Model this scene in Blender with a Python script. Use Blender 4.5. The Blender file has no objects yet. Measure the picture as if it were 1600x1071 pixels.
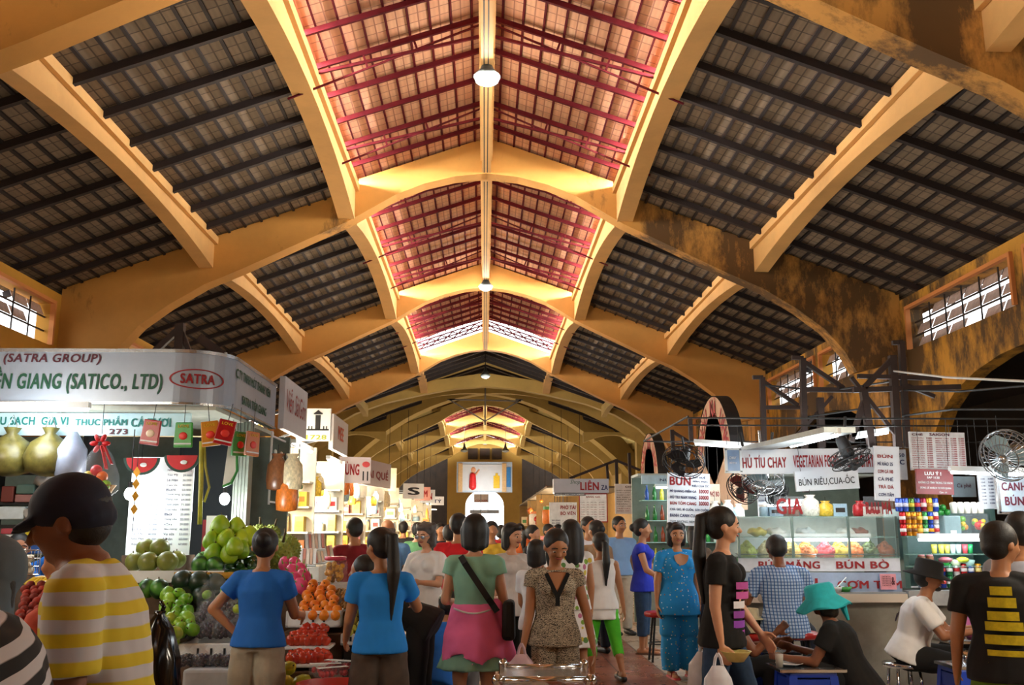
import bpy, math, random
from mathutils import Vector, Matrix, Quaternion
SC = bpy.context.scene
COL = SC.collection
random.seed(7)
R = math.radians
# ---------------------------------------------------------------- camera
FPX = 1487.0
PITCH = math.atan((828 - 535.5) / FPX)
YAW = math.atan((800 - 757) / FPX * math.cos(PITCH))
cam_d = bpy.data.cameras.new('camera'); cam = bpy.data.objects.new('camera', cam_d); COL.objects.link(cam)
cam.location = (0, 0, 1.5)
cam.rotation_euler = (math.pi / 2 + PITCH, 0, -YAW)
cam_d.sensor_width = 36; cam_d.lens = FPX / 1600 * 36; cam_d.clip_start = 0.05; cam_d.clip_end = 400
SC.camera = cam
# ---------------------------------------------------------------- world, exposure
W = bpy.data.worlds.new('sky'); SC.world = W; W.use_nodes = True
bg = W.node_tree.nodes['Background']; bg.inputs[0].default_value = (0.93, 0.97, 1.0, 1); bg.inputs[1].default_value = 3.0
SC.view_settings.view_transform = 'Standard'; SC.view_settings.look = 'None'
SC.view_settings.exposure = 0.38; SC.view_settings.gamma = 1.0; SC.view_settings.use_curve_mapping = False
cy = SC.cycles
cy.use_denoising = True; cy.max_bounces = 6; cy.diffuse_bounces = 3; cy.glossy_bounces = 3; cy.transmission_bounces = 6
cy.transparent_max_bounces = 12; cy.sample_clamp_indirect = 4.0; cy.caustics_reflective = False; cy.caustics_refractive = False
try: cy.use_light_tree = True
except Exception: pass

def lamp(kind, name, loc, energy, color=(1, 1, 1), size=0.1, size_y=None, aim=None, spread=None):
    d = bpy.data.lights.new(name, kind); d.energy = energy; d.color = color
    if kind == 'AREA':
        d.size = size
        if size_y: d.shape = 'RECTANGLE'; d.size_y = size_y
        if spread: d.spread = spread
    elif kind in ('POINT', 'SPOT'): d.shadow_soft_size = size
    o = bpy.data.objects.new(name, d); o.location = loc
    if aim is not None: o.rotation_euler = Vector(aim).to_track_quat('-Z', 'Y').to_euler()
    COL.objects.link(o); return o

FRAME_Y = [0.3, 10.3, 20.0, 30.0, 40.8, 47.0, 59.7, 68.6, 78.0, 87.0]
# daylight entering through the open sides of the roof lantern, one lamp per open bay side
LANTERN_BAYS = [(-9.7, .3), (.3, 10.3), (10.3, 20.0), (20.0, 30.0), (30.0, 40.8), (59.7, 68.6), (68.6, 78.0), (78.0, 87.0)]
for y0, y1 in LANTERN_BAYS:
    for s in (-1, 1):
        lamp('AREA', 'lantern_daylight', (s * 3.1, (y0 + y1) / 2, 8.88), 420 * (y1 - y0), (1, .96, .92), (y1 - y0) - .8, .22, (-s, 0, .05))

# ---------------------------------------------------------------- pixel helpers (1600 x 1071 photograph frame)
_fw = Vector((math.sin(YAW) * math.cos(PITCH), math.cos(YAW) * math.cos(PITCH), math.sin(PITCH)))
_rt = Vector((math.cos(YAW), -math.sin(YAW), 0)); _up = _rt.cross(_fw)
CAM = Vector((0, 0, 1.5))
def at(px, py, Y):
    d = _fw + _rt * ((px - 800) / FPX) + _up * ((535.5 - py) / FPX)
    return CAM + d * (Y / d.y)
def atz(px, py, Z):
    d = _fw + _rt * ((px - 800) / FPX) + _up * ((535.5 - py) / FPX)
    return CAM + d * ((Z - 1.5) / d.z)

# ---------------------------------------------------------------- materials
def lin(h):
    if not isinstance(h, str): return tuple(h)
    h = h.lstrip('#'); v = [int(h[i:i + 2], 16) / 255 for i in (0, 2, 4)]
    return tuple(c / 12.92 if c <= .04045 else ((c + .055) / 1.055) ** 2.4 for c in v)
_M = {}
class NT:
    def __init__(s, m): s.t = m.node_tree; s.n = s.t.nodes; s.bsdf = s.n['Principled BSDF']
    def new(s, typ, **kw):
        n = s.n.new(typ)
        for k, v in kw.items():
            if k in n.inputs.keys(): n.inputs[k].default_value = v
            else: setattr(n, k, v)
        return n
    def link(s, a, b): s.t.links.new(a, b)
    def coord(s, kind='Object', scale=(1, 1, 1), rot=(0, 0, 0)):
        c = s.new('ShaderNodeTexCoord'); m = s.new('ShaderNodeMapping'); s.link(c.outputs[kind], m.inputs[0])
        m.inputs['Scale'].default_value = scale; m.inputs['Rotation'].default_value = rot; return m.outputs[0]
    def ramp(s, fac, stops, interp='LINEAR'):
        r = s.new('ShaderNodeValToRGB'); r.color_ramp.interpolation = interp; s.link(fac, r.inputs[0])
        e = r.color_ramp.elements
        while len(e) < len(stops): e.new(.5)
        for i, (p, c) in enumerate(stops): e[i].position = p; e[i].color = (*lin(c), 1)
        return r.outputs[0]
    def noise(s, vec, scale, detail=4, rough=.6):
        n = s.new('ShaderNodeTexNoise'); s.link(vec, n.inputs['Vector']); n.inputs['Scale'].default_value = scale
        n.inputs['Detail'].default_value = detail; n.inputs['Roughness'].default_value = rough; return n.outputs[0]
    def mix(s, fac, a, b, mode='MIX'):
        m = s.new('ShaderNodeMix', data_type='RGBA', blend_type=mode)
        for sock, v in ((m.inputs[0], fac), (m.inputs[6], a), (m.inputs[7], b)):
            if hasattr(v, 'is_linked') or hasattr(v, 'node'): s.link(v, sock)
            elif isinstance(v, (int, float)): sock.default_value = v
            else: sock.default_value = (*lin(v), 1)
        return m.outputs[2]
    def math(s, op, a, b=0.0):
        m = s.new('ShaderNodeMath', operation=op)
        for sock, v in ((m.inputs[0], a), (m.inputs[1], b)):
            if hasattr(v, 'node'): s.link(v, sock)
            else: sock.default_value = v
        return m.outputs[0]
    def bump(s, h, strength=.3, dist=.01):
        b = s.new('ShaderNodeBump'); b.inputs['Strength'].default_value = strength; b.inputs['Distance'].default_value = dist
        s.link(h, b.inputs['Height']); s.link(b.outputs[0], s.bsdf.inputs['Normal'])
    def base(s, c): s.link(c, s.bsdf.inputs['Base Color'])

def rawmat(name, rough=.6, metal=0.0):
    m = bpy.data.materials.new(name); m.use_nodes = True; b = m.node_tree.nodes['Principled BSDF']
    b.inputs['Roughness'].default_value = rough; b.inputs['Metallic'].default_value = metal
    return m
def mat(c, rough=.6, metal=0.0, var=.12, scale=9.0, bump=0.0, emit=0.0, alpha=1.0, trans=0.0, spec=None):
    """a procedural paint: noise-mottled colour, optional bump, glow or clearness"""
    k = (c, rough, metal, var, scale, bump, emit, alpha, trans, spec)
    if k in _M: return _M[k]
    m = rawmat('paint', rough, metal); t = NT(m); b = t.bsdf; col = lin(c)
    if var > 0:
        f = t.noise(t.coord(), scale, 3)
        lo = tuple(x * (1 - var) for x in col); hi = tuple(min(1, x * (1 + var)) for x in col)
        t.base(t.ramp(f, [(.3, lo), (.7, hi)]))
        if bump: t.bump(t.noise(t.coord(), scale * 4, 3), bump, .01)
    else: b.inputs['Base Color'].default_value = (*col, 1)
    if emit: b.inputs['Emission Color'].default_value = (*col, 1); b.inputs['Emission Strength'].default_value = emit
    if trans: b.inputs['Transmission Weight'].default_value = trans
    if alpha < 1: b.inputs['Alpha'].default_value = alpha
    if spec is not None: b.inputs['Specular IOR Level'].default_value = spec
    _M[k] = m; return m

# ---------------------------------------------------------------- mesh building
class MB:
    """collects shapes, then links them as ONE mesh object"""
    def __init__(s): s.v = []; s.f = []; s.mi = []; s.uv = None; s.k = 0
    def add(s, vs, fs):
        b = len(s.v); s.v.extend([tuple(v) for v in vs])
        for f in fs: s.f.append(tuple(b + i for i in f)); s.mi.append(s.k)
        return s
    def box(s, c, d, rz=0, m=None, taper=1.0):
        hx, hy, hz = d[0] / 2, d[1] / 2, d[2] / 2
        vs = [Vector((x * (taper if z > 0 else 1), y * (taper if z > 0 else 1), z)) for z in (-hz, hz) for x, y in ((-hx, -hy), (hx, -hy), (hx, hy), (-hx, hy))]
        q = m if m is not None else Matrix.Rotation(rz, 3, 'Z')
        c = Vector(c)
        return s.add([q @ v + c for v in vs], [(3, 2, 1, 0), (4, 5, 6, 7), (0, 1, 5, 4), (1, 2, 6, 5), (2, 3, 7, 6), (3, 0, 4, 7)])
    def bar(s, a, b, w, h=None, up=(0, 0, 1)):
        a, b = Vector(a), Vector(b); h = h or w; t = (b - a).normalized(); u = Vector(up)
        if abs(t.dot(u)) > .99: u = Vector((0, 1, 0))
        x = t.cross(u).normalized() * w / 2; y = x.cross(t).normalized() * h / 2
        vs = [p + x * i + y * j for p in (a, b) for i, j in ((-1, -1), (1, -1), (1, 1), (-1, 1))]
        return s.add(vs, [(3, 2, 1, 0), (4, 5, 6, 7), (0, 1, 5, 4), (1, 2, 6, 5), (2, 3, 7, 6), (3, 0, 4, 7)])
    def ring_loft(s, rings, cap=True, closed=False):
        n = len(rings[0]); vs = [v for r in rings for v in r]; fs = []
        m = len(rings)
        for i in range(m - 1 + (1 if closed else 0)):
            a, b = i * n, ((i + 1) % m) * n
            for j in range(n): fs.append((a + j, a + (j + 1) % n, b + (j + 1) % n, b + j))
        if cap and not closed: fs.append(tuple(range(n - 1, -1, -1))); fs.append(tuple((m - 1) * n + j for j in range(n)))
        return s.add(vs, fs)
    def tube(s, pts, r, n=8, cap=True):
        pts = [Vector(p) for p in pts]; rings = []; ref = None
        for i, p in enumerate(pts):
            t = (pts[min(i + 1, len(pts) - 1)] - pts[max(i - 1, 0)]).normalized()
            if ref is None: ref = t.orthogonal().normalized()
            ref = (ref - t * ref.dot(t))
            ref = ref.normalized() if ref.length > 1e-6 else t.orthogonal().normalized()
            y = t.cross(ref); rr = r[i] if isinstance(r, (list, tuple)) else r
            rings.append([p + (ref * math.cos(a) + y * math.sin(a)) * rr for a in [2 * math.pi * j / n for j in range(n)]])
        return s.ring_loft(rings, cap)
    def cyl(s, a, b, r0, r1=None, n=16): return s.tube([a, b], [r0, r0 if r1 is None else r1], n)
    def limb(s, a, b, r0, r1, n=10):
        """a tapered capsule"""
        a, b = Vector(a), Vector(b); t = (b - a).normalized(); L = (b - a).length
        pts = []; rs = []
        for k in (-.98, -.7, -.35, 0): pts.append(a + t * (k * r0)); rs.append(r0 * math.sqrt(max(0.02, 1 - k * k)))
        for k in (.0, .35, .7, .98): pts.append(b + t * (k * r1)); rs.append(r1 * math.sqrt(max(0.02, 1 - k * k)))
        return s.tube(pts, rs, n)
    def ell(s, c, r, q=None, nu=16, nv=10):
        c = Vector(c); r = (r, r, r) if isinstance(r, (int, float)) else r
        vs = [Vector((0, 0, -r[2]))]
        for i in range(1, nv):
            p = -math.pi / 2 + math.pi * i / nv
            for j in range(nu):
                a = 2 * math.pi * j / nu; vs.append(Vector((r[0] * math.cos(p) * math.cos(a), r[1] * math.cos(p) * math.sin(a), r[2] * math.sin(p))))
        vs.append(Vector((0, 0, r[2]))); fs = []
        for j in range(nu): fs.append((0, 1 + (j + 1) % nu, 1 + j))
        for i in range(nv - 2):
            a = 1 + i * nu
            for j in range(nu): fs.append((a + j, a + (j + 1) % nu, a + nu + (j + 1) % nu, a + nu + j))
        L = len(vs) - 1; a = 1 + (nv - 2) * nu
        for j in range(nu): fs.append((L, a + j, a + (j + 1) % nu))
        if q is not None: vs = [q @ v for v in vs]
        return s.add([v + c for v in vs], fs)
    def lathe(s, prof, c=(0, 0, 0), n=24, q=None):
        c = Vector(c); rings = []
        for r, z in prof:
            ring = [Vector((max(r, 1e-4) * math.cos(2 * math.pi * j / n), max(r, 1e-4) * math.sin(2 * math.pi * j / n), z)) for j in range(n)]
            if q is not None: ring = [q @ v for v in ring]
            rings.append([v + c for v in ring])
        return s.ring_loft(rings, True)
    def prism(s, poly, f0, f1):
        """poly of 2-D points mapped by f0 (near face) and f1 (far face) to 3-D"""
        n = len(poly); vs = [f0(*p) for p in poly] + [f1(*p) for p in poly]
        fs = [tuple(range(n)), tuple(range(2 * n - 1, n - 1, -1))]
        for i in range(n): fs.append((i, n + i, n + (i + 1) % n, (i + 1) % n))
        return s.add(vs, fs)
    def quad(s, a, b, c, d): return s.add([a, b, c, d], [(0, 1, 2, 3)])
    def build(s, name, m, parent=None, smooth=False, loc=None, bevel=0.0, uv=None, auto=None):
        me = bpy.data.meshes.new(name); me.from_pydata(s.v, [], s.f)
        for x in (m if isinstance(m, (list, tuple)) else [m]): me.materials.append(x)
        if len(me.materials) > 1: me.polygons.foreach_set('material_index', s.mi)
        if smooth: me.polygons.foreach_set('use_smooth', [True] * len(s.f))
        if uv:
            l = me.uv_layers.new(name='uv')
            for lp in me.loops: l.data[lp.index].uv = uv(me.vertices[lp.vertex_index].co)
        me.validate(); me.update()
        o = bpy.data.objects.new(name, me); COL.objects.link(o)
        if parent is not None: o.parent = parent
        if loc is not None: o.location = loc
        if bevel:
            b = o.modifiers.new('b', 'BEVEL'); b.width = bevel; b.segments = 2; b.limit_method = 'ANGLE'
        if smooth and auto:
            try:
                me.set_sharp_from_angle(angle=R(auto))
            except Exception: pass
        return o

def thing(name, label, cat, loc=(0, 0, 0), rz=0.0, group=None):
    o = bpy.data.objects.new(name, None); COL.objects.link(o); o.location = loc; o.rotation_euler = (0, 0, rz)
    o.empty_display_size = .1
    return tag(o, label, cat, group)
def tag(o, label, cat, group=None, kind=None):
    o['label'] = label; o['category'] = cat
    if group: o['group'] = group
    if kind: o['kind'] = kind
    return o
def struct(o, label=None, cat='structure'):
    o['kind'] = 'structure'
    if label: o['label'] = label; o['category'] = cat
    return o
def dup(o, loc=None, rz=None, label=None, group=None, scale=None, rot=None):
    c = o.copy(); COL.objects.link(c)
    if loc is not None: c.location = loc
    if rot is not None: c.rotation_euler = rot
    elif rz is not None: c.rotation_euler = (0, 0, rz)
    if scale is not None: c.scale = scale if not isinstance(scale, (int, float)) else (scale,) * 3
    if label: c['label'] = label
    if group: c['group'] = group
    for ch in list(o.children):
        d = ch.copy(); COL.objects.link(d); d.parent = c
        for g in list(ch.children):
            e = g.copy(); COL.objects.link(e); e.parent = d
    return c

# ---------------------------------------------------------------- lettering
import unicodedata
_TX = {}; _RAW = {}
def raw_glyph(s):
    if s not in _RAW:
        cu = bpy.data.curves.new('t', 'FONT'); cu.body = s; cu.resolution_u = 3; cu.fill_mode = 'FRONT'
        o = bpy.data.objects.new('t', cu); COL.objects.link(o)
        dg = bpy.context.evaluated_depsgraph_get(); me = bpy.data.meshes.new_from_object(o.evaluated_get(dg))
        _RAW[s] = ([(v.co.x, v.co.y) for v in me.vertices], [tuple(p.vertices) for p in me.polygons])
        bpy.data.objects.remove(o); bpy.data.curves.remove(cu); bpy.data.meshes.remove(me)
    return _RAW[s]
def advance(c): return max(v[0] for v in raw_glyph(c + 'I')[0]) - max(v[0] for v in raw_glyph('I')[0])
def strokes(pts, w):
    out = []
    for (x0, y0), (x1, y1) in zip(pts[:-1], pts[1:]):
        L = math.hypot(x1 - x0, y1 - y0) or 1; nx, ny = -(y1 - y0) / L * w / 2, (x1 - x0) / L * w / 2
        out.append([(x0 + nx, y0 + ny), (x0 - nx, y0 - ny), (x1 - nx, y1 - ny), (x1 + nx, y1 + ny)])
    return out
def glyphs(s, bold=0.0, shear=0.0):
    """letters with their Vietnamese marks drawn as strokes; heavier lettering overlays shifted copies"""
    k = (s, bold, shear)
    if k in _TX: return _TX[k]
    vs, fs, ly = [], [], []; x = 0.0; bd = min(bold, .045) * .75; w = .065 + bd * 1.2
    def poly(q, k): fs.append(tuple(range(len(vs), len(vs) + len(q)))); vs.extend(q); ly.extend([k] * len(q))
    for c in s:
        if c == ' ': x += .3; continue
        if c in '\u0110\u0111': base, marks = ('D' if c == '\u0110' else 'd'), ['bar']
        else: d = unicodedata.normalize('NFD', c); base, marks = d[0], list(d[1:])
        gv, gf = raw_glyph(base); adv = advance(base)
        if gv:
            for nl, (dx, dy) in enumerate([(0, 0)] if bd < .004 else [(-bd, -bd * .6), (bd, -bd * .6), (-bd, bd * .6), (bd, bd * .6)]):
                o = len(vs); vs.extend((x + p[0] + dx, p[1] + dy) for p in gv); ly.extend([nl] * len(gv)); fs.extend(tuple(o + i for i in f) for f in gf)
            l, r = min(p[0] for p in gv) + x, max(p[0] for p in gv) + x; t = max(p[1] for p in gv); m = (l + r) / 2; y = t + .06
            for q in marks:
                if q == '\u0302': ps = [(m - .13, y), (m, y + .11), (m + .13, y)]
                elif q == '\u0306': ps = [(m - .12, y + .1), (m - .06, y + .02), (m + .06, y + .02), (m + .12, y + .1)]
                elif q == '\u0301': ps = [(m - .03, y), (m + .09, y + .13)]
                elif q == '\u0300': ps = [(m + .03, y), (m - .09, y + .13)]
                elif q == '\u0309': ps = [(m - .05, y + .14), (m + .05, y + .13), (m + .05, y + .07), (m, y + .05), (m, y)]
                elif q == '\u0303': ps = [(m - .13, y + .03), (m - .05, y + .09), (m + .05, y + .03), (m + .13, y + .09)]
                elif q == '\u0323': ps = [(m - .04, -.14), (m + .04, -.14)]
                elif q == '\u031b': ps = [(r - .08, t - .06), (r + .04, t - .02), (r + .07, t + .08)]
                elif q == 'bar': ps = [(l - .06, t * .5), (l + .18, t * .5)]
                else: continue
                for j, z in enumerate(strokes(ps, w if q != '\u0323' else .08)): poly(z, 4 + j)
                if q in '\u0302\u0306' and len(marks) > 1: y += .15
        x += adv + bd * 1.5
    if vs:
        vs = [(a + shear * b_, b_) for a, b_ in vs]
        x0, x1 = min(v[0] for v in vs), max(v[0] for v in vs); y0, y1 = min(v[1] for v in vs), max(v[1] for v in vs)
        vs = [((a - x0) / max(x1 - x0, 1e-6), (b_ - y0) / max(y1 - y0, 1e-6)) for a, b_ in vs]
    _TX[k] = (vs, fs, ly); return _TX[k]
def lettering(parent, lines, fn, name='lettering'):
    """lines: (text, x0, y0, w, h, material[, bold[, shear]]) in the board's own plane; fn maps plane (x, y) to 3-D.  One mesh per colour."""
    for ln in lines:
        vs, fs, ly = glyphs(ln[0], ln[6] if len(ln) > 6 else .03, ln[7] if len(ln) > 7 else 0)
        if not vs: continue
        def P(x, y): return Vector(fn(ln[1] + x * ln[3], ln[2] + y * ln[4]))
        pts = []
        for (x, y), k in zip(vs, ly):                        # overlaid copies lie a hair apart so that they never coincide
            p = P(x, y); n = (P(x + .01, y) - p).cross(P(x, y + .01) - p); pts.append(p + n.normalized() * .0007 * k if n.length > 1e-12 else p)
        MB().add(pts, fs).build(name, ln[5], parent)
# ================================================================ materials of the hall
def plaster(name, col, soot=0.0, warm='#b9812a'):
    m = rawmat(name, .75); t = NT(m); v = t.coord()
    n1 = t.noise(v, .55, 6, .65); n2 = t.noise(v, 3.5, 5, .7)
    c = t.ramp(n1, [(.3, tuple(x * .78 for x in lin(col))), (.55, lin(col)), (.75, tuple(min(1, x * 1.12) for x in lin(col)))])
    c = t.mix(t.math('MULTIPLY', n2, .35), c, tuple(x * .7 for x in lin(col)))
    if soot:
        st = t.noise(t.coord(scale=(1, 1, .45)), .8, 7, .72)
        sx = t.new('ShaderNodeSeparateXYZ'); t.link(t.coord(), sx.inputs[0])
        side = t.new('ShaderNodeMapRange'); t.link(sx.outputs[0], side.inputs[0])
        for i, x in enumerate((1.5, 4.5, 0.0, .17)): side.inputs[1 + i].default_value = x
        f = t.ramp(t.math('ADD', st, side.outputs[0]), [(.60, (0, 0, 0)), (.72, (soot, soot, soot))])
        c = t.mix(f, c, (.03, .016, .006))
    t.base(c); t.bump(n2, .15, .02); return m
M_BEAM = plaster('ochre_plaster', '#cf9444', .85)
M_BEAM2 = plaster('clean_ochre_plaster', '#d5984a', .0)
M_GIRD = plaster('pale_ochre_plaster', '#e0ac66', .0)
M_WALL = plaster('stained_ochre_wall', '#c98f2c', .9)
M_DOME = plaster('greenish_ochre_plaster', '#c9a85c')
M_RAFT = mat('#241917', .7); M_RED = mat('#4c0a12', .8, bump=.1, spec=.15)
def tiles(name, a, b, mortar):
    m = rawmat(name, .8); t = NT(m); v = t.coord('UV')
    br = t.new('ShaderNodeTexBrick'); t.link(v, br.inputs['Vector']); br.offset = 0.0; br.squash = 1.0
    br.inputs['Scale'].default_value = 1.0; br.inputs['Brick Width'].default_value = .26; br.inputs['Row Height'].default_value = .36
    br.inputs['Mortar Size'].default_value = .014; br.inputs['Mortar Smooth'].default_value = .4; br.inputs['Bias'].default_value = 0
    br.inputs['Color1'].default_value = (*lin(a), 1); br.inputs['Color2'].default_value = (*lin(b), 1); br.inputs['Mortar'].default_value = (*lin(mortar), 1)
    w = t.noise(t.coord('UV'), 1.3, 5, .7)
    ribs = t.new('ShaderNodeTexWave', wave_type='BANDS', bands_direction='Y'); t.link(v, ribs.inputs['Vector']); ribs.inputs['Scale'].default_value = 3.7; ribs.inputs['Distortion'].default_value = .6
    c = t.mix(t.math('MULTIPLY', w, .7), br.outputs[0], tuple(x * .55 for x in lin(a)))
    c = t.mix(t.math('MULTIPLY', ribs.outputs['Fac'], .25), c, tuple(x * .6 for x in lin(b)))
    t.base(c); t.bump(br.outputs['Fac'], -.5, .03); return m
M_TILE = tiles('grey_brown_clay_tiles', '#97826a', '#786652', '#2b2420')  # main roof tiles, a darker and greyer brown than the lantern tiles
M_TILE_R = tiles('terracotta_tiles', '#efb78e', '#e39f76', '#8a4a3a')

# ================================================================ floor
def floor_material():
    m = rawmat('market_floor_tiles', .32); t = NT(m); v = t.coord('Object')
    br = t.new('ShaderNodeTexBrick'); t.link(v, br.inputs['Vector']); br.offset = 0
    for k, x in (('Scale', 1.0), ('Brick Width', .48), ('Row Height', .48), ('Mortar Size', .008), ('Mortar Smooth', .2)): br.inputs[k].default_value = x
    br.inputs['Color1'].default_value = (*lin('#c2ad98'), 1); br.inputs['Color2'].default_value = (*lin('#ac9a86'), 1); br.inputs['Mortar'].default_value = (*lin('#3b2e26'), 1)
    b2 = t.new('ShaderNodeTexBrick'); t.link(v, b2.inputs['Vector']); b2.offset = 0
    for k, x in (('Scale', 1.0), ('Brick Width', .48), ('Row Height', .48), ('Mortar Size', .008), ('Mortar Smooth', .2)): b2.inputs[k].default_value = x
    b2.inputs['Color1'].default_value = (*lin('#945a42'), 1); b2.inputs['Color2'].default_value = (*lin('#824c38'), 1); b2.inputs['Mortar'].default_value = (*lin('#2a1b16'), 1)
    sx = t.new('ShaderNodeSeparateXYZ'); t.link(v, sx.inputs[0])
    inb = t.math('MULTIPLY', t.math('GREATER_THAN', sx.outputs[0], .48), t.math('LESS_THAN', sx.outputs[0], 1.92))
    c = t.mix(inb, br.outputs[0], b2.outputs[0])
    n = t.noise(t.coord(), 1.6, 5, .7)
    c = t.mix(t.math('MULTIPLY', n, .3), c, lin('#4a3c31')); t.base(c)
    t.link(t.ramp(n, [(.3, (.18, .18, .18)), (.7, (.42, .42, .42))]), t.bsdf.inputs['Roughness']); return m
struct(MB().box((0, 42, -.05), (48, 110, .1)).build('floor', floor_material()))

# ================================================================ concrete roof frames
TOP = [(0, 10.02), (2.78, 9.02), (2.8, 8.78), (3.0, 8.74), (8.95, 6.5)]
SOF = [(8.95, 5.05), (8.55, 4.95), (7.91, 4.8), (7.69, 5.23), (7.29, 5.72), (6.72, 6.16), (5.98, 6.62), (5.2, 6.97), (4.08, 7.52), (2.99, 8.05), (1.97, 8.67), (1.35, 8.93), (.7, 9.1), (0, 9.18)]
def frame(name, y, top, sof, th, m, pil=True):
    half = top + sof
    poly = half + [(-x, z) for x, z in reversed(half[1:-1])]
    b = MB().prism(poly, lambda x, z: (x, y - th / 2, z), lambda x, z: (x, y + th / 2, z))
    if pil:
        for s in (-1, 1): b.box((s * 8.72, y, 2.55), (.5, .75, 5.1))
    return struct(b.build(name, m))
for i, y in enumerate(FRAME_Y):
    if i == 5: continue
    frame('roof_frame', y, TOP, SOF, .42, M_BEAM if i < 3 else (M_BEAM2 if i < 5 else M_DOME))
# the lower arch at the near side of the crossing
TOP4 = [(0, 9.15), (2.9, 8.72), (8.95, 7.3)]
SOF4 = [(8.95, 4.5), (8.4, 5.6), (7.6, 6.4), (6.4, 7.1), (5.0, 7.62), (3.0, 8.08), (1.5, 8.36), (0, 8.47)]
frame('roof_frame', 47.0, TOP4, SOF4, .5, M_DOME)

# ================================================================ girders along the hall
def girder(name, x0, x1, y0, y1, ztop, zend, rise, m, s, lip=None):
    """a beam along Y with an arched underside, and a projecting top flange"""
    N = 10; ys = [y0 + (y1 - y0) * i / N for i in range(N + 1)]
    zb = [zend + rise * (1 - (2 * i / N - 1) ** 2) for i in range(N + 1)]
    poly = [(ys[0], ztop), *[(y, z) for y, z in zip(ys, zb)], (ys[-1], ztop)]
    b = MB().prism(poly, lambda y, z: (s * x0, y, z), lambda y, z: (s * x1, y, z))
    if lip: b.box((s * (x0 + x1) / 2, (y0 + y1) / 2, lip), (abs(x1 - x0) + .16, y1 - y0, .16))
    return struct(b.build(name, m))
spans = [(-9.7, .3), (.3, 10.3), (10.3, 20.0), (20.0, 30.0), (30.0, 40.8), (40.8, 47), (59.7, 68.6), (68.6, 78.0), (78.0, 87.0)]
for y0, y1 in spans:
    far = y0 > 50
    for s in (-1, 1):
        girder('roof_girder', 2.85, 3.2, y0 + .2, y1 - .2, 8.78, 8.1, .42, M_GIRD if not far else M_DOME, s, 8.82 if y0 < 40 or far else None)
        if y0 < 40 or far: girder('roof_girder', 5.82, 6.12, y0 + .2, y1 - .2, 7.68, 6.98, .3, M_GIRD if not far else M_DOME, s, 7.58)
        else: girder('roof_girder', 5.75, 6.0, y0 + .2, y1 - .2, 7.5, 6.95, .2, M_DOME, s)
    if y0 < 40:
        b = MB(); b.box((0, (y0 + y1) / 2, 9.62), (.2, y1 - y0 - .42, .86)); b.box((0, (y0 + y1) / 2, 9.72), (.27, y1 - y0 - .42, .5))
        rb_o = struct(b.build('ridge_beam', M_GIRD)); b = MB()
        for x in (-.05, .02): b.bar((x, y0 + .3, 9.17), (x, y1 - .3, 9.17), .02)
        b.build('conduit', M_RAFT, rb_o)['kind'] = 'structure'
    elif far:
        struct(MB().box((0, (y0 + y1) / 2, 9.72), (.24, y1 - y0 - .42, .6)).build('ridge_beam', M_DOME))

# ================================================================ tiled roofs: tile deck, rafters, battens
def sloped(y0, y1, p0, p1, s, mt, mr, nraft, rw, rh, bw, truss=0, step=.36):
    """roof slope between upper edge p0=(x,z) and lower edge p1=(x,z) on side s"""
    dx, dz = p1[0] - p0[0], p1[1] - p0[1]; L = math.hypot(dx, dz); ux, uz = dx / L, dz / L; nx, nz = uz, -ux   # n points down into the hall
    if nz > 0: nx, nz = -nx, -nz
    def P(y, t, d=0.0): return Vector((s * (p0[0] + ux * t + nx * d), y, p0[1] + uz * t + nz * d))
    b = MB(); n = max(2, int(L / .54)); k = max(2, int((y1 - y0) / 1.04))
    b.add([P(y0 + (y1 - y0) * i / k, L * j / n, 0) for i in range(k + 1) for j in range(n + 1)], [(i * (n + 1) + j, i * (n + 1) + j + 1, (i + 1) * (n + 1) + j + 1, (i + 1) * (n + 1) + j) for i in range(k) for j in range(n)])
    m0 = len(b.v); b.add([P(y0, 0, -.06), P(y1, 0, -.06), P(y1, L, -.06), P(y0, L, -.06)], [(0, 1, 2, 3)])
    deck = struct(b.build('ceiling', mt, uv=lambda c: (c.y, math.hypot(abs(c.x) - p0[0], c.z - p0[1]))))
    g = MB(); t = step * .5
    while t < L - .03:
        g.bar(P(y0, t, .03), P(y1, t, .03), bw, .05, (nx * s, 0, nz)); t += step
    g.build('batten_grid', mr, deck)['kind'] = 'structure'
    first = None
    for i in range(1, nraft):
        y = y0 + (y1 - y0) * i / nraft
        if first is None:
            r = MB().bar(P(0, 0, .1), P(0, L, .1), rw, rh, (nx * s, 0, nz)); first = r.build('rafter', mr, deck, loc=(0, y, 0)); o = first
        else:
            o = first.copy(); COL.objects.link(o); o.location = (0, y, 0)
        o['kind'] = 'structure'
        if truss and i % truss == 1:
            w = MB(); w.bar(P(y, 0, .42), P(y, L, .16), .045, .05); w.bar(P(y, 0, .2), P(y, L, .5), .03, .03)
            for q in (.35, .6): w.bar(P(y, L * q, .1), P(y, L * q, .36), .035)
            w.build('tie_truss', mr, deck)['kind'] = 'structure'
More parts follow.
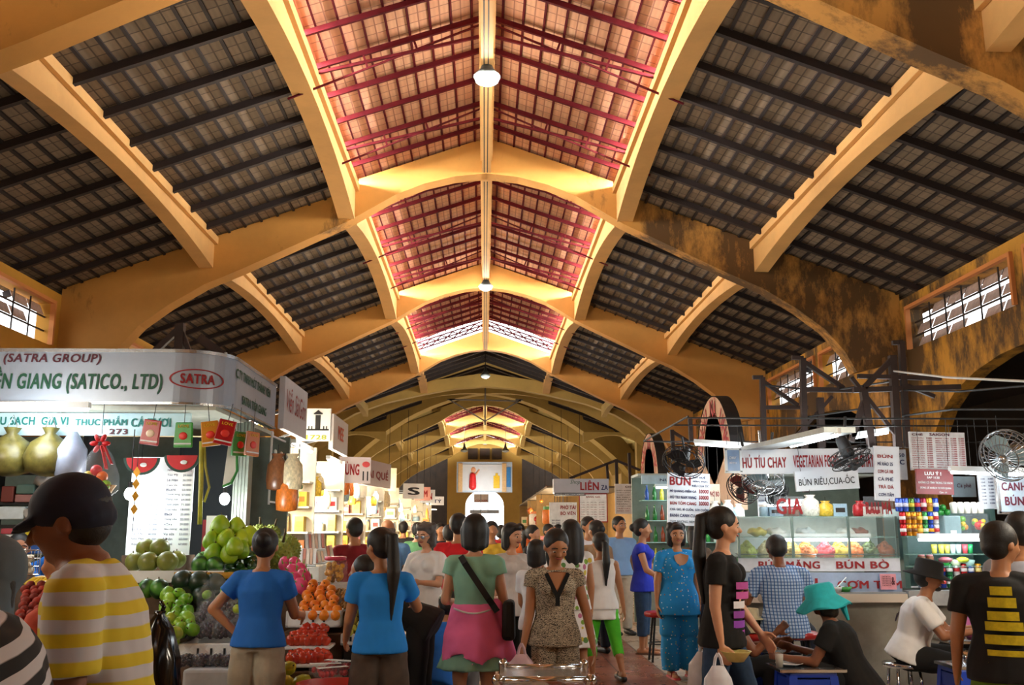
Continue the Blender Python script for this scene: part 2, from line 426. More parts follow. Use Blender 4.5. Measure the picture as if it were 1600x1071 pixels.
for y0, y1 in spans:
    far = y0 > 50; n = 9 if not far else 6
    for s in (-1, 1):
        if 40 < y0 < 46:
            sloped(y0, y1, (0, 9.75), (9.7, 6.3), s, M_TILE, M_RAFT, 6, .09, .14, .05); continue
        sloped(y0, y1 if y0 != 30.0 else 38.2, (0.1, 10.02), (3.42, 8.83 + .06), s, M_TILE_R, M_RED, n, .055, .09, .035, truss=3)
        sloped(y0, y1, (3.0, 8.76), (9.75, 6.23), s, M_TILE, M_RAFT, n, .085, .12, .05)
        if y0 > -1:                                      # red lattice closing the open side of the lantern
            b = MB(); x = s * 3.04; N = max(6, int((y1 - y0) / .8))
            for i in range(N):
                a = y0 + .25 + (y1 - y0 - .5) * i / N; c = y0 + .25 + (y1 - y0 - .5) * (i + 1) / N
                b.bar((x, a, 8.86), (x, c, 9.06) if i % 2 else (x, c, 9.0), .014); b.bar((x, a, 9.04), (x, c, 8.88), .014); b.bar((x, a, 8.8), (x, a, 9.08), .02)
            b.bar((x, y0 + .2, 9.05), (x, y1 - .2, 9.05), .05, .06)
            struct(b.build('lantern_lattice', M_RED))
# open end of the fourth lantern bay, crossed by a red truss lying in the roof slope
b = MB()
for s in (-1, 1):
    def Q(t, y): return (s * 3.2 * t, y, 10.0 - 1.1 * t)
    for i in range(7):
        b.bar(Q(i / 7, 38.6), Q((i + 1) / 7, 39.9), .035); b.bar(Q(i / 7, 39.9), Q((i + 1) / 7, 38.6), .035)
    for y in (38.5, 39.25, 39.95): b.bar(Q(.03, y), Q(1, y), .045)
struct(b.build('roof_truss', M_RED))

# ================================================================ side walls with clerestory windows
M_SHEET = mat('#c9b6b0', .5, var=.2); M_BAR = mat('#2a211d', .6); M_REV = plaster('window_reveal', '#d98a4a')
Z0, Z1, ZT = 5.22, 6.08, 6.36
winN = 0
for y0, y1 in [(-9.7, .3), (.3, 10.3), (10.3, 20.0), (20.0, 30.0), (30.0, 40.8), (40.8, 47)]:
    for s in (-1, 1):
        b = MB(); X = s * 9.1; ym = (y0 + y1) / 2; d = .3
        arch = s > 0 and (10 < y0 < 11 or y0 == 20.0)
        if arch:                                         # wall bay with a broad arched opening to a dark side aisle
            N = 12; a0, a1 = y0 + 1.0, y1 - 1.2; ac, ar = (a0 + a1) / 2, (a1 - a0) / 2
            pts = [(ac - ar * math.cos(math.pi * i / N), 3.0 + 1.55 * math.sin(math.pi * i / N)) for i in range(N + 1)]
            for (ya, za), (yb, zb) in zip(pts[:-1], pts[1:]):
                b.prism([(ya, za), (yb, zb), (yb, Z0), (ya, Z0)], lambda y, z: (X - s * d / 2, y, z), lambda y, z: (X + s * d / 2, y, z))
            b.box((X, (y0 + a0) / 2, Z0 / 2), (d, a0 - y0, Z0)); b.box((X, (y1 + a1) / 2, Z0 / 2), (d, y1 - a1, Z0))
        else: b.box((X, ym, Z0 / 2), (d, y1 - y0, Z0))
        b.box((X, ym, (Z1 + ZT) / 2), (d, y1 - y0, ZT - Z1))
        for yy, w in ((y0 + .3, .6), (ym, .5), (y1 - .3, .6)): b.box((X, yy, (Z0 + Z1) / 2), (d, w, Z1 - Z0))
        struct(b.build('wall_left' if s < 0 else 'wall_right', M_WALL))
        for wa, wb in ((y0 + .6, ym - .25), (ym + .25, y1 - .6)):
            winN += 1; f = MB(); xi = s * 8.93
            f.box((xi, (wa + wb) / 2, Z1 + .03), (.1, wb - wa + .12, .07)); f.box((xi, wa - .03, (Z0 + Z1) / 2), (.1, .07, Z1 - Z0)); f.box((xi, wb + .03, (Z0 + Z1) / 2), (.1, .07, Z1 - Z0))
            w = struct(f.build('window_%d' % winN, M_REV))
            g = MB(); NC = 6
            for r_ in range(3):
                for c_ in range(NC):
                    if r_ == 0 and s < 0 or random.random() < (.42 if s < 0 else .22): continue
                    ya = wa + (wb - wa) * c_ / NC + .03; yb = wa + (wb - wa) * (c_ + 1) / NC - .03; zc = Z0 + (Z1 - Z0) * (r_ + .5) / 3
                    g.box((s * 9.14, (ya + yb) / 2, zc), (.012, yb - ya, .23), m=Matrix.Rotation(s * R(24), 3, 'Y'))
            if g.v: g.build('tilted_sheet', M_SHEET, w)['kind'] = 'structure'
            h = MB()
            for r_ in range(1, 3): h.bar((s * 9.08, wa, Z0 + (Z1 - Z0) * r_ / 3), (s * 9.08, wb, Z0 + (Z1 - Z0) * r_ / 3), .03)
            for c_ in range(1, NC): h.bar((s * 9.08, wa + (wb - wa) * c_ / NC, Z0), (s * 9.08, wa + (wb - wa) * c_ / NC, Z1), .025)
            h.build('glazing_bar', M_BAR, w)['kind'] = 'structure'
# dark side aisle behind the arched openings on the right
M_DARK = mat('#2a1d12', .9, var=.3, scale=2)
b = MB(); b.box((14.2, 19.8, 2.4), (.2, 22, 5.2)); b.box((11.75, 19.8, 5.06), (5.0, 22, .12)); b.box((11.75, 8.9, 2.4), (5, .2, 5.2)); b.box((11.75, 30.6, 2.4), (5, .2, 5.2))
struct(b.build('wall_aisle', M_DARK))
# rear wall behind the camera
b = MB(); b.box((0, -9.8, 4.5), (18.6, .3, 9)); struct(b.build('wall_rear', M_WALL))
for s in (-1, 1):
    struct(MB().box((s * 9.1, 73.5, 3.4), (.3, 28, 6.8)).build('wall_left' if s < 0 else 'wall_right', M_DOME))

# ================================================================ crossing: diagonal ribs, ties, roof over it
def rib(pts, w, h, m, name='crossing_rib'):
    b = MB(); rings = []
    for i, p in enumerate(pts):
        p = Vector(p); t = (Vector(pts[min(i + 1, len(pts) - 1)]) - Vector(pts[max(i - 1, 0)])); t.z = 0; t.normalize(); n = Vector((-t.y, t.x, 0))
        hh = h[i] if isinstance(h, list) else h
        rings.append([p - n * w / 2, p + n * w / 2, p + n * w / 2 + Vector((0, 0, hh)), p - n * w / 2 + Vector((0, 0, hh))])
    b.ring_loft(rings); return struct(b.build(name, m))
for s in (-1, 1):
    for yy in (47.4, 59.3):
        pts = []; hs = []
        for i in range(13):
            u = i / 12; pts.append((s * 9.2 * (1 - u), yy + (53.35 - yy) * u, 4.4 + 4.6 * math.sin(u * math.pi / 2) ** .8)); hs.append(1.7 - .75 * u)
        rib(pts, .55, hs, M_DOME)
    b = MB(); zt = 6.95                                   # arched tie between a pier and the rib
    N = 10; pts = [(-8.9 + 3.3 * i / N, 6.35 + .45 * math.sin(math.pi * i / N)) for i in range(N + 1)]
    poly = [(-8.9, zt)] + [(x, z) for x, z in pts] + [(-5.6, zt)]
    b.prism(poly, lambda x, z: (-s * x, 54.0, z), lambda x, z: (-s * x, 54.5, z)); b.box((s * 8.95, 54.2, 3.5), (.7, .7, 7.0))
    struct(b.build('crossing_tie', M_DOME))
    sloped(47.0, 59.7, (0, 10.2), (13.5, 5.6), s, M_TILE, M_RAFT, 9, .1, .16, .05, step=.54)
    struct(MB().box((s * 13.4, 53.3, 3.2), (.3, 13.4, 6.4)).build('wall_left' if s < 0 else 'wall_right', M_DOME))
    for yy in (46.9, 59.8): struct(MB().box((s * 11.3, yy, 3.2), (4.3, .3, 6.4)).build('wall_left' if s < 0 else 'wall_right', M_DOME))
for yy, tp in ((46.75, [(0, 9.6), (3, 8.6), (9.7, 6.2), (13.5, 5.0)]), (59.95, [(0, 9.7), (3, 8.65), (9.7, 6.2), (13.5, 5.0)])):
    half = [(0, 10.3)] + [(13.6, 5.7)] + tp[::-1]
    for s in (-1, 1): struct(MB().prism([(s * x, z) for x, z in half], lambda x, z: (x, yy - .1, z), lambda x, z: (x, yy + .1, z)).build('wall_gable', M_DOME))
# ring of lights hung at the crossing
b = MB()
for a, c in (((-2.0, 50, 8.25), (-1.6, 50, 8.25)), ((1.6, 50, 8.25), (2.0, 50, 8.25)), ((-1.9, 50, 8.25), (0, 50, 7.1)), ((1.9, 50, 8.25), (0, 50, 7.1)), ((-1.9, 50, 8.25), (1.9, 50, 8.18))): b.bar(a, c, .07)
b.bar((0, 50, 9.4), (0, 50, 6.9), .08)
tag(b.build('hanging_bracket', mat('#6a6258', .5, .6)), 'grey metal bracket with slanting stays hung under the crossing', 'bracket')

# ================================================================ far end: portal with open archway
M_PORT = plaster('portal_plaster', '#a8863a')
b = MB()
AW, AZ = 1.75, 3.6
b.box((-(3.4 + AW) / 2, 88, 4.6), (3.4 - AW, .5, 9.2)); b.box(((3.4 + AW) / 2, 88, 4.6), (3.4 - AW, .5, 9.2))
N = 14; pts = [(-AW * math.cos(math.pi * i / N), AZ + 1.5 * math.sin(math.pi * i / N)) for i in range(N + 1)]
for (xa, za), (xb, zb) in zip(pts[:-1], pts[1:]):
    b.prism([(xa, za), (xb, zb), (xb, 9.2), (xa, 9.2)], lambda x, z: (x, 87.75, z), lambda x, z: (x, 88.25, z))
struct(b.build('wall_back', M_PORT))
b = MB()
for s in (-1, 1): b.box((s * 6.4, 91, 4.5), (6.0, .3, 9.0))
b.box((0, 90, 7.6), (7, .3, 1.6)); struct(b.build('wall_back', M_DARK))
b = MB()
for x in (-1.1, 0, 1.1): b.box((x, 87.5, 8.3), (.9, .2, 1.0))
struct(b.build('window_40', M_DARK))
# ================================================================ figures
def fuse(b, vox, smooth=3, disp=0.0, dscale=.12):
    """one continuous skin over overlapping volumes"""
    me = bpy.data.meshes.new('skin'); me.from_pydata(b.v, [], b.f); o = bpy.data.objects.new('skin', me); COL.objects.link(o)
    r = o.modifiers.new('r', 'REMESH'); r.mode = 'VOXEL'; r.voxel_size = vox
    if disp:
        tx = bpy.data.textures.get('folds') or bpy.data.textures.new('folds', 'CLOUDS'); tx.noise_scale = .12
        d = o.modifiers.new('d', 'DISPLACE'); d.texture = tx; d.strength = disp; d.mid_level = .5
    if smooth: s = o.modifiers.new('s', 'SMOOTH'); s.factor = .5; s.iterations = smooth
    dg = bpy.context.evaluated_depsgraph_get(); out = bpy.data.meshes.new_from_object(o.evaluated_get(dg))
    bpy.data.objects.remove(o); bpy.data.meshes.remove(me)
    out.polygons.foreach_set('use_smooth', [True] * len(out.polygons)); return out
def skin_obj(name, b, vox, m, parent, smooth=3, disp=0.0):
    me = fuse(b, vox, smooth, disp)
    me.materials.clear(); me.materials.append(m)
    o = bpy.data.objects.new(name, me); COL.objects.link(o); o.parent = parent; return o
def ering(c, ax, rx, ry, sd, n=16):
    """an ellipse of half-axes rx along sd and ry across it, perpendicular to ax"""
    ax = Vector(ax).normalized(); sd = (Vector(sd) - ax * Vector(sd).dot(ax)).normalized(); fd = ax.cross(sd)
    return [Vector(c) + sd * (rx * math.cos(2 * math.pi * i / n)) + fd * (ry * math.sin(2 * math.pi * i / n)) for i in range(n)]

M_SKIN = {'tan': mat('#b07a55', .5, var=.06), 'light': mat('#d09a78', .5, var=.06), 'dark': mat('#7d4c32', .5, var=.08), 'mid': mat('#9c6646', .5, var=.06)}
M_HAIR = mat('#0d0a0a', .55, var=.3, scale=40, bump=.2); M_GREYHAIR = mat('#6b625c', .5, var=.25, scale=40)
M_EYE = mat('#e8e2da', .3, var=0); M_IRIS = mat('#120c0a', .25, var=0); M_LIP = mat('#9a4f48', .45, var=0)

def person(label, px, Y, H=1.58, face=180, skin='tan', lean=0, side=0, top=None, bottom=None, hair='short', hairmat=None, armL=None, armR=None, legL=None, legR=None,
           head=(0, 0), pz=None, fem=True, girth=1.0, shoes=None, vox=.011, faced=False, extra=None, hands=True, name='person', cat='person', group=None, z0=0.0, handn=None, hk=1.0, nk=.042):
    X = at(px, 828, Y).x
    root = thing(name, label, cat, (X, Y, z0), R(face), group)
    h = H; U = Vector((0, 0, 1)); la, sa = R(lean), R(side)
    T = Vector((math.sin(sa), -math.sin(la) * math.cos(sa), math.cos(la) * math.cos(sa)))      # spine direction (front is -Y)
    S = Vector((1, 0, 0)); S = (S - T * S.dot(T)).normalized(); F = S.cross(T).normalized() * 1.0
    if F.y > 0: F = -F
    P = Vector((0, 0, (pz if pz is not None else .53 * h)))
    W_ = P + T * .09 * h; CH = P + T * .2 * h; NB = P + T * .297 * h
    g = girth
    shw = (.1 if fem else .118) * h * (g ** .5)
    b = MB()
    rings = [ering(P - T * .055 * h, T, .07 * h * g, .055 * h * g, S), ering(P, T, .098 * h * g, .068 * h * g, S), ering(W_, T, .078 * h * g, .058 * h * g, S), ering(CH, T, (.092 if fem else .1) * h * g, .068 * h * g, S), ering(P + T * .262 * h, T, .076 * h * g, .048 * h * g, S), ering(NB, T, .036 * h, .036 * h, S)]
    b.ring_loft(rings)
    if fem:
        for q in (-1, 1): b.ell(CH + S * q * .042 * h + F * .045 * h + T * .01 * h, .04 * h * g)
    hy, hp = R(head[0]), R(head[1])                       # head turn (+ = own left), nod (+ = down)
    Qh = Matrix.Rotation(hy, 3, 'Z') @ Matrix.Rotation(hp, 3, 'X')
    hd = (T * .6 + U * .4).normalized(); HC = NB + hd * nk * h + (Qh @ Vector((0, -.012 * h, .062 * hk * h)))
    hs = h * .065 * hk
    b.limb(NB - T * .02 * h, HC - Qh @ Vector((0, 0, .03 * h)), .031 * h * (1 if fem else 1.12), .028 * h * (1 if fem else 1.12))
    def hp_(x, y, z): return HC + Qh @ (Vector((x, y, z)) * hs)
    b.ell(hp_(0, .06, .12), (hs * .82, hs * 1.0, hs * .95), Qh); b.ell(hp_(0, -.18, -.35), (hs * .64, hs * .66, hs * .72), Qh)
    b.ell(hp_(0, -.5, -.86), (hs * .26, hs * .24, hs * .2), Qh)
    b.limb(hp_(0, -.86, -.02), hp_(0, -1.02, -.3), hs * .1, hs * .16, 8)
    for q in (-1, 1): b.ell(hp_(q * .84, .12, -.12), (hs * .1, hs * .2, hs * .3), Qh); b.ell(hp_(q * .36, -.62, -.3), (hs * .28, hs * .22, hs * .24), Qh)
    # arms
    J = {}
    for q, arm in ((1, armL), (-1, armR)):
        arm = arm or ((.16, 0, -1), (.06, .22, -1))
        sh = P + T * .252 * h + S * q * shw
        def d(v): return (S * q * v[0] + Vector((0, -1, 0)) * v[1] + U * v[2]).normalized()
        el = sh + d(arm[0]) * .17 * h; wr = el + d(arm[1]) * .148 * h
        J[q] = (sh, el, wr, d(arm[1]))
        gg = g ** .5
        b.limb(P + T * .272 * h + S * q * .03 * h, sh, .026 * h * gg, .033 * h * gg); b.limb(sh, el, .031 * h * gg, .024 * h * gg); b.limb(el, wr, .024 * h * gg, .0155 * h * gg)
        if hands:
            a = d(arm[1]); n = handn[q] if handn and q in handn else (-S * q)
            n = Vector(n); n = n - a * n.dot(a)
            n = n.normalized() if n.length > 1e-3 else a.orthogonal()
            th = a.cross(n) * q; curl = arm[2] if len(arm) > 2 else .45
            if th.dot(Vector((0, -1, 0))) < -.2 and not handn: th = -th
            pc = wr + a * .028 * h
            qm = Matrix((th, n, a)).transposed()
            b.limb(wr - a * .006 * h, wr + a * .01 * h, .015 * h, .016 * h); b.ell(pc, (.0235 * h, .0105 * h, .031 * h), qm, 12, 8)
            for k, (off, L) in enumerate(((.017, .044), (.0058, .05), (-.0055, .047), (-.016, .037))):
                k0 = pc + a * .022 * h + th * off * h
                d1 = (a + n * curl * .7 + th * off * 5).normalized(); d2 = (a * (1 - .6 * curl) + n * curl * 1.5).normalized()
                k1 = k0 + d1 * L * .55 * h; b.limb(k0, k1, .0062 * h, .0056 * h, 8); b.limb(k1, k1 + d2 * L * .5 * h, .0056 * h, .0046 * h, 8)
            t0 = pc - a * .012 * h + th * .02 * h; t1 = t0 + (a * .7 + th * .75 + n * .3).normalized() * .027 * h
            b.limb(t0, t1, .0085 * h, .007 * h, 8); b.limb(t1, t1 + (a * .9 + th * .25 + n * .4).normalized() * .022 * h, .0068 * h, .0055 * h, 8)
    # legs
    K = {}
    for q, leg in ((1, legL), (-1, legR)):
        leg = leg or ((.05, .0, -1), (0, -.03, -1))
        def d(v): return (Vector((q, 0, 0)) * v[0] + Vector((0, -1, 0)) * v[1] + U * v[2]).normalized()
        hj = P + Vector((q * .052 * h, 0, -.025 * h)); kn = hj + d(leg[0]) * .235 * h; an = kn + d(leg[1]) * .232 * h
        K[q] = (hj, kn, an)
        b.limb(hj, kn, .053 * h * g, .036 * h * g ** .5); b.limb(kn, an, .034 * h * g ** .5, .021 * h); b.limb(kn + (an - kn) * .15, kn + (an - kn) * .5 + Vector((0, .008 * h, 0)), .03 * h, .031 * h * g ** .5)
        fd = Vector((0, -1, 0)) if len(leg) < 3 else d(leg[2])
        b.limb(an - Vector((0, 0, .014 * h)) - fd * .02 * h, an + fd * .085 * h - Vector((0, 0, .022 * h)), .022 * h, .019 * h); b.ell(an + fd * .115 * h - Vector((0, 0, .024 * h)), (.026 * h, .035 * h, .014 * h))
        if shoes:
            sb = MB(); col, kind = shoes
            dz = Vector((0, 0, -.028 * h))
            if kind == 'sandal':
                sb.limb(an - fd * .03 * h + dz * 1.35, an + fd * .13 * h + dz * 1.35, .026 * h, .03 * h); me_v = sb.v
                sb.v = [(v[0], v[1], min(v[2], an.z - .024 * h)) for v in sb.v]; sb.tube([an + fd * .07 * h + Vector((q2 * .027 * h, 0, z)) for q2, z in ((-1, -.03 * h), (-.6, -.002 * h), (0, .004 * h), (.6, -.002 * h), (1, -.03 * h))], .006 * h, 6)
            else:
                sb.limb(an - Vector((0, 0, .014 * h)) - fd * .02 * h, an + fd * .085 * h - Vector((0, 0, .02 * h)), .027 * h, .026 * h); sb.ell(an + fd * .115 * h - Vector((0, 0, .022 * h)), (.032 * h, .045 * h, .02 * h))
            skin_obj('sandal' if kind == 'sandal' else 'shoe', sb, .012, col, root, 2)
    body = skin_obj('body', b, vox, M_SKIN[skin], root, 3)
    # clothing
    def torso_shell(b, lo, hi, pad, neck=.05, flare=1.0, sleeve=0.0, spad=.011, drop=0.0, hemdir=None):
        """lo/hi: fractions of height along the spine from the pelvis"""
        st = [(-.12, .11, .088), (-.06, .11, .087), (0, .105, .078), (.09, .082, .061), (.2, .096 if fem else .103, .073), (.245, .09, .06), (.272, .062, .046)]
        def pr(u):
            for (u0, a0, c0), (u1, a1, c1) in zip(st[:-1], st[1:]):
                if u <= u1: f = max(0, (u - u0) / (u1 - u0)); return a0 + (a1 - a0) * f, c0 + (c1 - c0) * f
            return st[-1][1:]
        us = [u for u in (-.12, -.06, 0, .045, .09, .145, .2, .245, .272) if lo < u < hi]; us = [lo] + us + ([hi] if hi <= .272 else [.272])
        rr = []
        for u in us:
            a_, c_ = pr(max(-.12, u)); k = flare if u < .06 else 1.0; k = 1 + (k - 1) * min(1, (.06 - u) / max(.06 - lo, .01)) if u < .06 else 1
            ax = T if (u > -.02 or pz is None) else T
            ce = P + T * u * h if (u > 0 or hemdir is None) else P + Vector(hemdir).normalized() * (-u * h)
            rr.append(ering(ce, T, (a_ * g * k) * h + pad, (c_ * g * k) * h + pad, S, 20))
        if hi > .272: rr.append(ering(P + T * hi * h, T, neck * h, neck * h * .95, S, 20))
        b.ring_loft(rr)
        if fem and hi > .2:
            for q in (-1, 1): b.ell(CH + S * q * .042 * h + F * .047 * h + T * .008 * h, .042 * h * g + pad * .6)
        if sleeve:
            for q in (-1, 1):
                sh, el, wr, fdv = J[q]; gg = g ** .5
                b.limb(P + T * .262 * h + S * q * .045 * h, sh, .027 * h * gg + pad, .034 * h * gg + spad)
                ax = (el - sh).normalized(); e = sh + (el - sh) * min(1, sleeve)
                b.tube([sh - ax * .01 * h, sh + (e - sh) * .5, e], [.036 * h * gg + spad, .034 * h * gg + spad * 1.2, .032 * h * gg + spad * 1.6], 14)
                if sleeve > 1: b.limb(el, el + (wr - el) * (sleeve - 1), .028 * h * gg + spad, .022 * h * gg + spad)
        else:
            for q in (-1, 1): b.limb(P + T * .24 * h + S * q * .05 * h, P + T * .262 * h + S * q * .075 * h, .03 * h + pad, .026 * h + pad)
    def trousers(b, upto, pad, flare=1.0, lo=-.02, hi=.05):
        ph = min(pad, .008)
        b.ring_loft([ering(P + T * u * h, T, a_ * g * h + ph, c_ * g * h + ph, S, 18) for u, a_, c_ in ((-.055, .088, .066), (-.01, .1, .07), (.025, .094, .066), (hi, .088, .062))])
        for q in (-1, 1):
            hj, kn, an = K[q]; b.limb(hj, hj + (kn - hj) * .15, .055 * h * g + ph, .054 * h * g + pad * .7)
            e = hj + (kn - hj) * min(1, upto)
            b.tube([hj, hj + (e - hj) * .5, e], [.054 * h * g + ph, .05 * h * g + pad, (.056 - .018 * min(1, upto)) * h * g + pad * flare], 16)
            if upto > 1:
                e2 = kn + (an - kn) * (upto - 1); b.ell(kn, .038 * h * g + pad); b.tube([kn, kn + (e2 - kn) * .5, e2], [.038 * h * g + pad, .035 * h * g + pad * flare, (.032) * h + pad * flare], 16)
    def skirt(b, z_hem, w_hem, pad=.012, hi=.08, d_hem=None):
        """a skirt hanging from the waist to the height z_hem"""
        zs = [P + T * hi * h, P + T * .0 * h, P - Vector((0, 0, .06 * h))]
        n = 36; rr = [ering(zs[0], T, .084 * g * h + pad, .061 * g * h + pad, S, n), ering(zs[1], T, .101 * g * h + pad, .072 * g * h + pad, S, n), ering(zs[2], U, .106 * g * h + pad, .078 * g * h + pad, S, n)]
        for k in (.5, 1):
            z = zs[2].z + (z_hem - zs[2].z) * k; r = ering(Vector((P.x, P.y, z)), U, (.106 * g * h + pad) * (1 - k) + w_hem * k, (.078 * g * h + pad) * (1 - k) + (d_hem or w_hem * .72) * k, S, n)
            r = [v + (v - Vector((P.x, P.y, z))).normalized() * (.012 * k * math.cos(i * math.pi * .5)) for i, v in enumerate(r)]; rr.append(r)
        b.ring_loft(rr)
    ctx = dict(b=b, root=root, P=P, T=T, S=S, F=F, h=h, J=J, K=K, HC=HC, Qh=Qh, hs=hs, hp=hp_, NB=NB, CH=CH, shell=torso_shell, trousers=trousers, skirt=skirt, g=g, body=body)
    if bottom:
        c = MB(); kind, m = bottom[0], bottom[1]; kw = bottom[2] if len(bottom) > 2 else {}
        if kind == 'trousers': trousers(c, kw.get('upto', 1.97), kw.get('pad', .012), kw.get('flare', 1.0)); nm = kw.get('name', 'trousers')
        else: skirt(c, kw.get('hem', .5), kw.get('w', .2), d_hem=kw.get('d')); nm = kw.get('name', 'skirt')
        skin_obj(nm, c, vox * 1.1, m, root, 3, .012)
    if top:
        c = MB(); m, kw = top[0], top[1]
        torso_shell(c, kw.get('lo', -.07), kw.get('hi', .285), kw.get('pad', .012), kw.get('neck', .046), kw.get('flare', 1.05), kw.get('sleeve', .62), hemdir=kw.get('hemdir'))
        skin_obj(kw.get('name', 'shirt'), c, vox * 1.1, m, root, 3, kw.get('fold', .012))
    # hair
    hm = hairmat or M_HAIR
    if hair:
        c = MB(); up = Qh @ Vector((0, 0, 1))
        c.ell(hp_(0, .2, .3), (hs * .93, hs * 1.02, hs * .98), Qh, 20, 12); c.ell(hp_(0, .42, -.1), (hs * .82, hs * .75, hs * .8), Qh)
        if hair == 'short': c.ell(hp_(0, .35, -.35), (hs * .66, hs * .6, hs * .6), Qh)
        if hair == 'bald': c = MB(); [c.ell(hp_(q * .6, .35, -.25), (hs * .32, hs * .55, hs * .42), Qh) for q in (-1, 1)]; c.ell(hp_(0, .8, -.2), (hs * .6, hs * .3, hs * .5), Qh)
        if hair in ('bob', 'curly'):
            for q in (-1, 1): c.limb(hp_(q * .72, .15, .1), hp_(q * .72, .1, -.95), hs * .36, hs * .3)
            c.limb(hp_(0, .6, .1), hp_(0, .62, -1.0), hs * .7, hs * .52); c.limb(hp_(.4, .5, 0), hp_(.42, .5, -1.0), hs * .5, hs * .42); c.limb(hp_(-.4, .5, 0), hp_(-.42, .5, -1.0), hs * .5, hs * .42)
            c.ell(hp_(0, -.5, .82), (hs * .62, hs * .42, hs * .3), Qh)
        if hair == 'curly':
            for i in range(16):
                a = i * 2.4; c.ell(hp_(.75 * math.cos(a), .3 + .6 * math.sin(a), .2 + .7 * math.sin(i * 1.7)), hs * .36)
        if hair == 'bun': c.ell(hp_(0, 1.15, .15), hs * .52); c.ell(hp_(0, .3, -.3), (hs * .66, hs * .62, hs * .6), Qh)
        if hair == 'long':
            for x, y in ((0, .75), (.42, .6), (-.42, .6)): c.tube([hp_(x, y, .3), hp_(x * 1.15, y + .15, -.6), Vector(hp_(x * 1.2, y + .3, -1.2)) - U * .05 * h, Vector(hp_(x, y + .35, -1.2)) - U * .16 * h], [hs * .55, hs * .58, hs * .5, hs * .2], 12)
            for q in (-1, 1): c.limb(hp_(q * .72, .2, .1), hp_(q * .72, .2, -.9), hs * .34, hs * .3)
        tails = {'tail': (.72, .22), 'longtail': (.9, .36), 'lowtail': (.4, .30)}
        if hair in tails:
            zz, L = tails[hair]; c.ell(hp_(0, .3, -.3), (hs * .64, hs * .6, hs * .55), Qh)
            k0 = hp_(0, 1.02, zz - .3); k1 = hp_(0, 1.5, zz - .35); k2 = k1 - U * L * .45 * h + (Qh @ Vector((0, .02, 0))); k3 = k1 - U * L * h
            c.tube([k0, k1, k2, k3], [hs * .3, hs * .36, hs * .46, hs * .1], 12)
        skin_obj('hair', c, vox * 1.0, hm, root, 2, .006)
    if faced:
        for q in (-1, 1):
            MB().ell(hp_(q * .34, -.8, -.06), (hs * .135, hs * .08, hs * .062), Qh, 12, 8).build('eye', M_EYE, root, True)
            MB().ell(hp_(q * .34, -.865, -.06), (hs * .07, hs * .03, hs * .062), Qh, 10, 8).build('iris', M_IRIS, root, True)
            MB().tube([hp_(q * .15, -.9, .2), hp_(q * .34, -.87, .23), hp_(q * .56, -.74, .13)], hs * .035, 6).build('eyebrow', M_IRIS, root, True)
        MB().tube([hp_(-.26, -.74, -.53), hp_(-.13, -.83, -.58), hp_(0, -.86, -.6), hp_(.13, -.83, -.58), hp_(.26, -.74, -.53)], [hs * .03, hs * .06, hs * .07, hs * .06, hs * .03], 8).build('mouth', M_LIP, root, True)
    if extra: extra(ctx)
    return root

# ---------------------------------------------------------------- fabrics
def banded(name, ca, cb, period, duty=.5, axis=2, rough=.85, off=0.0, slope=0.0):
    m = rawmat(name, rough); t = NT(m); s = t.new('ShaderNodeSeparateXYZ'); t.link(t.coord(), s.inputs[0])
    z = s.outputs[axis]
    n = t.noise(t.coord(), 3.0, 2); z = t.math('ADD', z, t.math('MULTIPLY', n, .02))
    if slope: z = t.math('ADD', z, t.math('MULTIPLY', s.outputs[0], slope))
    f = t.math('FRACT', t.math('ADD', t.math('MULTIPLY', z, 1 / period), off)); f = t.ramp(f, [(0, (0, 0, 0)), (duty - .03, (0, 0, 0)), (duty + .03, (1, 1, 1)), (1, (1, 1, 1))])
    t.base(t.mix(f, ca, cb)); return m
def spotted(name, base, spots, scale, size=.28, rough=.85):
    """scattered small motifs of several colours on a ground"""
    m = rawmat(name, rough); t = NT(m); v = t.coord()
    vo = t.new('ShaderNodeTexVoronoi'); t.link(v, vo.inputs['Vector']); vo.inputs['Scale'].default_value = scale; vo.inputs['Randomness'].default_value = .9
    sp = t.new('ShaderNodeSeparateColor'); t.link(vo.outputs['Color'], sp.inputs[0])
    n = len(spots); pal = t.ramp(sp.outputs[0], [(i / n, c) for i, c in enumerate(spots)], 'CONSTANT')
    f = t.math('LESS_THAN', vo.outputs['Distance'], size); t.base(t.mix(f, base, pal)); return m
def checked(name, a, b, c, p):
    m = rawmat(name, .85); t = NT(m); s = t.new('ShaderNodeSeparateXYZ'); t.link(t.coord(), s.inputs[0])
    def st(o): return t.math('LESS_THAN', t.math('FRACT', t.math('MULTIPLY', o, 1 / p)), .32)
    x, z = st(s.outputs[0]), st(s.outputs[2]); col = t.mix(x, a, b); t.base(t.mix(t.math('MULTIPLY', z, .75), col, c)); return m
def scales(name, a, b, sc):
    m = rawmat(name, .85); t = NT(m); v = t.coord(scale=(1, .3, 1)); w = t.new('ShaderNodeTexWave', wave_type='BANDS', bands_direction='Z', wave_profile='SIN')
    t.link(v, w.inputs['Vector']); w.inputs['Scale'].default_value = sc; w.inputs['Distortion'].default_value = 9; w.inputs['Detail'].default_value = 1; w.inputs['Detail Scale'].default_value = 3.2
    t.base(t.ramp(w.outputs['Fac'], [(.25, a), (.6, b)])); return m
F_BLUE = mat('#1668c8', .85, var=.08, scale=5); F_BLUE2 = mat('#1684e6', .85, var=.08, scale=5); F_KHAKI = mat('#a39c8c', .9, var=.1, scale=14); F_BROWN = mat('#4a3f38', .9, var=.2)
F_MINT = mat('#86bca6', .85, var=.06); F_PINK = mat('#ff7cb6', .85, var=.06); F_BLACK = mat('#0c0b0c', .9, var=.3); F_WHITE = mat('#e6e4e2', .85, var=.04); F_JEAN = mat('#28415f', .9, var=.2, scale=18); F_NAVY = mat('#10172a', .9, var=.2)
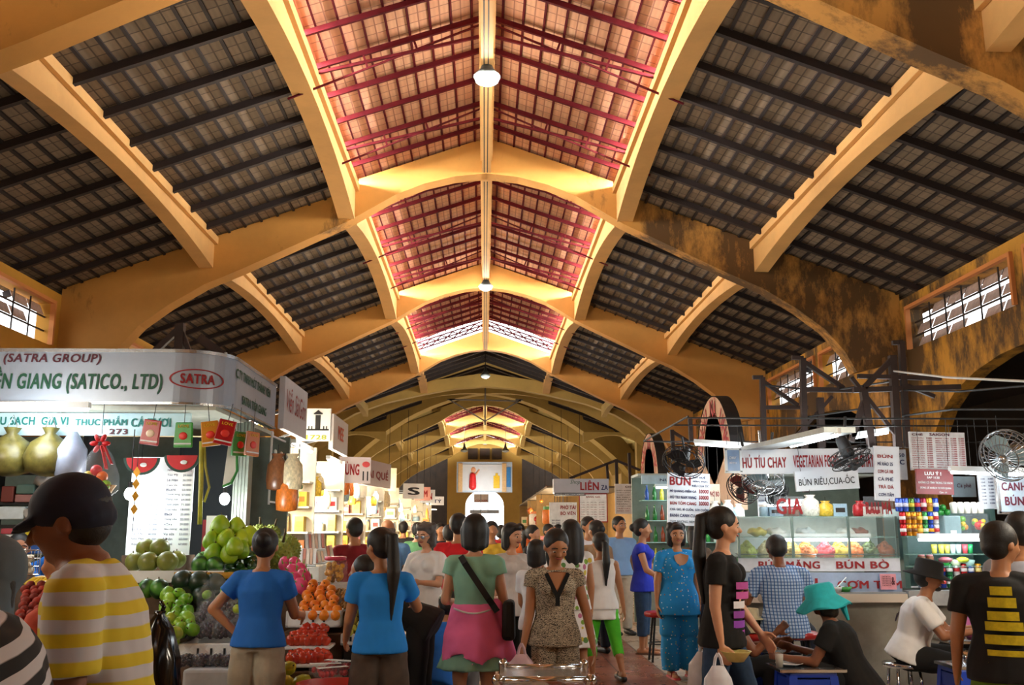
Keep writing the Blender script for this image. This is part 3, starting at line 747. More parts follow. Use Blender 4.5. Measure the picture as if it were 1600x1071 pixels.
F_ROYAL = mat('#1c2fb2', .85); F_LIGHTBLUE = mat('#86aede', .85, var=.05); F_CREAM = mat('#c9bda8', .9); F_MAROON = mat('#7c1424', .85); F_RED = mat('#d01c24', .85); F_GREY = mat('#7c7f85', .9); F_GREEN = mat('#4fbf26', .85); F_TEAL = mat('#22b4c0', .8, var=.1, scale=20)
F_PJ = spotted('spotted_blue_cotton', '#1b8fdc', ['#e9f4ff', '#e3d24a', '#d9783a', '#ffffff'], 26, .17)
F_LEAF = scales('scale_print', '#3a352f', '#bdb29c', 30.0)
F_FLORAL = spotted('floral_cotton', '#e6e3e0', ['#7fa63a', '#d8c24a', '#b86a8a', '#e8e4e0', '#5e8a4a'], 16, .42)
F_CHECK = checked('checked_cotton', '#a9c4e4', '#3b6db0', '#2c4f8c', .028)
F_YSTRIPE = banded('yellow_white_stripes', '#d9c52e', '#c9ccd6', .062, .5)
F_BSTRIPE = banded('black_white_stripes', '#101014', '#c2c2c8', .05, .52, slope=.25)
F_CAP = mat('#0d1730', .8, var=.2)
# ================================================================ the people
SHOE_D = mat('#15120f', .5); SHOE_R = mat('#a8242a', .5); SHOE_B = mat('#5a3a26', .6)
M_STRAP = mat('#101010', .7)
def cap_extra(c):
    b = MB(); hp, Q, hs = c['hp'], c['Qh'], c['hs']
    b.ell(hp(0, .14, .38), (hs * .97, hs * 1.08, hs * .93), Q, 24, 14); b.ell(hp(0, .5, -.05), (hs * .92, hs * .8, hs * .55), Q)
    b.ell(hp(0, -.86, .16), (hs * .78, hs * .62, hs * .13), Q @ Matrix.Rotation(R(14), 3, 'X'), 20, 8)
    skin_obj('cap', b, .01, F_CAP, c['root'], 2)
def lathe_hat(prof, m, name, tilt=0, off=(0, .08, .3), n=36, wob=0.0):
    def f(c):
        b = MB(); hs = c['hs']; Q = c['Qh'] @ Matrix.Rotation(R(tilt), 3, 'X'); o = c['hp'](*off); rings = []
        for r, z in prof:
            rings.append([o + Q @ Vector((hs * max(r, .01) * math.cos(2 * math.pi * j / n), hs * max(r, .01) * math.sin(2 * math.pi * j / n), hs * (z + wob * r * math.cos(j * 2 * math.pi * 5 / n) * (1 if r > 1.2 else 0))))
                          for j in range(n)])
        b.ring_loft(rings); b.build(name, m, c['root'], True)
    return f
BUCKET = [(1.95, -.30), (1.9, -.2), (1.12, .08), (1.05, .95), (.9, 1.08), (.01, 1.12), (.01, 1.02), (.9, .95), (.98, .05), (1.9, -.28)]
def multi(*fs):
    def f(c):
        for g in fs: g(c)
    return f
def glasses(dark):
    def f(c):
        hp, hs = c['hp'], c['hs']; b = MB()
        for q in (-1, 1):
            b.ell(hp(q * .36, -.93, -.08), (hs * .26, hs * .05, hs * .17), c['Qh'], 14, 8); b.bar(hp(q * .6, -.9, -.02), hp(q * .86, .1, -.02), hs * .06)
        b.bar(hp(-.12, -.96, -.02), hp(.12, -.96, -.02), hs * .05); b.build('glasses', mat('#0a0a0c' if dark else '#8a8f98', .15, .3, var=0), c['root'])
    return f
def strap(sgn, m=M_STRAP, bag=True):
    """a shoulder strap across the trunk to a bag at the hip"""
    def f(c):
        h, P, T, S, F = c['h'], c['P'], c['T'], c['S'], c['F']; pts = []
        for i in range(9):
            u = .285 - .245 * i / 8; x = sgn * (.062 - .17 * i / 8); yb = .074 if 0 < i else .03
            pts.append(P + T * u * h + S * x * h - F * yb * c['g'] * h * (1.0 if abs(x) < .08 else .8) - F * .012)
        b = MB()
        for a, d in zip(pts[:-1], pts[1:]): b.bar(a, d, .045, .012, -F)
        o = b.build('bag_strap', m, c['root'])
        if bag:
            k = MB(); k.box(P + T * .0 * h - S * sgn * .16 * h, (.10, .26, .28), taper=.9); k.build('shoulder_bag', m, c['root'], bevel=.03)
    return f
# --- mint dress, pink jacket round the hips
def pink_jacket(c):
    h, P, T, S, F, g = c['h'], c['P'], c['T'], c['S'], c['F'], c['g']; b = MB(); n = 40; rr = []
    for z, a, d in ((.075, .098, .078), (.05, .108, .088), (.0, .118, .098), (-.07, .14, .118)): rr.append(ering(P + T * z * h, T, a * g * h, d * g * h, S, n))
    last = []
    for i in range(n):
        a = 2 * math.pi * i / n; back = max(0, math.sin(a)) if False else max(0, (S * math.cos(a) - F * math.sin(a)).dot(-F)); v = rr[3][i] + (rr[3][i] - P).normalized() * .015
        dz = (.055 + .05 * abs(math.cos(a)) ** 2 * 1.2 + .06 * (1 if abs(a - 4.71) < .35 or abs(a - 1.57) < .35 else 0)) * h
        last.append(Vector((v.x, v.y, v.z - dz)) + Vector((0, 0, .012 * math.cos(5 * a))))
    rr.append(last); b.ring_loft(rr); b.limb(P + T * .06 * h - F * .0 + S * -.1 * h, P - S * .155 * h - Vector((0, 0, .15 * h)), .035 * h, .04 * h); skin_obj('jacket', b, .012, F_PINK, c['root'], 3, .02)
    k = MB(); pts = [P + T * (.047 - .012 * math.cos(x * 2.2)) * h + S * x * .1 * h - F * math.sqrt(max(0, 1 - x * x)) * .098 * h for x in [i / 8 - 1 for i in range(17)]]
    k.tube(pts, .007, 6); k.build('jacket_trim', F_WHITE, c['root'])
person('woman in mint dress seen from behind, pink jacket tied round her hips', 742, 7.3, 1.6, 178, 'light', top=(F_MINT, dict(sleeve=.3, neck=.058, lo=-.05)), bottom=('skirt', F_MINT, dict(hem=.5, w=.27, d=.2, name='skirt')), hair='bob',
       armL=((.2, .05, -1), (-.1, .8, -.1)), armR=((.2, .05, -1), (-.1, .8, -.05)), girth=1.02, shoes=(SHOE_B, 'sandal'), extra=multi(pink_jacket, strap(1)))
# --- patterned suit
def neck_trim(c):
    h, P, T, S, F, g = c['h'], c['P'], c['T'], c['S'], c['F'], c['g']; sk = MB(); tr = MB()
    def fr(x, u): return P + T * u * h + S * x * h + F * (.086 * g * h + .004 - abs(x) * .12 * h)
    V = [(-.052, .272), (0, .165), (.052, .272)]
    sk.add([fr(-.05, .275) - F * .0, fr(0, .17), fr(.05, .275), fr(0, .28)], [(0, 1, 2, 3)]); sk.build('neckline_skin', M_SKIN['tan'], c['root'])
    for a, d in zip(V[:-1], V[1:]): tr.bar(fr(*a) + F * .004, fr(*d) + F * .004, .028, .008, F)
    tr.bar(fr(0, .165) + F * .004, fr(0, .125) + F * .006, .03, .008, F); tr.build('collar_trim', F_BLACK, c['root'])
person('smiling woman in grey scale-print suit looking down behind the steel trolley', 866, 6.9, 1.5, 4, 'tan', head=(8, 22), top=(F_LEAF, dict(sleeve=.28, lo=-.055, flare=1.12, neck=.05)), bottom=('trousers', F_LEAF, dict(flare=1.9)), hair='tail',
       armR=((.12, .02, -1), (.22, .12, -1), .9), armL=((.3, .0, -1), (.16, .2, -1), .5), faced=True, shoes=(SHOE_D, 'sandal'), extra=neck_trim, vox=.01)
# --- boy with cap, stripes
person('boy in yellow and white striped shirt and navy cap passing in front', 212, 2.6, 1.75, -76, 'dark', hk=.84, nk=.004, lean=14, head=(-8, 14), fem=False, girth=.9, top=(F_YSTRIPE, dict(sleeve=.66, spad=.028, pad=.018, lo=-.12, fold=.02)), bottom=('trousers', F_NAVY), hair='short',
       armL=((.1, -.02, -1), (.0, .5, -1)), armR=((.1, .05, -1), (-.1, .7, -.6)), shoes=(SHOE_D, 'shoe'), extra=cap_extra, vox=.009)
# --- black and white stripes, grey hood
def hood(c):
    b = MB(); hp, Q, hs = c['hp'], c['Qh'], c['hs']; b.ell(hp(0, .1, .25), (hs * 1.12, hs * 1.2, hs * 1.15), Q); b.ell(hp(0, .3, -.5), (hs * 1.05, hs * .95, hs * .9), Q); b.limb(hp(0, .35, -.4), hp(0, .5, -1.3), hs * 1.0, hs * 1.15); skin_obj('headscarf', b, .012, mat('#51606c', .85), c['root'], 3, .015)
person('person in grey with a grey headscarf at the left edge', -12, 3.1, 1.46, 160, 'tan', top=(mat('#51606c', .85), dict(sleeve=1.5)), bottom=('trousers', F_NAVY), hair='bob', shoes=(SHOE_D, 'shoe'), extra=hood, armL=((.1, .5, -1), (0, .8, -.5)))
person('person in black and white striped top stooping in the lower left corner', 24, 1.9, 1.68, -100, 'tan', lean=30, head=(0, 20), girth=1.5, top=(F_BSTRIPE, dict(sleeve=.8, spad=.025, pad=.03, lo=-.12, fold=.015)), bottom=('trousers', F_BLACK), hair='bob',
       armL=((.1, .5, -.9), (0, 1, -.3)), armR=((.1, .5, -.9), (0, 1, -.3)), shoes=(SHOE_D, 'shoe'), vox=.011)
person('person in salmon short-sleeved top half hidden behind the striped boy', 116, 3.9, 1.48, -100, 'tan', top=(mat('#c9543f', .85), dict(sleeve=.5)), bottom=('trousers', F_NAVY), hair='short', armL=((.1, .25, -1), (0, .3, -1)), shoes=(SHOE_D, 'shoe'))
# --- blue tee, hand on hip
person('woman in blue tee and khaki shorts with hand on hip at the fruit stall', 412, 6.6, 1.5, 172, 'tan', head=(12, 18), lean=3, girth=1.02, top=(F_BLUE, dict(sleeve=.5, spad=.014, lo=-.035, pad=.014)), bottom=('trousers', F_KHAKI, dict(upto=1.02, pad=.03, flare=1.2, name='shorts')), hair='bun',
       armL=((.62, -.22, -.75), (-.66, .08, -.62), .3), armR=((.2, .35, -.9), (-.1, 1, -.1)), handn={1: (0, 1, -.2), -1: (1, 0, 0)}, shoes=(SHOE_B, 'sandal'), vox=.009)
person('woman in bright blue tee with long ponytail and brown trousers at the crates', 598, 6.4, 1.5, 186, 'tan', head=(38, 8), top=(F_BLUE2, dict(sleeve=.55, spad=.014, lo=-.045)), bottom=('trousers', F_BROWN, dict(upto=1.9, pad=.032, flare=1.5)), hair='longtail',
       armL=((.2, .12, -1), (.1, .75, -.55)), armR=((.3, .5, -.6), (-.1, 1, .15)), shoes=(SHOE_D, 'sandal'), vox=.01)
person('dark-clothed person stooping beside the blue stool', 660, 7.5, 1.55, -100, 'mid', lean=62, fem=False, top=(F_BLACK, dict(sleeve=1.7, lo=-.08)), bottom=('trousers', F_BLACK), hair='short', armL=((0, .1, -1), (0, .25, -1)), armR=((0, .3, -1), (0, .4, -1)), shoes=(SHOE_D, 'shoe'))
person('crouching person in blue shirt with back turned beside the aisle', 686, 8.1, 1.52, 165, 'tan', lean=38, pz=.36, fem=False, head=(15, 10), top=(F_BLUE, dict(sleeve=.6, lo=-.1, pad=.02)), bottom=('trousers', F_GREY), hair='short',
       legL=((.35, .75, .25), (0, -.35, -1)), legR=((.35, .75, .25), (0, -.35, -1)), armL=((.2, .7, -.6), (-.2, .8, -.4)), armR=((.2, .7, -.6), (-.2, .8, -.4)), shoes=(SHOE_D, 'sandal'))
# --- vendor behind the fruit
person('vendor in blue top leaning behind the bananas', 72, 8.2, 1.5, 30, 'mid', side=-24, lean=8, top=(F_BLUE, dict(sleeve=.6)), bottom=('trousers', F_GREY), hair='short', armL=((.5, .6, .2), (-.6, .3, .7)), faced=True)
# --- middle distance, left
person('man in maroon shirt at the bright goods counter', 555, 11.2, 1.62, -165, 'tan', fem=False, head=(25, 8), top=(F_MAROON, dict(sleeve=.6)), bottom=('trousers', F_NAVY), hair='short', armL=((.2, .5, -.8), (0, 1, 0)), armR=((.2, .5, -.8), (0, 1, 0)), shoes=(SHOE_D, 'shoe'))
person('balding man in pale blue shirt facing the lit shops', 606, 12.2, 1.62, 172, 'tan', fem=False, head=(30, 0), girth=1.25, top=(mat('#5f8fc6', .85), dict(sleeve=.7)), bottom=('trousers', F_NAVY), hair='bald', hairmat=M_GREYHAIR, shoes=(SHOE_D, 'shoe'))
person('woman with glasses and curly grey hair in white shirt and denim skirt', 668, 9.8, 1.56, -28, 'light', head=(-6, 10), top=(F_WHITE, dict(sleeve=.75, pad=.022, lo=-.1)), bottom=('skirt', F_JEAN, dict(hem=.55, w=.19)), hair='curly', hairmat=mat('#4b4543', .5, var=.3, scale=30),
       armL=((.15, .35, -.9), (-.4, .9, .1)), armR=((.15, .45, -.9), (.1, .9, .15)), faced=True, shoes=(SHOE_D, 'shoe'), extra=multi(glasses(False), strap(1, bag=False)))
person('man in red shirt seen from behind the mint-dressed woman', 716, 10.6, 1.66, 180, 'tan', fem=False, top=(F_RED, dict(sleeve=.6)), bottom=('trousers', F_NAVY), hair='short', shoes=(SHOE_D, 'shoe'))
person('woman with short hair in pale polo and black capri trousers', 798, 9.4, 1.55, 34, 'light', head=(14, 4), top=(mat('#c9c5c4', .85), dict(sleeve=.55, lo=-.08)), bottom=('trousers', F_BLACK, dict(upto=1.55)), hair='bob', armL=((.1, .2, -1), (0, .4, -.9)), faced=True, shoes=(SHOE_D, 'sandal'))
person('woman with long loose hair in floral dress walking away', 892, 9.3, 1.58, 196, 'tan', top=(F_FLORAL, dict(sleeve=.2, lo=-.05)), bottom=('skirt', F_FLORAL, dict(hem=.42, w=.24)), hair='long', shoes=(SHOE_D, 'sandal'))
person('girl in white sleeveless dress and green leggings with long dark ponytail', 938, 10.1, 1.46, 186, 'tan', head=(10, 0), top=(F_WHITE, dict(sleeve=0, lo=-.05, pad=.014)), bottom=('skirt', F_WHITE, dict(hem=.6, w=.19)), hair='lowtail', armR=((.25, .1, -1), (.2, .2, -1)), armL=((.15, .1, -1), (.1, .3, -1)),
       legL=((.1, .05, -1), (.0, -.05, -1)), legR=((.15, -.15, -1), (.1, -.5, -1)), shoes=(SHOE_D, 'sandal'), extra=lambda c: skin_obj('leggings', (lambda b: (c['trousers'](b, 1.5, .008), b)[1])(MB()), .012, F_GREEN, c['root'], 2))
person('man in light blue polo and beige trousers watching the aisle', 967, 14.4, 1.68, 16, 'tan', fem=False, head=(14, 0), girth=1.05, top=(F_LIGHTBLUE, dict(sleeve=.6, lo=-.03, pad=.016)), bottom=('trousers', F_CREAM, dict(pad=.02)), hair='short', armL=((.1, -.1, -1), (.0, .1, -1)), armR=((.12, 0, -1), (0, .2, -1)), faced=True, shoes=(SHOE_D, 'shoe'),
       extra=lambda c: MB().ring_loft([ering(c['P'] + c['T'] * u * c['h'], c['T'], .1 * c['h'] * c['g'] + .02, .073 * c['h'] * c['g'] + .02, c['S'], 24) for u in (-.02, .003)]).build('belt', F_BLACK, c['root'], True))
person('woman in royal blue top and rolled jeans facing the noodle stalls', 1002, 12.2, 1.62, 72, 'tan', top=(F_ROYAL, dict(sleeve=.25)), bottom=('trousers', F_JEAN, dict(upto=1.6)), hair='bun', armL=((.1, .3, -.9), (0, 1, -.1)), armR=((.2, .3, -.9), (.1, .9, -.5)), shoes=(SHOE_B, 'sandal'))
def buttons(c):
    h, P, T, S, F, g = c['h'], c['P'], c['T'], c['S'], c['F'], c['g']
    sk = MB(); N = 10; sk.add([P + T * .275 * h + F * (.075 * g * h)] + [P + T * (.262 + .065 * math.sin(math.pi + math.pi * i / N)) * h + S * (.05 * math.cos(math.pi + math.pi * i / N)) * h + F * (.089 * g * h + .006) for i in range(N + 1)], [(0, i + 1, i + 2) for i in range(N)]); sk.build('neckline_skin', M_SKIN['tan'], c['root'])
    for i in range(5): MB().ell(P + T * (.17 - .045 * i) * h + F * (.09 * g * h if i < 2 else .083 * g * h), .008, None, 8, 6).build('button', F_WHITE, c['root'])
person('woman standing in blue spotted pyjama suit and red sandals', 1056, 10.3, 1.56, 6, 'tan', head=(-4, 4), girth=1.12, top=(F_PJ, dict(sleeve=.62, spad=.02, pad=.024, lo=-.13, flare=1.1)), bottom=('trousers', F_PJ, dict(pad=.026, flare=1.6)), hair='curly', armL=((.16, -.02, -1), (.05, .1, -1)), armR=((.2, -.05, -1), (.05, .1, -1)), faced=True, shoes=(SHOE_R, 'sandal'), extra=buttons)
person('dark-haired person behind the spotted pyjamas', 1085, 12.5, 1.55, 190, 'tan', top=(mat('#5a4636', .85), dict(sleeve=.6)), bottom=('trousers', F_NAVY), hair='long')
# --- long ponytail, black top
def shirt_print(c):
    h, P, T, S, F, g = c['h'], c['P'], c['T'], c['S'], c['F'], c['g']
    for i, col in enumerate(['#b04a96', '#c0569e', '#d9d6dc', '#8a3f9a', '#8a3fae', '#a84ab8']):
        b = MB(); u = .165 - .038 * i; rr = 0
        pts = [(a_ / 8 - .5) for a_ in range(9)]
        f = .094 if u > .12 else .078
        for dz in (-.014, .014): b.add([P + T * (u + dz) * h + S * x * .15 * h + F * (math.sqrt(max(.05, 1 - (x * 1.5) ** 2)) * f * g * h + .02) for x in pts], [])
        b.f = [(j, j + 1, 10 + j, 9 + j) for j in range(8)]; b.mi = [0] * 8; b.build('print_band', mat(col, .8, var=.05), c['root'], True)
person('woman walking right in black top and jeans with very long black ponytail', 1122, 6.6, 1.64, 64, 'light', head=(22, 2), lean=2, top=(F_BLACK, dict(sleeve=.5, lo=-.08)), bottom=('trousers', F_JEAN, dict(flare=1.3)), hair='longtail', armR=((.05, -.06, -1), (.0, .14, -1), .8), armL=((.05, .2, -1), (0, .6, -.8)),
       legL=((.03, .35, -1), (0, .05, -1)), legR=((.03, -.15, -1), (0, -.45, -1)), faced=True, shoes=(SHOE_D, 'sandal'), extra=shirt_print, vox=.009)
# --- seated at the food stalls
SIT = ((.18, 1, .02), (.05, .1, -1)); SITW = ((.55, .9, -.25), (.1, -.05, -1))
person('man in blue checked shirt eating at the counter on a red stool', 1218, 8.75, 1.62, 176, 'dark', pz=.70, lean=10, fem=False, head=(0, 30), girth=1.08, top=(F_CHECK, dict(sleeve=.72, spad=.026, pad=.026, lo=-.1)), bottom=('trousers', F_NAVY, dict(pad=.016)), hair='short', legL=SITW, legR=SITW, armL=((.35, .25, -.9), (-.1, 1, .1)), armR=((.35, .25, -.9), (-.1, 1, .1)), shoes=(SHOE_D, 'shoe'))
person('seated eater in black with a floppy turquoise hat bent over a blue stool table', 1322, 7.6, 1.56, -118, 'dark', pz=.37, lean=22, head=(0, 12), girth=1.15, top=(F_BLACK, dict(sleeve=.55, pad=.022, lo=-.1)), bottom=('trousers', F_BLACK), hair='bob', legL=((.2, .9, .3), (0, .2, -1)), legR=((.2, .9, .3), (0, .2, -1)),
       armL=((.15, .45, -.85), (-.05, 1, .1), .9), armR=((.15, .45, -.85), (-.05, 1, .25), .9), shoes=(SHOE_D, 'shoe'), extra=multi(lathe_hat([(2.15, -.95), (2.1, -.85), (1.2, -.05), (1.12, .7), (.9, .92), (.01, .98), (.01, .9), (1.05, 0), (2.1, -.93)], F_TEAL, 'floppy_hat', wob=.07), lambda c: MB().tube([c['hp'](-.9, .9, .2), c['hp'](-1.4, 1.3, -.7), c['hp'](-1.5, 1.4, -1.9)], [.02, .03, .012], 8).build('hat_ribbon', F_TEAL, c['root'])))
person('eater in dark top across the blue stool table, half hidden by the walking woman', 1120, 8.15, 1.6, 80, 'dark', pz=.37, lean=14, fem=False, top=(F_BLACK, dict(sleeve=.5)), bottom=('trousers', F_BLACK), hair='short', legL=((.2, .9, .3), (0, .2, -1)), legR=((.2, .9, .3), (0, .2, -1)), armR=((.15, .5, -.8), (-.05, .75, .65), 1.0), armL=((.15, .4, -.8), (-.05, 1, .2)), shoes=(SHOE_D, 'shoe'))
def tee_print(c):
    h, P, T, S, F, g = c['h'], c['P'], c['T'], c['S'], c['F'], c['g']; b = MB(); o = P + T * .17 * h - F * (.074 * g * h + .026)
    n = 16; b.add([o + S * .035 * math.cos(2 * math.pi * i / n) + T * .05 * math.sin(2 * math.pi * i / n) for i in range(n)], [tuple(range(n))]); b.build('back_print', mat('#3a2a33', .8), c['root'])
    k = MB(); k.tube([o + S * .075 * math.cos(a) + T * .075 * math.sin(a) for a in [math.pi * (1 + i / 12) for i in range(13)]], .005, 5); k.build('back_print', mat('#3a2a33', .8), c['root'])
person('man in white tee, black bucket hat and sunglasses seated on a chrome stool', 1405, 8.5, 1.66, 62, 'mid', pz=.465, lean=20, fem=False, head=(8, 6), girth=1.15, top=(F_WHITE, dict(sleeve=.72, spad=.026, pad=.024, lo=-.04)), bottom=('trousers', F_BLACK), hair='short', legL=((.2, 1, .02), (0, .1, -1)), legR=((.2, 1, -.05), (0, .1, -1)),
       armR=((.15, .55, -.8), (-.1, 1, .22), .9), armL=((.15, .55, -.8), (-.1, 1, .15), .9), faced=True, shoes=(SHOE_D, 'shoe'),
       extra=multi(lathe_hat(BUCKET, F_BLACK, 'bucket_hat', tilt=6), glasses(True), tee_print, lambda c: MB().ell(c['hp'](0, -.62, -.88), (c['hs'] * .34, c['hs'] * .3, c['hs'] * .2), c['Qh']).build('goatee', M_HAIR, c['root'], True)))
def big_print(c):
    h, P, T, S, F, g = c['h'], c['P'], c['T'], c['S'], c['F'], c['g']; m = mat('#c9b414', .8, var=.2, scale=30)
    for i, (u, hh, w) in enumerate([(.24, .03, .07), (.2, .034, .09), (.155, .03, .1), (.12, .03, .12), (.075, .032, .13), (.03, .02, .12), (-.02, .034, .12), (-.062, .016, .1)]):
        b = MB(); 
        for dz in (-.5, .5): b.add([P + T * (u + dz * hh) * h + S * x * w * h - F * (math.sqrt(max(.05, 1 - (x * w * 8) ** 2)) * .08 * g * h + .02) for x in [j / 6 - .5 for j in range(7)]], [])
        b.f = [(j, j + 1, 8 + j, 7 + j) for j in range(6)]; b.mi = [0] * 6; b.build('back_print', m, c['root'], True)
person('person in black tee with yellow print and olive shorts crossing on the right', 1556, 5.3, 1.53, 150, 'tan', head=(-45, 6), fem=False, girth=1.1, top=(F_BLACK, dict(sleeve=.6, spad=.02, pad=.024, lo=-.07)), bottom=('trousers', mat('#5f7a14', .9), dict(upto=1.0, pad=.04, name='shorts')), hair='short', armL=((.2, -.1, -1), (.1, .3, -1)), armR=((.25, -.05, -1), (.1, .25, -1)), shoes=(SHOE_D, 'sandal'), extra=big_print, vox=.01)
person('man in pale grey shirt at the edge behind the yellow-printed tee', 1596, 6.2, 1.6, 140, 'tan', fem=False, head=(30, 5), top=(mat('#8f939f', .85), dict(sleeve=.6)), bottom=('trousers', F_NAVY), hair='short', shoes=(SHOE_D, 'shoe'))
# --- far shoppers
for lab, px, Y, H, fc, sk, tm, bt, hr, fm in [
    ('dark-haired shopper in yellow scarf-coloured top beyond the bobbed woman', 768, 13.5, 1.6, 10, 'tan', '#d9b43a', F_NAVY, 'short', True),
    ('far shopper in black vest top beside the lit souvenir stall', 832, 14.0, 1.55, 60, 'light', '#15151a', F_BLACK, 'tail', True),
    ('far shopper in white shirt bending near the noodle menu', 857, 16.5, 1.58, 40, 'tan', '#e4e4e4', F_NAVY, 'short', False),
    ('man in white shirt looking down behind the long-haired woman', 919, 13.2, 1.66, 30, 'tan', '#e6e6ea', F_NAVY, 'short', False),
    ('woman with pinned-up hair in tan top near the ponytailed girl', 932, 12.2, 1.6, -150, 'tan', '#9a7a5a', F_NAVY, 'bun', True),
    ('shopper in navy top left of the red shirt', 702, 13.0, 1.55, 170, 'tan', '#1a2136', F_NAVY, 'short', True),
    ('distant shopper in dark top in the middle of the aisle', 688, 17.5, 1.6, 20, 'tan', '#22242e', F_NAVY, 'short', False),
    ('person in white sleeve partly hidden by the scale-print suit', 838, 8.6, 1.4, 150, 'tan', '#e4e4e8', F_BLACK, 'bob', True),
    ('distant shopper in red top far down the aisle', 783, 20.0, 1.58, 180, 'tan', '#b4232a', F_NAVY, 'bob', True),
    ('distant shopper in orange top by the souvenir lights', 812, 18.5, 1.6, -20, 'tan', '#c8622a', F_JEAN, 'short', True),
    ('distant shopper in green tee along the left shops', 652, 16.0, 1.6, 160, 'tan', '#5a8a5a', F_NAVY, 'short', False),
    ('distant shopper in black shirt beyond the balding man', 630, 19.0, 1.64, 175, 'tan', '#16161a', F_NAVY, 'short', False),
    ('distant shopper in white blouse far down the aisle', 742, 23.0, 1.56, 0, 'light', '#dcdcdc', F_NAVY, 'bob', True),
    ('distant shopper in blue shirt far down the aisle', 760, 27.0, 1.64, 170, 'tan', '#3a62a8', F_NAVY, 'short', False),
    ('distant shopper in brown top at the far right shops', 872, 21.0, 1.6, -60, 'tan', '#6a4a3a', F_NAVY, 'long', True)]:
    person(lab, px, Y, H, fc, sk, fem=fm, top=(mat(tm, .85), dict(sleeve=.6)), bottom=('trousers', bt), hair=hr, vox=.014, hands=True, shoes=(SHOE_D, 'shoe'), armL=((.15, .2, -1), (0, .6, -.5)))
# ================================================================ lights of the stalls
M_TUBE = mat('#eaf6ff', .4, var=0, emit=14); M_TUBEW = mat('#fff2dc', .4, var=0, emit=14); M_BULB = mat('#ffffff', .4, var=0, emit=30); M_BULBW = mat('#ffe2a8', .4, var=0, emit=26)
M_WHITE = mat('#dfe4e6', .5, var=.05); M_PLAST = mat('#e9eef0', .4, var=.04); M_STEEL = mat('#b8bcc0', .25, .9, var=.05); M_CHROME = mat('#d8dade', .12, 1.0, var=0); M_BLACK = mat('#101012', .6, var=.2); M_GREYM = mat('#6d7073', .5, .4); M_WOODB = mat('#6b4a2c', .7, var=.25)
M_CLEAR = mat('#dfe6ee', .22, var=0, alpha=.07, spec=.35); M_GLASS = mat('#d8efe8', .05, var=0, alpha=.07, spec=.6)
def tube_light(a, b, label, energy, warm=False, group='fluorescent tubes over the stalls', rod=0):
    a, b = Vector(a), Vector(b); t = thing('fluorescent_lamp', label, 'lamp', (a + b) / 2, 0, group); d = (b - a) / 2
    MB().bar(-d + Vector((0, 0, .035)), d + Vector((0, 0, .035)), .06, .05).build('batten', M_WHITE, t)
    MB().cyl(-d * .97, d * .97, .017, n=10).build('tube', M_TUBEW if warm else M_TUBE, t, True)
    if rod: [MB().bar(d * q + Vector((0, 0, .05)), d * q + Vector((0, 0, rod)), .02).build('hanging_rod', M_BLACK, t) for q in (-.8, .8)]
    if energy: lamp('POINT', 'tube_glow', (a + b) / 2 - Vector((0, 0, .12)), energy, (1, .88, .7) if warm else (.9, .98, 1), .3)
    return t
def bulb(p, label, energy, warm=True, cord=.35, group='bare bulbs over the goods', r=.045):
    t = thing('light_bulb', label, 'lamp', p, 0, group)
    MB().ell((0, 0, 0), (r, r, r * 1.2)).build('globe', M_BULBW if warm else M_BULB, t, True)
    MB().cyl((0, 0, .05), (0, 0, .1), .018).build('socket', M_BLACK, t)
    MB().cyl((0, 0, .1), (0, 0, .1 + cord), .005, n=6).build('cord', M_BLACK, t)
    if energy: lamp('POINT', 'bulb_glow', Vector(p) - Vector((0, 0, .12)), energy, (1, .82, .55) if warm else (.92, .98, 1), .12)
    return t
def board(name, label, cat, c, w, h, rz, m, lines, th=.03, group=None, frame=None, parent=None):
    """a flat sign; lines are (text, x0, y0, w, h, material) as fractions of the face, origin at lower left"""
    t = thing(name, label, cat, c, rz, group)
    p = MB().box((0, 0, 0), (w, th, h)).build('panel', m, t)
    if frame: 
        f = MB(); [f.box((0, 0, q * h / 2), (w + .03, th + .01, .025)) for q in (-1, 1)]; [f.box((q * w / 2, 0, 0), (.025, th + .01, h)) for q in (-1, 1)]; f.build('frame', frame, t)
    lettering(t, [(s, x * w - w / 2, y * h - h / 2, ww * w, hh * h, mm, *r) for s, x, y, ww, hh, mm, *r in lines], lambda x, y: (x, -th / 2 - .004, y))
    return t
INK_R = mat('#8c0812', .6, var=0); INK_G = mat('#034a32', .6, var=0); INK_M = mat('#4c0820', .6, var=0); INK_T = mat('#06706a', .6, var=0); INK_B = mat('#131c52', .6, var=0); INK_K = mat('#15151a', .6, var=0); INK_W = mat('#f0f0f0', .6, var=0); INK_Y = mat('#d6b820', .6, var=0)

# ================================================================ big curved fascia of the corner fruit shop
XS, YF, RC = -2.2, 8.0, .42
def fascia_path(s):
    """distance along the sign from its left end -> (x, y, nx, ny)"""
    L0 = XS - RC + 6.0; La = RC * math.pi / 2
    if s < L0: return (-6.0 + s, YF, 0, -1)
    if s < L0 + La: a = (s - L0) / RC; return (XS - RC + RC * math.sin(a), YF + RC - RC * math.cos(a), math.sin(a), -math.cos(a))
    return (XS, YF + RC + (s - L0 - La), 1, 0)
L0 = XS - RC + 6.0; LT = L0 + RC * math.pi / 2 + (10.0 - YF - RC)
def fascia(z0, z1, off, smax, m, name, parent, s0=0):
    b = MB(); N = 60; rings = []
    ss = sorted(set([s0, L0] + [L0 + RC * math.pi / 2 * i / 12 for i in range(13)] + [smax])); ss = [s for s in ss if s0 <= s <= smax]
    for s in ss:
        x, y, nx, ny = fascia_path(s); rings.append([(x + nx * o, y + ny * o, z) for o, z in ((off, z0), (off, z1), (off - .06, z1), (off - .06, z0))])
    b.ring_loft(rings); return b.build(name, m, parent)
t = thing('shop_sign', 'long grey curved sign with green lettering over the corner fruit shop', 'sign', (0, 0, 0))
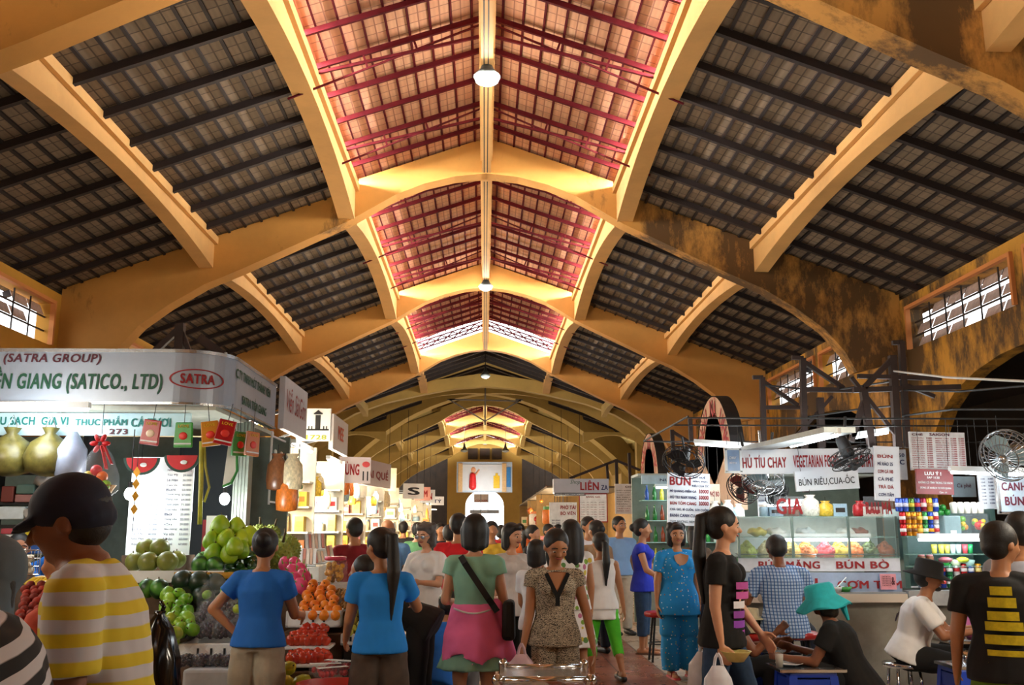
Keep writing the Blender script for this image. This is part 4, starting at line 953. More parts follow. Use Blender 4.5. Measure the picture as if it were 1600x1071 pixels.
fascia(2.545, 2.98, 0, LT, mat('#97a3b4', .3, .2, var=.03), 'panel', t); fascia(2.97, 3.0, .012, LT, M_STEEL, 'top_trim', t); fascia(2.53, 2.55, .012, LT, M_STEEL, 'bottom_trim', t)
def fmap(s, z):
    x, y, nx, ny = fascia_path(s); return (x + nx * .006, y + ny * .006, z)
def sx(px): return at(px, 600, YF).x + 6.0
lettering(t, [('(SATRA GROUP)', sx(2), 2.86, sx(155) - sx(2), .095, INK_M, .03, .15), ('TIỀN GIANG (SATICO., LTD)', sx(-28), 2.615, sx(254) - sx(-28), .235, INK_G, .045, .12),
              ('SATRA', sx(281), 2.71, sx(335) - sx(281), .085, INK_R, .06),
              ('C.TY TNHH MỘT THÀNH VIÊN', L0 + .6, 2.80, 1.34, .125, INK_G, .04), ('SATRA TIỀN GIANG', L0 + .84, 2.61, .96, .12, INK_G, .04)], fmap)
o = MB(); cs, cz = sx(308), 2.752; n = 48; a_ = .235; c_ = .085
o.add([fmap(cs + a_ * k * math.cos(2 * math.pi * i / n), cz + c_ * (1 if k == 1 else .88) * math.sin(2 * math.pi * i / n)) for k in (1, .93) for i in range(n)], [(i, (i + 1) % n, n + (i + 1) % n, n + i) for i in range(n)]); o.build('oval_emblem', INK_R, t)
# roof and back of the shop
sh = thing('fruit_shop', 'corner fruit shop stall with grey shutter post and open front', 'stall', (0, 0, 0))
b = MB(); b.box((-4.15, 9.3, 2.52), (3.7, 2.3, .04)); b.build('canopy', mat('#b9b8a8', .7), sh)
b = MB(); b.box((-4.15, 10.6, 1.25), (4.0, .06, 2.5)); b.build('back_panel', mat('#6f7d78', .6), sh)
b = MB(); b.box((-6.0, 9.3, 1.25), (.06, 2.6, 2.5)); b.build('side_panel', mat('#6f7d78', .6), sh)
p0, p1 = at(366, 780, 9.2), at(389, 780, 9.2); b = MB(); N = 9
for i in range(N): b.box((p0.x + (p1.x - p0.x) * (i + .5) / N, 9.2 + (.012 if i % 2 else 0), 1.26), ((p1.x - p0.x) / N * .92, .16, 2.5))
b.build('shutter_post', mat('#7e8478', .55, .3), sh)
b = MB(); b.box((at(327, 780, 9.6).x, 9.6, 1.25), (.62, .05, 2.3)); b.build('dark_doorway', mat('#161b1e', .8), sh)
bz = thing('inner_banner', 'pale inner banner with teal lettering and the number 273', 'sign', (0, 8.35, 0))
q0, q1 = at(-60, 662, 8.35), at(298, 662, 8.35); z0, z1 = at(100, 681, 8.35).z, at(100, 646, 8.35).z
MB().box(((q0.x + q1.x) / 2, 0, (z0 + z1) / 2), (q1.x - q0.x, .03, z1 - z0)).build('panel', mat('#b9d9e4', .5, var=.04), bz)
def bx(px): return at(px, 662, 8.35).x
lettering(bz, [('RAU SẠCH', bx(-18), z0 + .075, bx(56) - bx(-18), .085, INK_T, .045), ('GIA VỊ', bx(66), z0 + .075, bx(108) - bx(66), .085, INK_T, .045), ('THỰC PHẨM', bx(119), z0 + .075, bx(200) - bx(119), .095, INK_T, .045), ('CÁ TƯƠI', bx(206), z0 + .075, bx(268) - bx(206), .095, INK_T, .045), ('273', bx(173), z0 + .01, bx(202) - bx(173), .048, INK_M, .06)], lambda x, z: (x, -.02, z))
tube_light(at(-30, 640, 7.85), at(140, 640, 7.85), 'long bright tube under the grey curved sign', 32)

# ================================================================ fruit prototypes
def fruitskin(a, b, sc=6, rough=.4, bump=.0, stripe=False):
    m = rawmat('fruit_skin', rough); t = NT(m)
    if stripe:
        w = t.new('ShaderNodeTexWave', wave_type='BANDS', bands_direction='DIAGONAL'); t.link(t.coord(), w.inputs['Vector']); w.inputs['Scale'].default_value = 5; w.inputs['Distortion'].default_value = 5; f = w.outputs['Fac']
    else: f = t.noise(t.coord(), sc, 4)
    ob = t.new('ShaderNodeObjectInfo'); f = t.math('ADD', t.math('MULTIPLY', f, .7), t.math('MULTIPLY', ob.outputs['Random'], .3))
    t.base(t.ramp(f, [(.25, a), (.7, b)]))
    if bump: t.bump(t.noise(t.coord(), 60, 2), bump, .01)
    return m
M_STEM = mat('#4a3a1e', .8)
def lathe_fruit(name, prof, m, label, cat, group, stem=True, wob=0.0, spikes=0):
    b = MB(); b.lathe(prof, n=18)
    if wob: b.v = [(x * (1 + wob * math.sin(3 * math.atan2(y, x))), y, z) for x, y, z in b.v]
    o = b.build(name, m, None, True); tag(o, label, cat, group)
    zt = prof[-1][1]
    if stem: MB().cyl((0, 0, zt - .008), (.004, 0, zt + .014), .005, .004, 6).build('stem', M_STEM, o)
    return o
def sph(r, k=1.0, pole=0.0, n=9): return [(r * math.sin(math.pi * i / n), -r * k * math.cos(math.pi * i / n) + (pole * r * (1 if i == 0 else 0)) - (pole * r * (1 if i == n else 0))) for i in range(n + 1)]
def pile(proto, pts, scale=.12, tilt=.5, label=None):
    first = not proto.get('placed')
    for i, p in enumerate(pts):
        rot = (random.uniform(-tilt, tilt), random.uniform(-tilt, tilt), random.uniform(0, 6.28)); s = 1 + random.uniform(-scale, scale)
        if first: proto.location = p; proto.rotation_euler = rot; first = False; proto['placed'] = 1
        else: dup(proto, p, rot=rot, scale=s, label=label)
    del proto['placed']
def slope(px0, px1, py0, py1, Y0, Y1, r, jit=.25):
    """positions of fruit of radius r covering a sloping heap between two pixel rows (py0 low/front at depth Y0, py1 high/back at Y1)"""
    out = []; a, b = at(px0, py0, Y0), at(px1, py0, Y0); c = at((px0 + px1) / 2, py1, Y1); L = math.hypot(Y1 - Y0, c.z - a.z); nr = max(1, int(L / (1.72 * r)) + 1)
    for i in range(nr):
        f = i / max(1, nr - 1) if nr > 1 else 0; l = at(px0 + (px1 - px0) * .22 * f, py0 + (py1 - py0) * f, Y0 + (Y1 - Y0) * f); e = at(px1 - (px1 - px0) * .22 * f, py0 + (py1 - py0) * f, Y0 + (Y1 - Y0) * f)
        n = max(1, int((e.x - l.x) / (2.02 * r)))
        for j in range(n): out.append((l.x + (e.x - l.x) * (j + .5 + .25 * (i % 2)) / (n + .25) + random.uniform(-jit, jit) * r, l.y + random.uniform(-jit, jit) * r, l.z + random.uniform(-.3, .3) * jit * r))
    return out
def step(name, label, cat, x0, x1, y0, y1, z1, m, z0=0.0, group=None, bev=.01):
    o = MB().box(((x0 + x1) / 2, (y0 + y1) / 2, (z0 + z1) / 2), (x1 - x0, y1 - y0, z1 - z0)).build(name, m, None, bevel=bev); return tag(o, label, cat, group)
def crate(x0, x1, y0, y1, z0, z1, label, m=None, slots=3, group='white crates of the fruit stall'):
    """an open tray with slotted walls"""
    w = .025; b = MB(); b.box(((x0 + x1) / 2, (y0 + y1) / 2, z0 + .01), (x1 - x0, y1 - y0, .02))
    for y in (y0 + w / 2, y1 - w / 2): b.box(((x0 + x1) / 2, y, (z0 + z1) / 2), (x1 - x0, w, z1 - z0))
    for x in (x0 + w / 2, x1 - w / 2): b.box((x, (y0 + y1) / 2, (z0 + z1) / 2), (w, y1 - y0, z1 - z0))
    o = b.build('crate', m or M_PLAST, None, bevel=.006); tag(o, label, 'crate', group)
    s = MB(); [s.box((x0 + (x1 - x0) * (.3 + .2 * i), y0 - .002, (z0 + z1) / 2 + .005), (.015, .006, (z1 - z0) * .4)) for i in range(slots)]
    s.build('hand_slot', M_BLACK, o); return o

# ---- display steps of the fruit stall
M_STEPW = mat('#5b4634', .8, var=.25)
step('display_step', 'rear display step under the price board of the fruit stall', 'display step', -3.45, -2.4, 7.95, 8.45, 1.08, M_STEPW)
step('display_step', 'middle display step holding the watermelons', 'display step', -3.42, -2.36, 7.62, 7.93, .84, M_STEPW)
step('display_step', 'low front display step under the bagged grapes', 'display step', -2.85, -1.56, 7.16, 7.6, .56, M_STEPW)
step('display_step', 'side display step under the avocados and dragon fruit', 'display step', -2.2, -1.2, 7.95, 9.6, 1.0, M_STEPW)
tr = thing('display_tray', 'long white and yellow edged tray of melons and pomelos', 'tray', (0, 0, 0))
q0, q1 = at(196, 898, 7.95), at(351, 898, 7.95)
MB().box(((q0.x + q1.x) / 2, 8.18, 1.105), (q1.x - q0.x, .5, .05)).build('tray_base', M_PLAST, tr)
MB().box(((q0.x + q1.x) / 2, 7.93, 1.13), (q1.x - q0.x, .03, .09)).build('front_edge', M_PLAST, tr)
MB().box(((q0.x + q1.x) / 2 + .25, 7.912, 1.14), ((q1.x - q0.x) * .62, .012, .05)).build('yellow_band', mat('#b98a1e', .6, var=.2), tr)

P_POM = lathe_fruit('pomelo', [(.001, -.07), (.042, -.066), (.07, -.042), (.078, -.007), (.07, .035), (.05, .07), (.025, .095), (.001, .1)], fruitskin('#5d9a12', '#b4cc2a'), 'yellow-green pear-shaped pomelo in the pyramid beside the price board', 'pomelo', 'pomelos stacked on the tray')
pile(P_POM, [at(x, y, Y) for x, y, Y in ((333, 868, 8.05), (357, 869, 8.05), (376, 861, 8.15), (330, 847, 8.12), (353, 845, 8.12), (377, 844, 8.2), (389, 841, 8.25), (344, 825, 8.18), (369, 827, 8.25), (367, 857, 8.0))], .08, .25)
P_MEL = lathe_fruit('green_melon', sph(.08, .95), fruitskin('#5f6a2e', '#8e9644', 10), 'dull green brown melon on the tray under the price board', 'melon', 'melons under the price board')
pile(P_MEL, [at(x, y, Y) for x, y, Y in ((228, 857, 8.2), (250, 857, 8.15), (211, 878, 8.05), (232, 879, 8.02), (262, 878, 8.02), (276, 875, 8.2))], .1)
P_WML = lathe_fruit('watermelon', sph(.074, 1.05), fruitskin('#123a18', '#4d8a34', stripe=True), 'striped green watermelon on the fruit stall', 'watermelon', 'watermelons on the steps')
pile(P_WML, [at(x, y, Y) for x, y, Y in ((313, 883, 8.0), (336, 884, 8.0), (318, 876, 8.2), (249, 921, 7.74), (230, 920, 7.76))], .08)
P_WMD = lathe_fruit('watermelon', sph(.088, 1.0), fruitskin('#0b1a10', '#16301c'), 'very dark green round watermelon under the tray', 'watermelon', 'dark watermelons under the tray')
pile(P_WMD, [at(x, y, Y) for x, y, Y in ((286, 909, 7.74), (311, 911, 7.74), (290, 934, 7.7), (317, 933, 7.7), (335, 914, 7.8))], .06)
P_AVO = lathe_fruit('avocado', [(.001, -.055), (.036, -.045), (.046, -.01), (.038, .03), (.02, .06), (.001, .068)], fruitskin('#0f2a12', '#2c5f22', 14, .3), 'glossy dark green avocado in the heap beside the pomelos', 'avocado', 'avocados heaped beside the pomelos')
pile(P_AVO, slope(346, 410, 903, 862, 7.98, 8.35, .044), .12, 1.5)
P_GUA = lathe_fruit('green_mango', [(.001, -.062), (.03, -.048), (.044, -.02), (.045, .012), (.034, .042), (.001, .052)], fruitskin('#3f8a12', '#9ac83a', 7, .35), 'bright green mango in the big heap left of the bagged grapes', 'mango', 'green mangoes heaped at the stall front')
pile(P_GUA, slope(236, 312, 985, 928, 7.2, 7.58, .043), .12, 1.2)
P_GUY = lathe_fruit('green_mango', [(.001, -.06), (.03, -.048), (.044, -.02), (.045, .012), (.034, .042), (.001, .052)], fruitskin('#7da021', '#c9c94e', 7, .35), 'yellowish mango at the foot of the green heap', 'mango', 'yellowing mangoes under the green heap')
pile(P_GUY, slope(236, 285, 1003, 968, 7.15, 7.25, .052) + [at(x, y, 7.05) for x, y in ((262, 985), (274, 990), (256, 975))], .1, 1.2)
step('display_step', 'low display step under the green mango heap', 'display step', -2.85 - .75, -2.92, 7.1, 7.6, .62, M_STEPW)
P_ORA = lathe_fruit('orange', sph(.041, .95, .12), fruitskin('#e06a08', '#f59a26', 18, .42, .15), 'bright orange in the heap in the white crate', 'orange', 'oranges in the white crate')
pile(P_ORA, slope(460, 540, 962, 914, 7.42, 7.85, .04), .06, 1.5)
P_APP = lathe_fruit('apple', [(.001, -.03), (.02, -.037), (.037, -.02), (.042, .005), (.036, .028), (.015, .034), (.001, .024)], fruitskin('#a31414', '#d24a2a', 9, .25), 'red apple in the wrapped trays at the crate foot', 'apple', 'red apples in wrapped trays')
apts = []
for (xa, xb, y, Y) in ((452, 512, 1003, 7.12), (450, 516, 1031, 6.98)):
    for k in range(2):
        n = 7 - k
        for i in range(n): apts.append(at(xa + (xb - xa) * (i + .5 + k * .5) / 7, y - 2 - 8 * k, Y + .09 * k))
apts += [at(478 + 14 * i, 983, 7.3) for i in range(3)]
pile(P_APP, apts, .08, .6)
for (xa, xb, y, Y, w) in ((447, 518, 1009, 7.12, 'upper'), (446, 522, 1037, 6.98, 'lower')):
    a, c = at(xa, y, Y), at(xb, y, Y); b = MB(); b.box(((a.x + c.x) / 2, Y + .06, a.z - .012), (c.x - a.x, .26, .02)); o = b.build('apple_tray', M_PLAST, None, bevel=.006); tag(o, 'white foam tray of red apples, %s of the two under the orange crate' % w, 'tray')
step('display_step', 'stepped stand under the two apple trays', 'display step', -1.5, -1.02, 6.88, 7.38, .54, M_STEPW)
step('display_step', 'block under the orange crate', 'display step', -1.52, -1.05, 7.42, 7.9, .74, M_STEPW)
a, c = at(446, 975, 7.4), at(532, 975, 7.4); crate(a.x, c.x, 7.40, 7.92, a.z - .03, a.z + .09, 'white slotted crate full of oranges')
P_MAN = lathe_fruit('yellow_mango', [(.001, -.065), (.035, -.055), (.05, -.02), (.048, .02), (.03, .055), (.001, .062)], fruitskin('#9aa520', '#d8c23a', 8, .35), 'yellow green mango near the floor behind the khaki shorts', 'mango', 'yellow mangoes low on the stall')
pile(P_MAN, slope(408, 488, 1068, 1046, 6.72, 6.84, .05), .1, 1.5)
step('display_step', 'low block carrying the yellow mangoes', 'display step', at(405, 1060, 6.8).x, at(490, 1060, 6.8).x, 6.55, 6.83, .4, M_STEPW)
P_DRA = lathe_fruit('dragon_fruit', [(.001, -.07), (.04, -.06), (.058, -.015), (.055, .03), (.035, .065), (.001, .085)], fruitskin('#c81e5e', '#ec5a92', 9, .4), 'pink dragon fruit above the orange crate', 'dragon fruit', 'dragon fruit by the oranges', stem=False)
for i in range(9):
    a = i * 2.4; z = -.04 + .014 * i; MB().limb((.053 * math.cos(a), .053 * math.sin(a), z), (.072 * math.cos(a), .072 * math.sin(a), z + .028), .008, .002, 6).build('scale', mat('#7fae4a', .5), P_DRA, True)
pile(P_DRA, [at(x, y, Y) for x, y, Y in ((446, 884, 8.35), (460, 883, 8.35), (458, 896, 8.15), (470, 893, 8.2), (463, 908, 7.98), (476, 904, 8.02), (472, 917, 7.9))], .06, .6)
def spiky(name, r, label, cat, group, m):
    b = MB(); b.ell((0, 0, 0), r, None, 14, 10)
    for i in range(120):
        z = 1 - 2 * (i + .5) / 120; a = i * 2.39996; d = Vector((math.sqrt(1 - z * z) * math.cos(a), math.sqrt(1 - z * z) * math.sin(a), z)); p = Vector((d.x * r[0], d.y * r[1], d.z * r[2])); b.cyl(p * .97, p + d * .016, .014, .001, 5)
    o = b.build(name, m, None); tag(o, label, cat, group); MB().cyl((0, 0, r[2]), (.01, 0, r[2] + .07), .012, .009, 8).build('stem', M_STEM, o, True); return o
P_DUR = spiky('durian', (.1, .1, .125), 'olive spiky durian behind the blue-tee shopper', 'durian', 'durians behind the shopper', fruitskin('#6a7a22', '#8f9a3e', 12, .6))
pile(P_DUR, [at(x, y, Y) for x, y, Y in ((404, 843, 8.75), (421, 841, 8.9), (451, 858, 8.7), (405, 862, 8.55), (440, 872, 8.6))], .08, .4)
P_LIM = lathe_fruit('lime', sph(.034, 1.1), fruitskin('#4a7a12', '#9fb63a', 9, .35), 'small green lime by the shopper elbow', 'lime', 'limes near the elbow of the shopper')
pile(P_LIM, slope(366, 394, 952, 932, 7.35, 7.5, .032), .1, 1)
pile(lathe_fruit('longan', sph(.014), fruitskin('#8a6a34', '#b08a4c', 20), 'small brown longan in the bunch right of the oranges', 'longan', 'longans in the bunch', stem=False), [(x + random.uniform(-.01, .01), y, z) for x, y, z in slope(514, 552, 950, 922, 7.55, 7.85, .016)][:90], .15)
step('display_step', 'block under the longan bunch', 'display step', at(514, 950, 7.6).x, at(556, 950, 7.6).x, 7.52, 7.95, at(520, 953, 7.6).z - .01, M_STEPW)
pile(lathe_fruit('mangosteen', sph(.03, .95), fruitskin('#7a9a2a', '#c9b24a', 9), 'yellow green fruit in the low crate behind the ponytailed shopper', 'fruit', 'mixed yellow green fruit in the low crate'), slope(536, 580, 990, 958, 7.22, 7.5, .034), .2, 1)
a, c = at(532, 998, 7.2), at(585, 998, 7.2); crate(a.x, c.x, 7.2, 7.62, a.z - .05, a.z + .03, 'white crate of mixed fruit near the ponytailed shopper', slots=1)
step('display_step', 'dark stand under the mixed fruit crate', 'display step', a.x + .02, c.x - .02, 7.22, 7.6, a.z - .055, M_BLACK)
# clear bags of dark grapes
M_GRAPE = fruitskin('#1c0d16', '#3d2230', 15, .25)
def grape_bag(p, r, label, group):
    t = thing('bag_of_grapes', label, 'bag of grapes', p, random.uniform(0, 6), group); b = MB()
    for i in range(46):
        z = 1 - 1.6 * (i + .5) / 46; a = i * 2.39996; k = r * .8; b.ell((k * math.sqrt(max(0, 1 - z * z)) * math.cos(a), k * math.sqrt(max(0, 1 - z * z)) * math.sin(a), r * .66 + z * r * .55), .019, None, 8, 6)
    b.build('grape_bunch', M_GRAPE, t, True)
    c = MB(); N = 20; rings = []
    for k, (rr, z) in enumerate(((.5, 0), (1.05, .12), (1.15, .6), (.95, 1.1), (.45, 1.5), (.16, 1.75), (.4, 2.1))):
        rings.append([(r * rr * (1 + .09 * math.sin(5 * j * 6.283 / N + k)) * math.cos(6.283 * j / N), r * rr * (1 + .09 * math.cos(4 * j * 6.283 / N + k)) * math.sin(6.283 * j / N), r * z) for j in range(N)])
    c.ring_loft(rings, cap=False); c.build('plastic_bag', M_CLEAR, t, True)
    return t
g0 = grape_bag(at(303, 1002, 7.3), .095, 'clear bag of dark grapes in the white tray', 'bags of grapes in the tray'); 
for x, y, Y in ((326, 1002, 7.28), (349, 1001, 7.28), (369, 1000, 7.3), (318, 983, 7.42), (341, 982, 7.42), (362, 982, 7.44), (352, 968, 7.5), (330, 966, 7.52), (372, 968, 7.52)): dup(g0, at(x, y, Y), rz=random.uniform(0, 6))
a, c = at(278, 1018, 7.15), at(382, 1018, 7.15); crate(a.x, c.x, 7.15, 7.58, .575, .70, 'white slotted tray holding bagged grapes')
for i, x in enumerate((292, 316, 340, 362)): dup(g0, at(x, 1045, 6.88), rz=random.uniform(0, 6), label='clear bag of black grapes lying in front of the white tray', group='bags of grapes in front of the tray', scale=.75)
step('foam_box', 'white foam box at the foot of the grape display', 'box', at(283, 1060, 6.7).x, at(372, 1060, 6.7).x, 6.72, 7.1, at(300, 1047, 6.72).z, mat('#b9c0c8', .7), bev=.02)
g1 = thing('bag_of_limes', 'clear bag of green limes beside the mango heap', 'bag of limes', at(336, 955, 7.6)); b = MB(); [b.ell((random.uniform(-.08, .08), random.uniform(-.05, .05), random.uniform(.02, .16)), .034, None, 10, 8) for i in range(12)]; b.build('lime', fruitskin('#5f9a1e', '#a9c852', 9), g1, True)
c = MB(); c.lathe([(.07, -.02), (.14, .0), (.14, .1), (.1, .2), (.03, .26), (.06, .31)], n=18); c.build('plastic_bag', M_CLEAR, g1, True)
# strawberries in clear boxes on a red basin
rb = at(520, 1075, 6.45); b = MB(); b.lathe([(.16, 0), (.22, .12), (.235, .13), (.215, .13), (.15, .02)], rb + Vector((0, 0, -.1)), 28); tag(b.build('basin', mat('#c01f22', .35), None, True), 'red plastic basin under the strawberry boxes', 'basin')
step('display_step', 'low block under the red basin', 'display step', rb.x - .17, rb.x + .17, 6.3, 6.62, rb.z - .1, M_STEPW)
for i, (x, y, Y, rz) in enumerate(((508, 1050, 6.42, .2), (530, 1045, 6.5, -.4), (519, 1056, 6.36, .5))):
    t = thing('strawberry_box', ['clear box of strawberries leaning left on the red basin', 'clear box of strawberries at the back of the red basin', 'front clear box of strawberries on the red basin'][i], 'box', at(x, y, Y), rz, 'strawberry boxes on the basin')
    MB().box((0, 0, .02), (.2, .13, .055)).build('clear_lid', M_CLEAR, t); b = MB(); [b.ell((random.uniform(-.08, .08), random.uniform(-.05, .05), .015), (.017, .017, .02), None, 8, 6) for k in range(24)]; b.build('strawberry', mat('#b01a1e', .35), t, True)
    MB().box((0, 0, .05), (.2, .05, .003)).build('printed_label', M_WHITE, t)
# candy jar
j = thing('candy_jar', 'jar with pink lid and yellow sweets beside the dragon fruit', 'jar', at(523, 912, 8.3)); b = MB(); b.lathe([(.1, 0), (.105, .02), (.105, .17), (.09, .19)], n=20); b.build('jar_body', M_CLEAR, j, True); MB().cyl((0, 0, .19), (0, 0, .22), .09, n=20).build('lid', mat('#d0405a', .4), j, True)
b = MB(); [b.ell((random.uniform(-.07, .07), random.uniform(-.07, .07), random.uniform(.02, .16)), .022, None, 8, 6) for k in range(50)]; b.build('sweet', mat('#d69a22', .4, var=.4, scale=20), j, True)
# bananas, rambutan heap and black sack at the near left
M_BAN = fruitskin('#c99a18', '#e8cf3a', 8, .45)
def banana_hand(p, rz, label):
    t = thing('banana_hand', label, 'bananas', p, rz, 'banana hands at the near left')
    for k in range(9):
        a = R(-50 + 12 * k); b = MB(); pts = [Vector((math.sin(a) * d * .9, -d * .75, .035 * math.sin(d * 14) - .25 * d)) for d in (.0, .035, .08, .12, .155, .17)]
        b.tube(pts, [.006, .015, .019, .018, .011, .004], 8); b.build('banana', M_BAN, t, True)
    MB().limb((0, .03, .01), (0, -.01, 0), .014, .02).build('stalk', M_STEM, t, True)
for i, (x, y, Y, r) in enumerate(((78, 932, 5.8, .2), (92, 915, 5.9, -.2), (107, 905, 6.0, .1), (98, 948, 5.7, .3), (84, 907, 6.1, 0), (112, 928, 5.85, -.3))): banana_hand(at(x, y, Y), r, 'yellow banana hand on the heap left of the striped boy')
tb = thing('fruit_table', 'dark table under the bananas and rambutans at the near left', 'table', (0, 0, 0)); q0, q1 = at(-40, 1000, 5.2), at(128, 1000, 5.2)
MB().box(((q0.x + q1.x) / 2, 5.65, .78), (q1.x - q0.x, 1.2, .05)).build('tabletop', M_STEPW, tb)
for x in (q0.x + .05, q1.x - .05):
    for y in (5.1, 6.2): MB().box((x, y, .38), (.05, .05, .76)).build('leg', M_STEPW, tb)
step('display_step', 'raised block under the banana heap', 'display step', at(60, 950, 6).x, at(122, 950, 6).x, 5.62, 6.2, 1.0, M_STEPW, z0=.806)
P_RAM = lathe_fruit('rambutan', sph(.024), fruitskin('#5a1210', '#a8301e', 20, .7), 'dark red rambutan in the heap beside the bananas', 'rambutan', 'rambutans heaped at the near left', stem=False)
pile(P_RAM, slope(18, 92, 985, 915, 5.12, 5.55, .025), .1)
sk = thing('plastic_sack', 'shiny black plastic sack hanging before the mango heap', 'sack', at(247, 1000, 5.4)); b = MB(); b.lathe([(.08, -.62), (.125, -.52), (.135, -.3), (.115, -.1), (.07, .06), (.025, .13), (.03, .15)], n=24); b.v = [(x * (1 + .12 * math.sin(7 * math.atan2(y, x) + z * 9)), y, z) for x, y, z in b.v]; b.build('sack_body', mat('#08080a', .14, var=.2), sk, True); MB().tube([(0, 0, .12), (.02, 0, .17), (0, 0, .2)], .012).build('tied_neck', mat('#08080a', .14, var=.2), sk, True)
step('sack_stand', 'dark crate under the black plastic sack', 'crate', at(247, 1000, 5.4).x - .12, at(247, 1000, 5.4).x + .12, 5.28, 5.52, at(247, 1000, 5.4).z - .62, M_BLACK)

# ================================================================ behind the fruit: price board, shelves, hanging goods
pb = thing('price_board', 'white handwritten price board lit by a bulb in the fruit shop', 'board', (0, 8.55, 0)); q0, q1 = at(196, 868, 8.55), at(305, 715, 8.55)
MB().box(((q0.x + q1.x) / 2, 0, (q0.z + q1.z) / 2), (q1.x - q0.x, .02, q1.z - q0.z)).build('panel', mat('#dfe9ec', .25, var=.02), pb)
names = ['Xoài cát', 'Nho Mỹ', 'Táo Mỹ', 'Lê Hàn', 'Cam Úc', 'Bưởi', 'Thanh long', 'Măng cụt', 'Chôm chôm', 'Dưa hấu', 'Bơ', 'Mãng cầu', 'Ổi', 'Sầu riêng', 'Vú sữa', 'Nhãn', 'Kiwi']
ln = []; wd = q1.x - q0.x; ht = q1.z - q0.z
for i in range(17):
    z = q1.z - ht * (.1 + .05 * i)
    ln.append((names[i], q0.x + wd * .58, z, wd * (.1 + .012 * len(names[i])), ht * .026, INK_B, 0)); ln.append(('%d.000' % (15 + 7 * i % 60), q0.x + wd * .83, z, wd * .14, ht * .022, INK_B, 0))
    if i > 7: ln.append((names[16 - i], q0.x + wd * .08, z, wd * (.1 + .012 * len(names[16 - i])), ht * .026, INK_B, 0)); ln.append(('%d.000' % (20 + 5 * i % 50), q0.x + wd * .34, z, wd * .13, ht * .022, INK_B, 0))
lettering(pb, ln, lambda x, z: (x, -.014, z), 'handwriting')
step('board_ledge', 'dark ledge behind the melons carrying the price board', 'ledge', q0.x, q1.x, 8.47, 8.72, q0.z, M_STEPW, bev=0)
bulb(at(203, 772, 8.3), 'clear bulb hanging left of the price board', 9, False, .45); bulb(at(351, 780, 8.7), 'glowing bulb in front of the dark doorway above the pomelos', 22, False, .3)
for i, (x, y) in enumerate(((222, 716), (285, 712))):   # red paper fans
    t = thing('paper_fan', ['red paper fan with dark rim hanging at the left of the price board', 'red paper fan with dark rim hanging over the price columns'][i], 'decoration', at(x, y, 8.35)); r = .155
    for nm, r0, r1, m, dy in (('red_face', 0, .85, mat('#b81a22', .6), -.006), ('dark_rim', .85, 1, mat('#0f3a30', .6), -.004)):
        b = MB(); n = 16; b.prism([(r * r1 * math.cos(math.pi + math.pi * k / n), r * r1 * math.sin(math.pi + math.pi * k / n) * .95) for k in range(n + 1)] + ([(r * r0 * math.cos(2 * math.pi - math.pi * k / n), r * r0 * .95 * math.sin(2 * math.pi - math.pi * k / n)) for k in range(n + 1)] if r0 else []), lambda u, v: (u, dy, v), lambda u, v: (u, dy + .01, v)); b.build(nm, m, t)
    MB().ell((.02, -.012, -.06), (.03, .006, .018)).build('seed_mark', M_WHITE, t); MB().cyl((0, 0, 0), (0, 0, .25), .003, n=5).build('string', M_BLACK, t)
dm = thing('hanging_charm', 'string of gold diamond charms hanging by the price board', 'decoration', at(214, 738, 8.2)); b = MB(); MB().cyl((0, 0, .3), (0, 0, -.5), .003, n=5).build('string', M_BLACK, dm)
for k, z in enumerate((0, -.1, -.2, -.31)): MB().prism([(-.03, 0), (0, -.045), (.03, 0), (0, .045)], lambda x, y: (x, -.006, y + z), lambda x, y: (x, .006, y + z)).build('diamond', mat('#c8901e', .4, .3), dm)
# garland of fruit-juice packets
for i, (x, y, rz, tl, c, lab) in enumerate([(236, 676, 0, .12, '#a5161e', 'dark red packet hanging tilted at the left of the packet row'), (287, 680, 0, .0, '#2c9a30', 'green packet with a red apple hanging straight'), (329, 678, .1, -.14, '#c8851a', 'amber packet with red fruit hanging tilted'), (352, 676, .3, .2, '#a5161e', 'dark red packet overlapping the amber one'), (374, 694, .9, 0, '#3f9a4a', 'green packet seen edge-on round the corner'), (394, 694, 1.0, .05, '#c06a1c', 'orange packet past the corner of the sign')]):
    Y = 8.03 if i < 4 else 8.3; t = thing('juice_packet', lab, 'packet', at(x, y, Y), rz, 'packets strung under the sign'); t.rotation_euler = (0, tl, rz)
    MB().box((0, 0, 0), (.155, .03, .21), taper=.92).build('pouch', mat(c, .3, var=.06), t, bevel=.008); lettering(t, [('LOVE', -.045, .06, .09, .025, INK_Y, .02)], lambda u, v: (u, -.018, v))
    MB().ell((0, -.016, -.01), (.036, .008, .032)).build('fruit_picture', mat('#d8362c' if i != 0 else '#e8d4b8', .4), t, True); MB().box((0, -.016, -.075), (.14, .004, .012)).build('stripe', M_WHITE, t); MB().cyl((0, 0, .1), (0, 0, max(.15, 2.545 - t.location.z)), .003, n=5).build('string', M_BLACK, t)
lf = thing('hanging_leaf', 'white and green crescent leaf pack hanging before the shutter post', 'decoration', at(361, 728, 8.4)); MB().prism([(-.03, .2), (.03, .2), (.045, -.05), (.0, -.14), (-.06, -.17)], lambda x, y: (x, -.01, y), lambda x, y: (x, .01, y)).build('white_face', M_WHITE, lf); MB().tube([(.035, 0, .2), (.055, 0, -.04), (.01, 0, -.15), (-.06, 0, -.18)], .013, 8).build('green_edge', mat('#2a8a3a', .4), lf); MB().cyl((0, 0, .2), (0, 0, .4), .003, n=5).build('string', M_BLACK, lf)
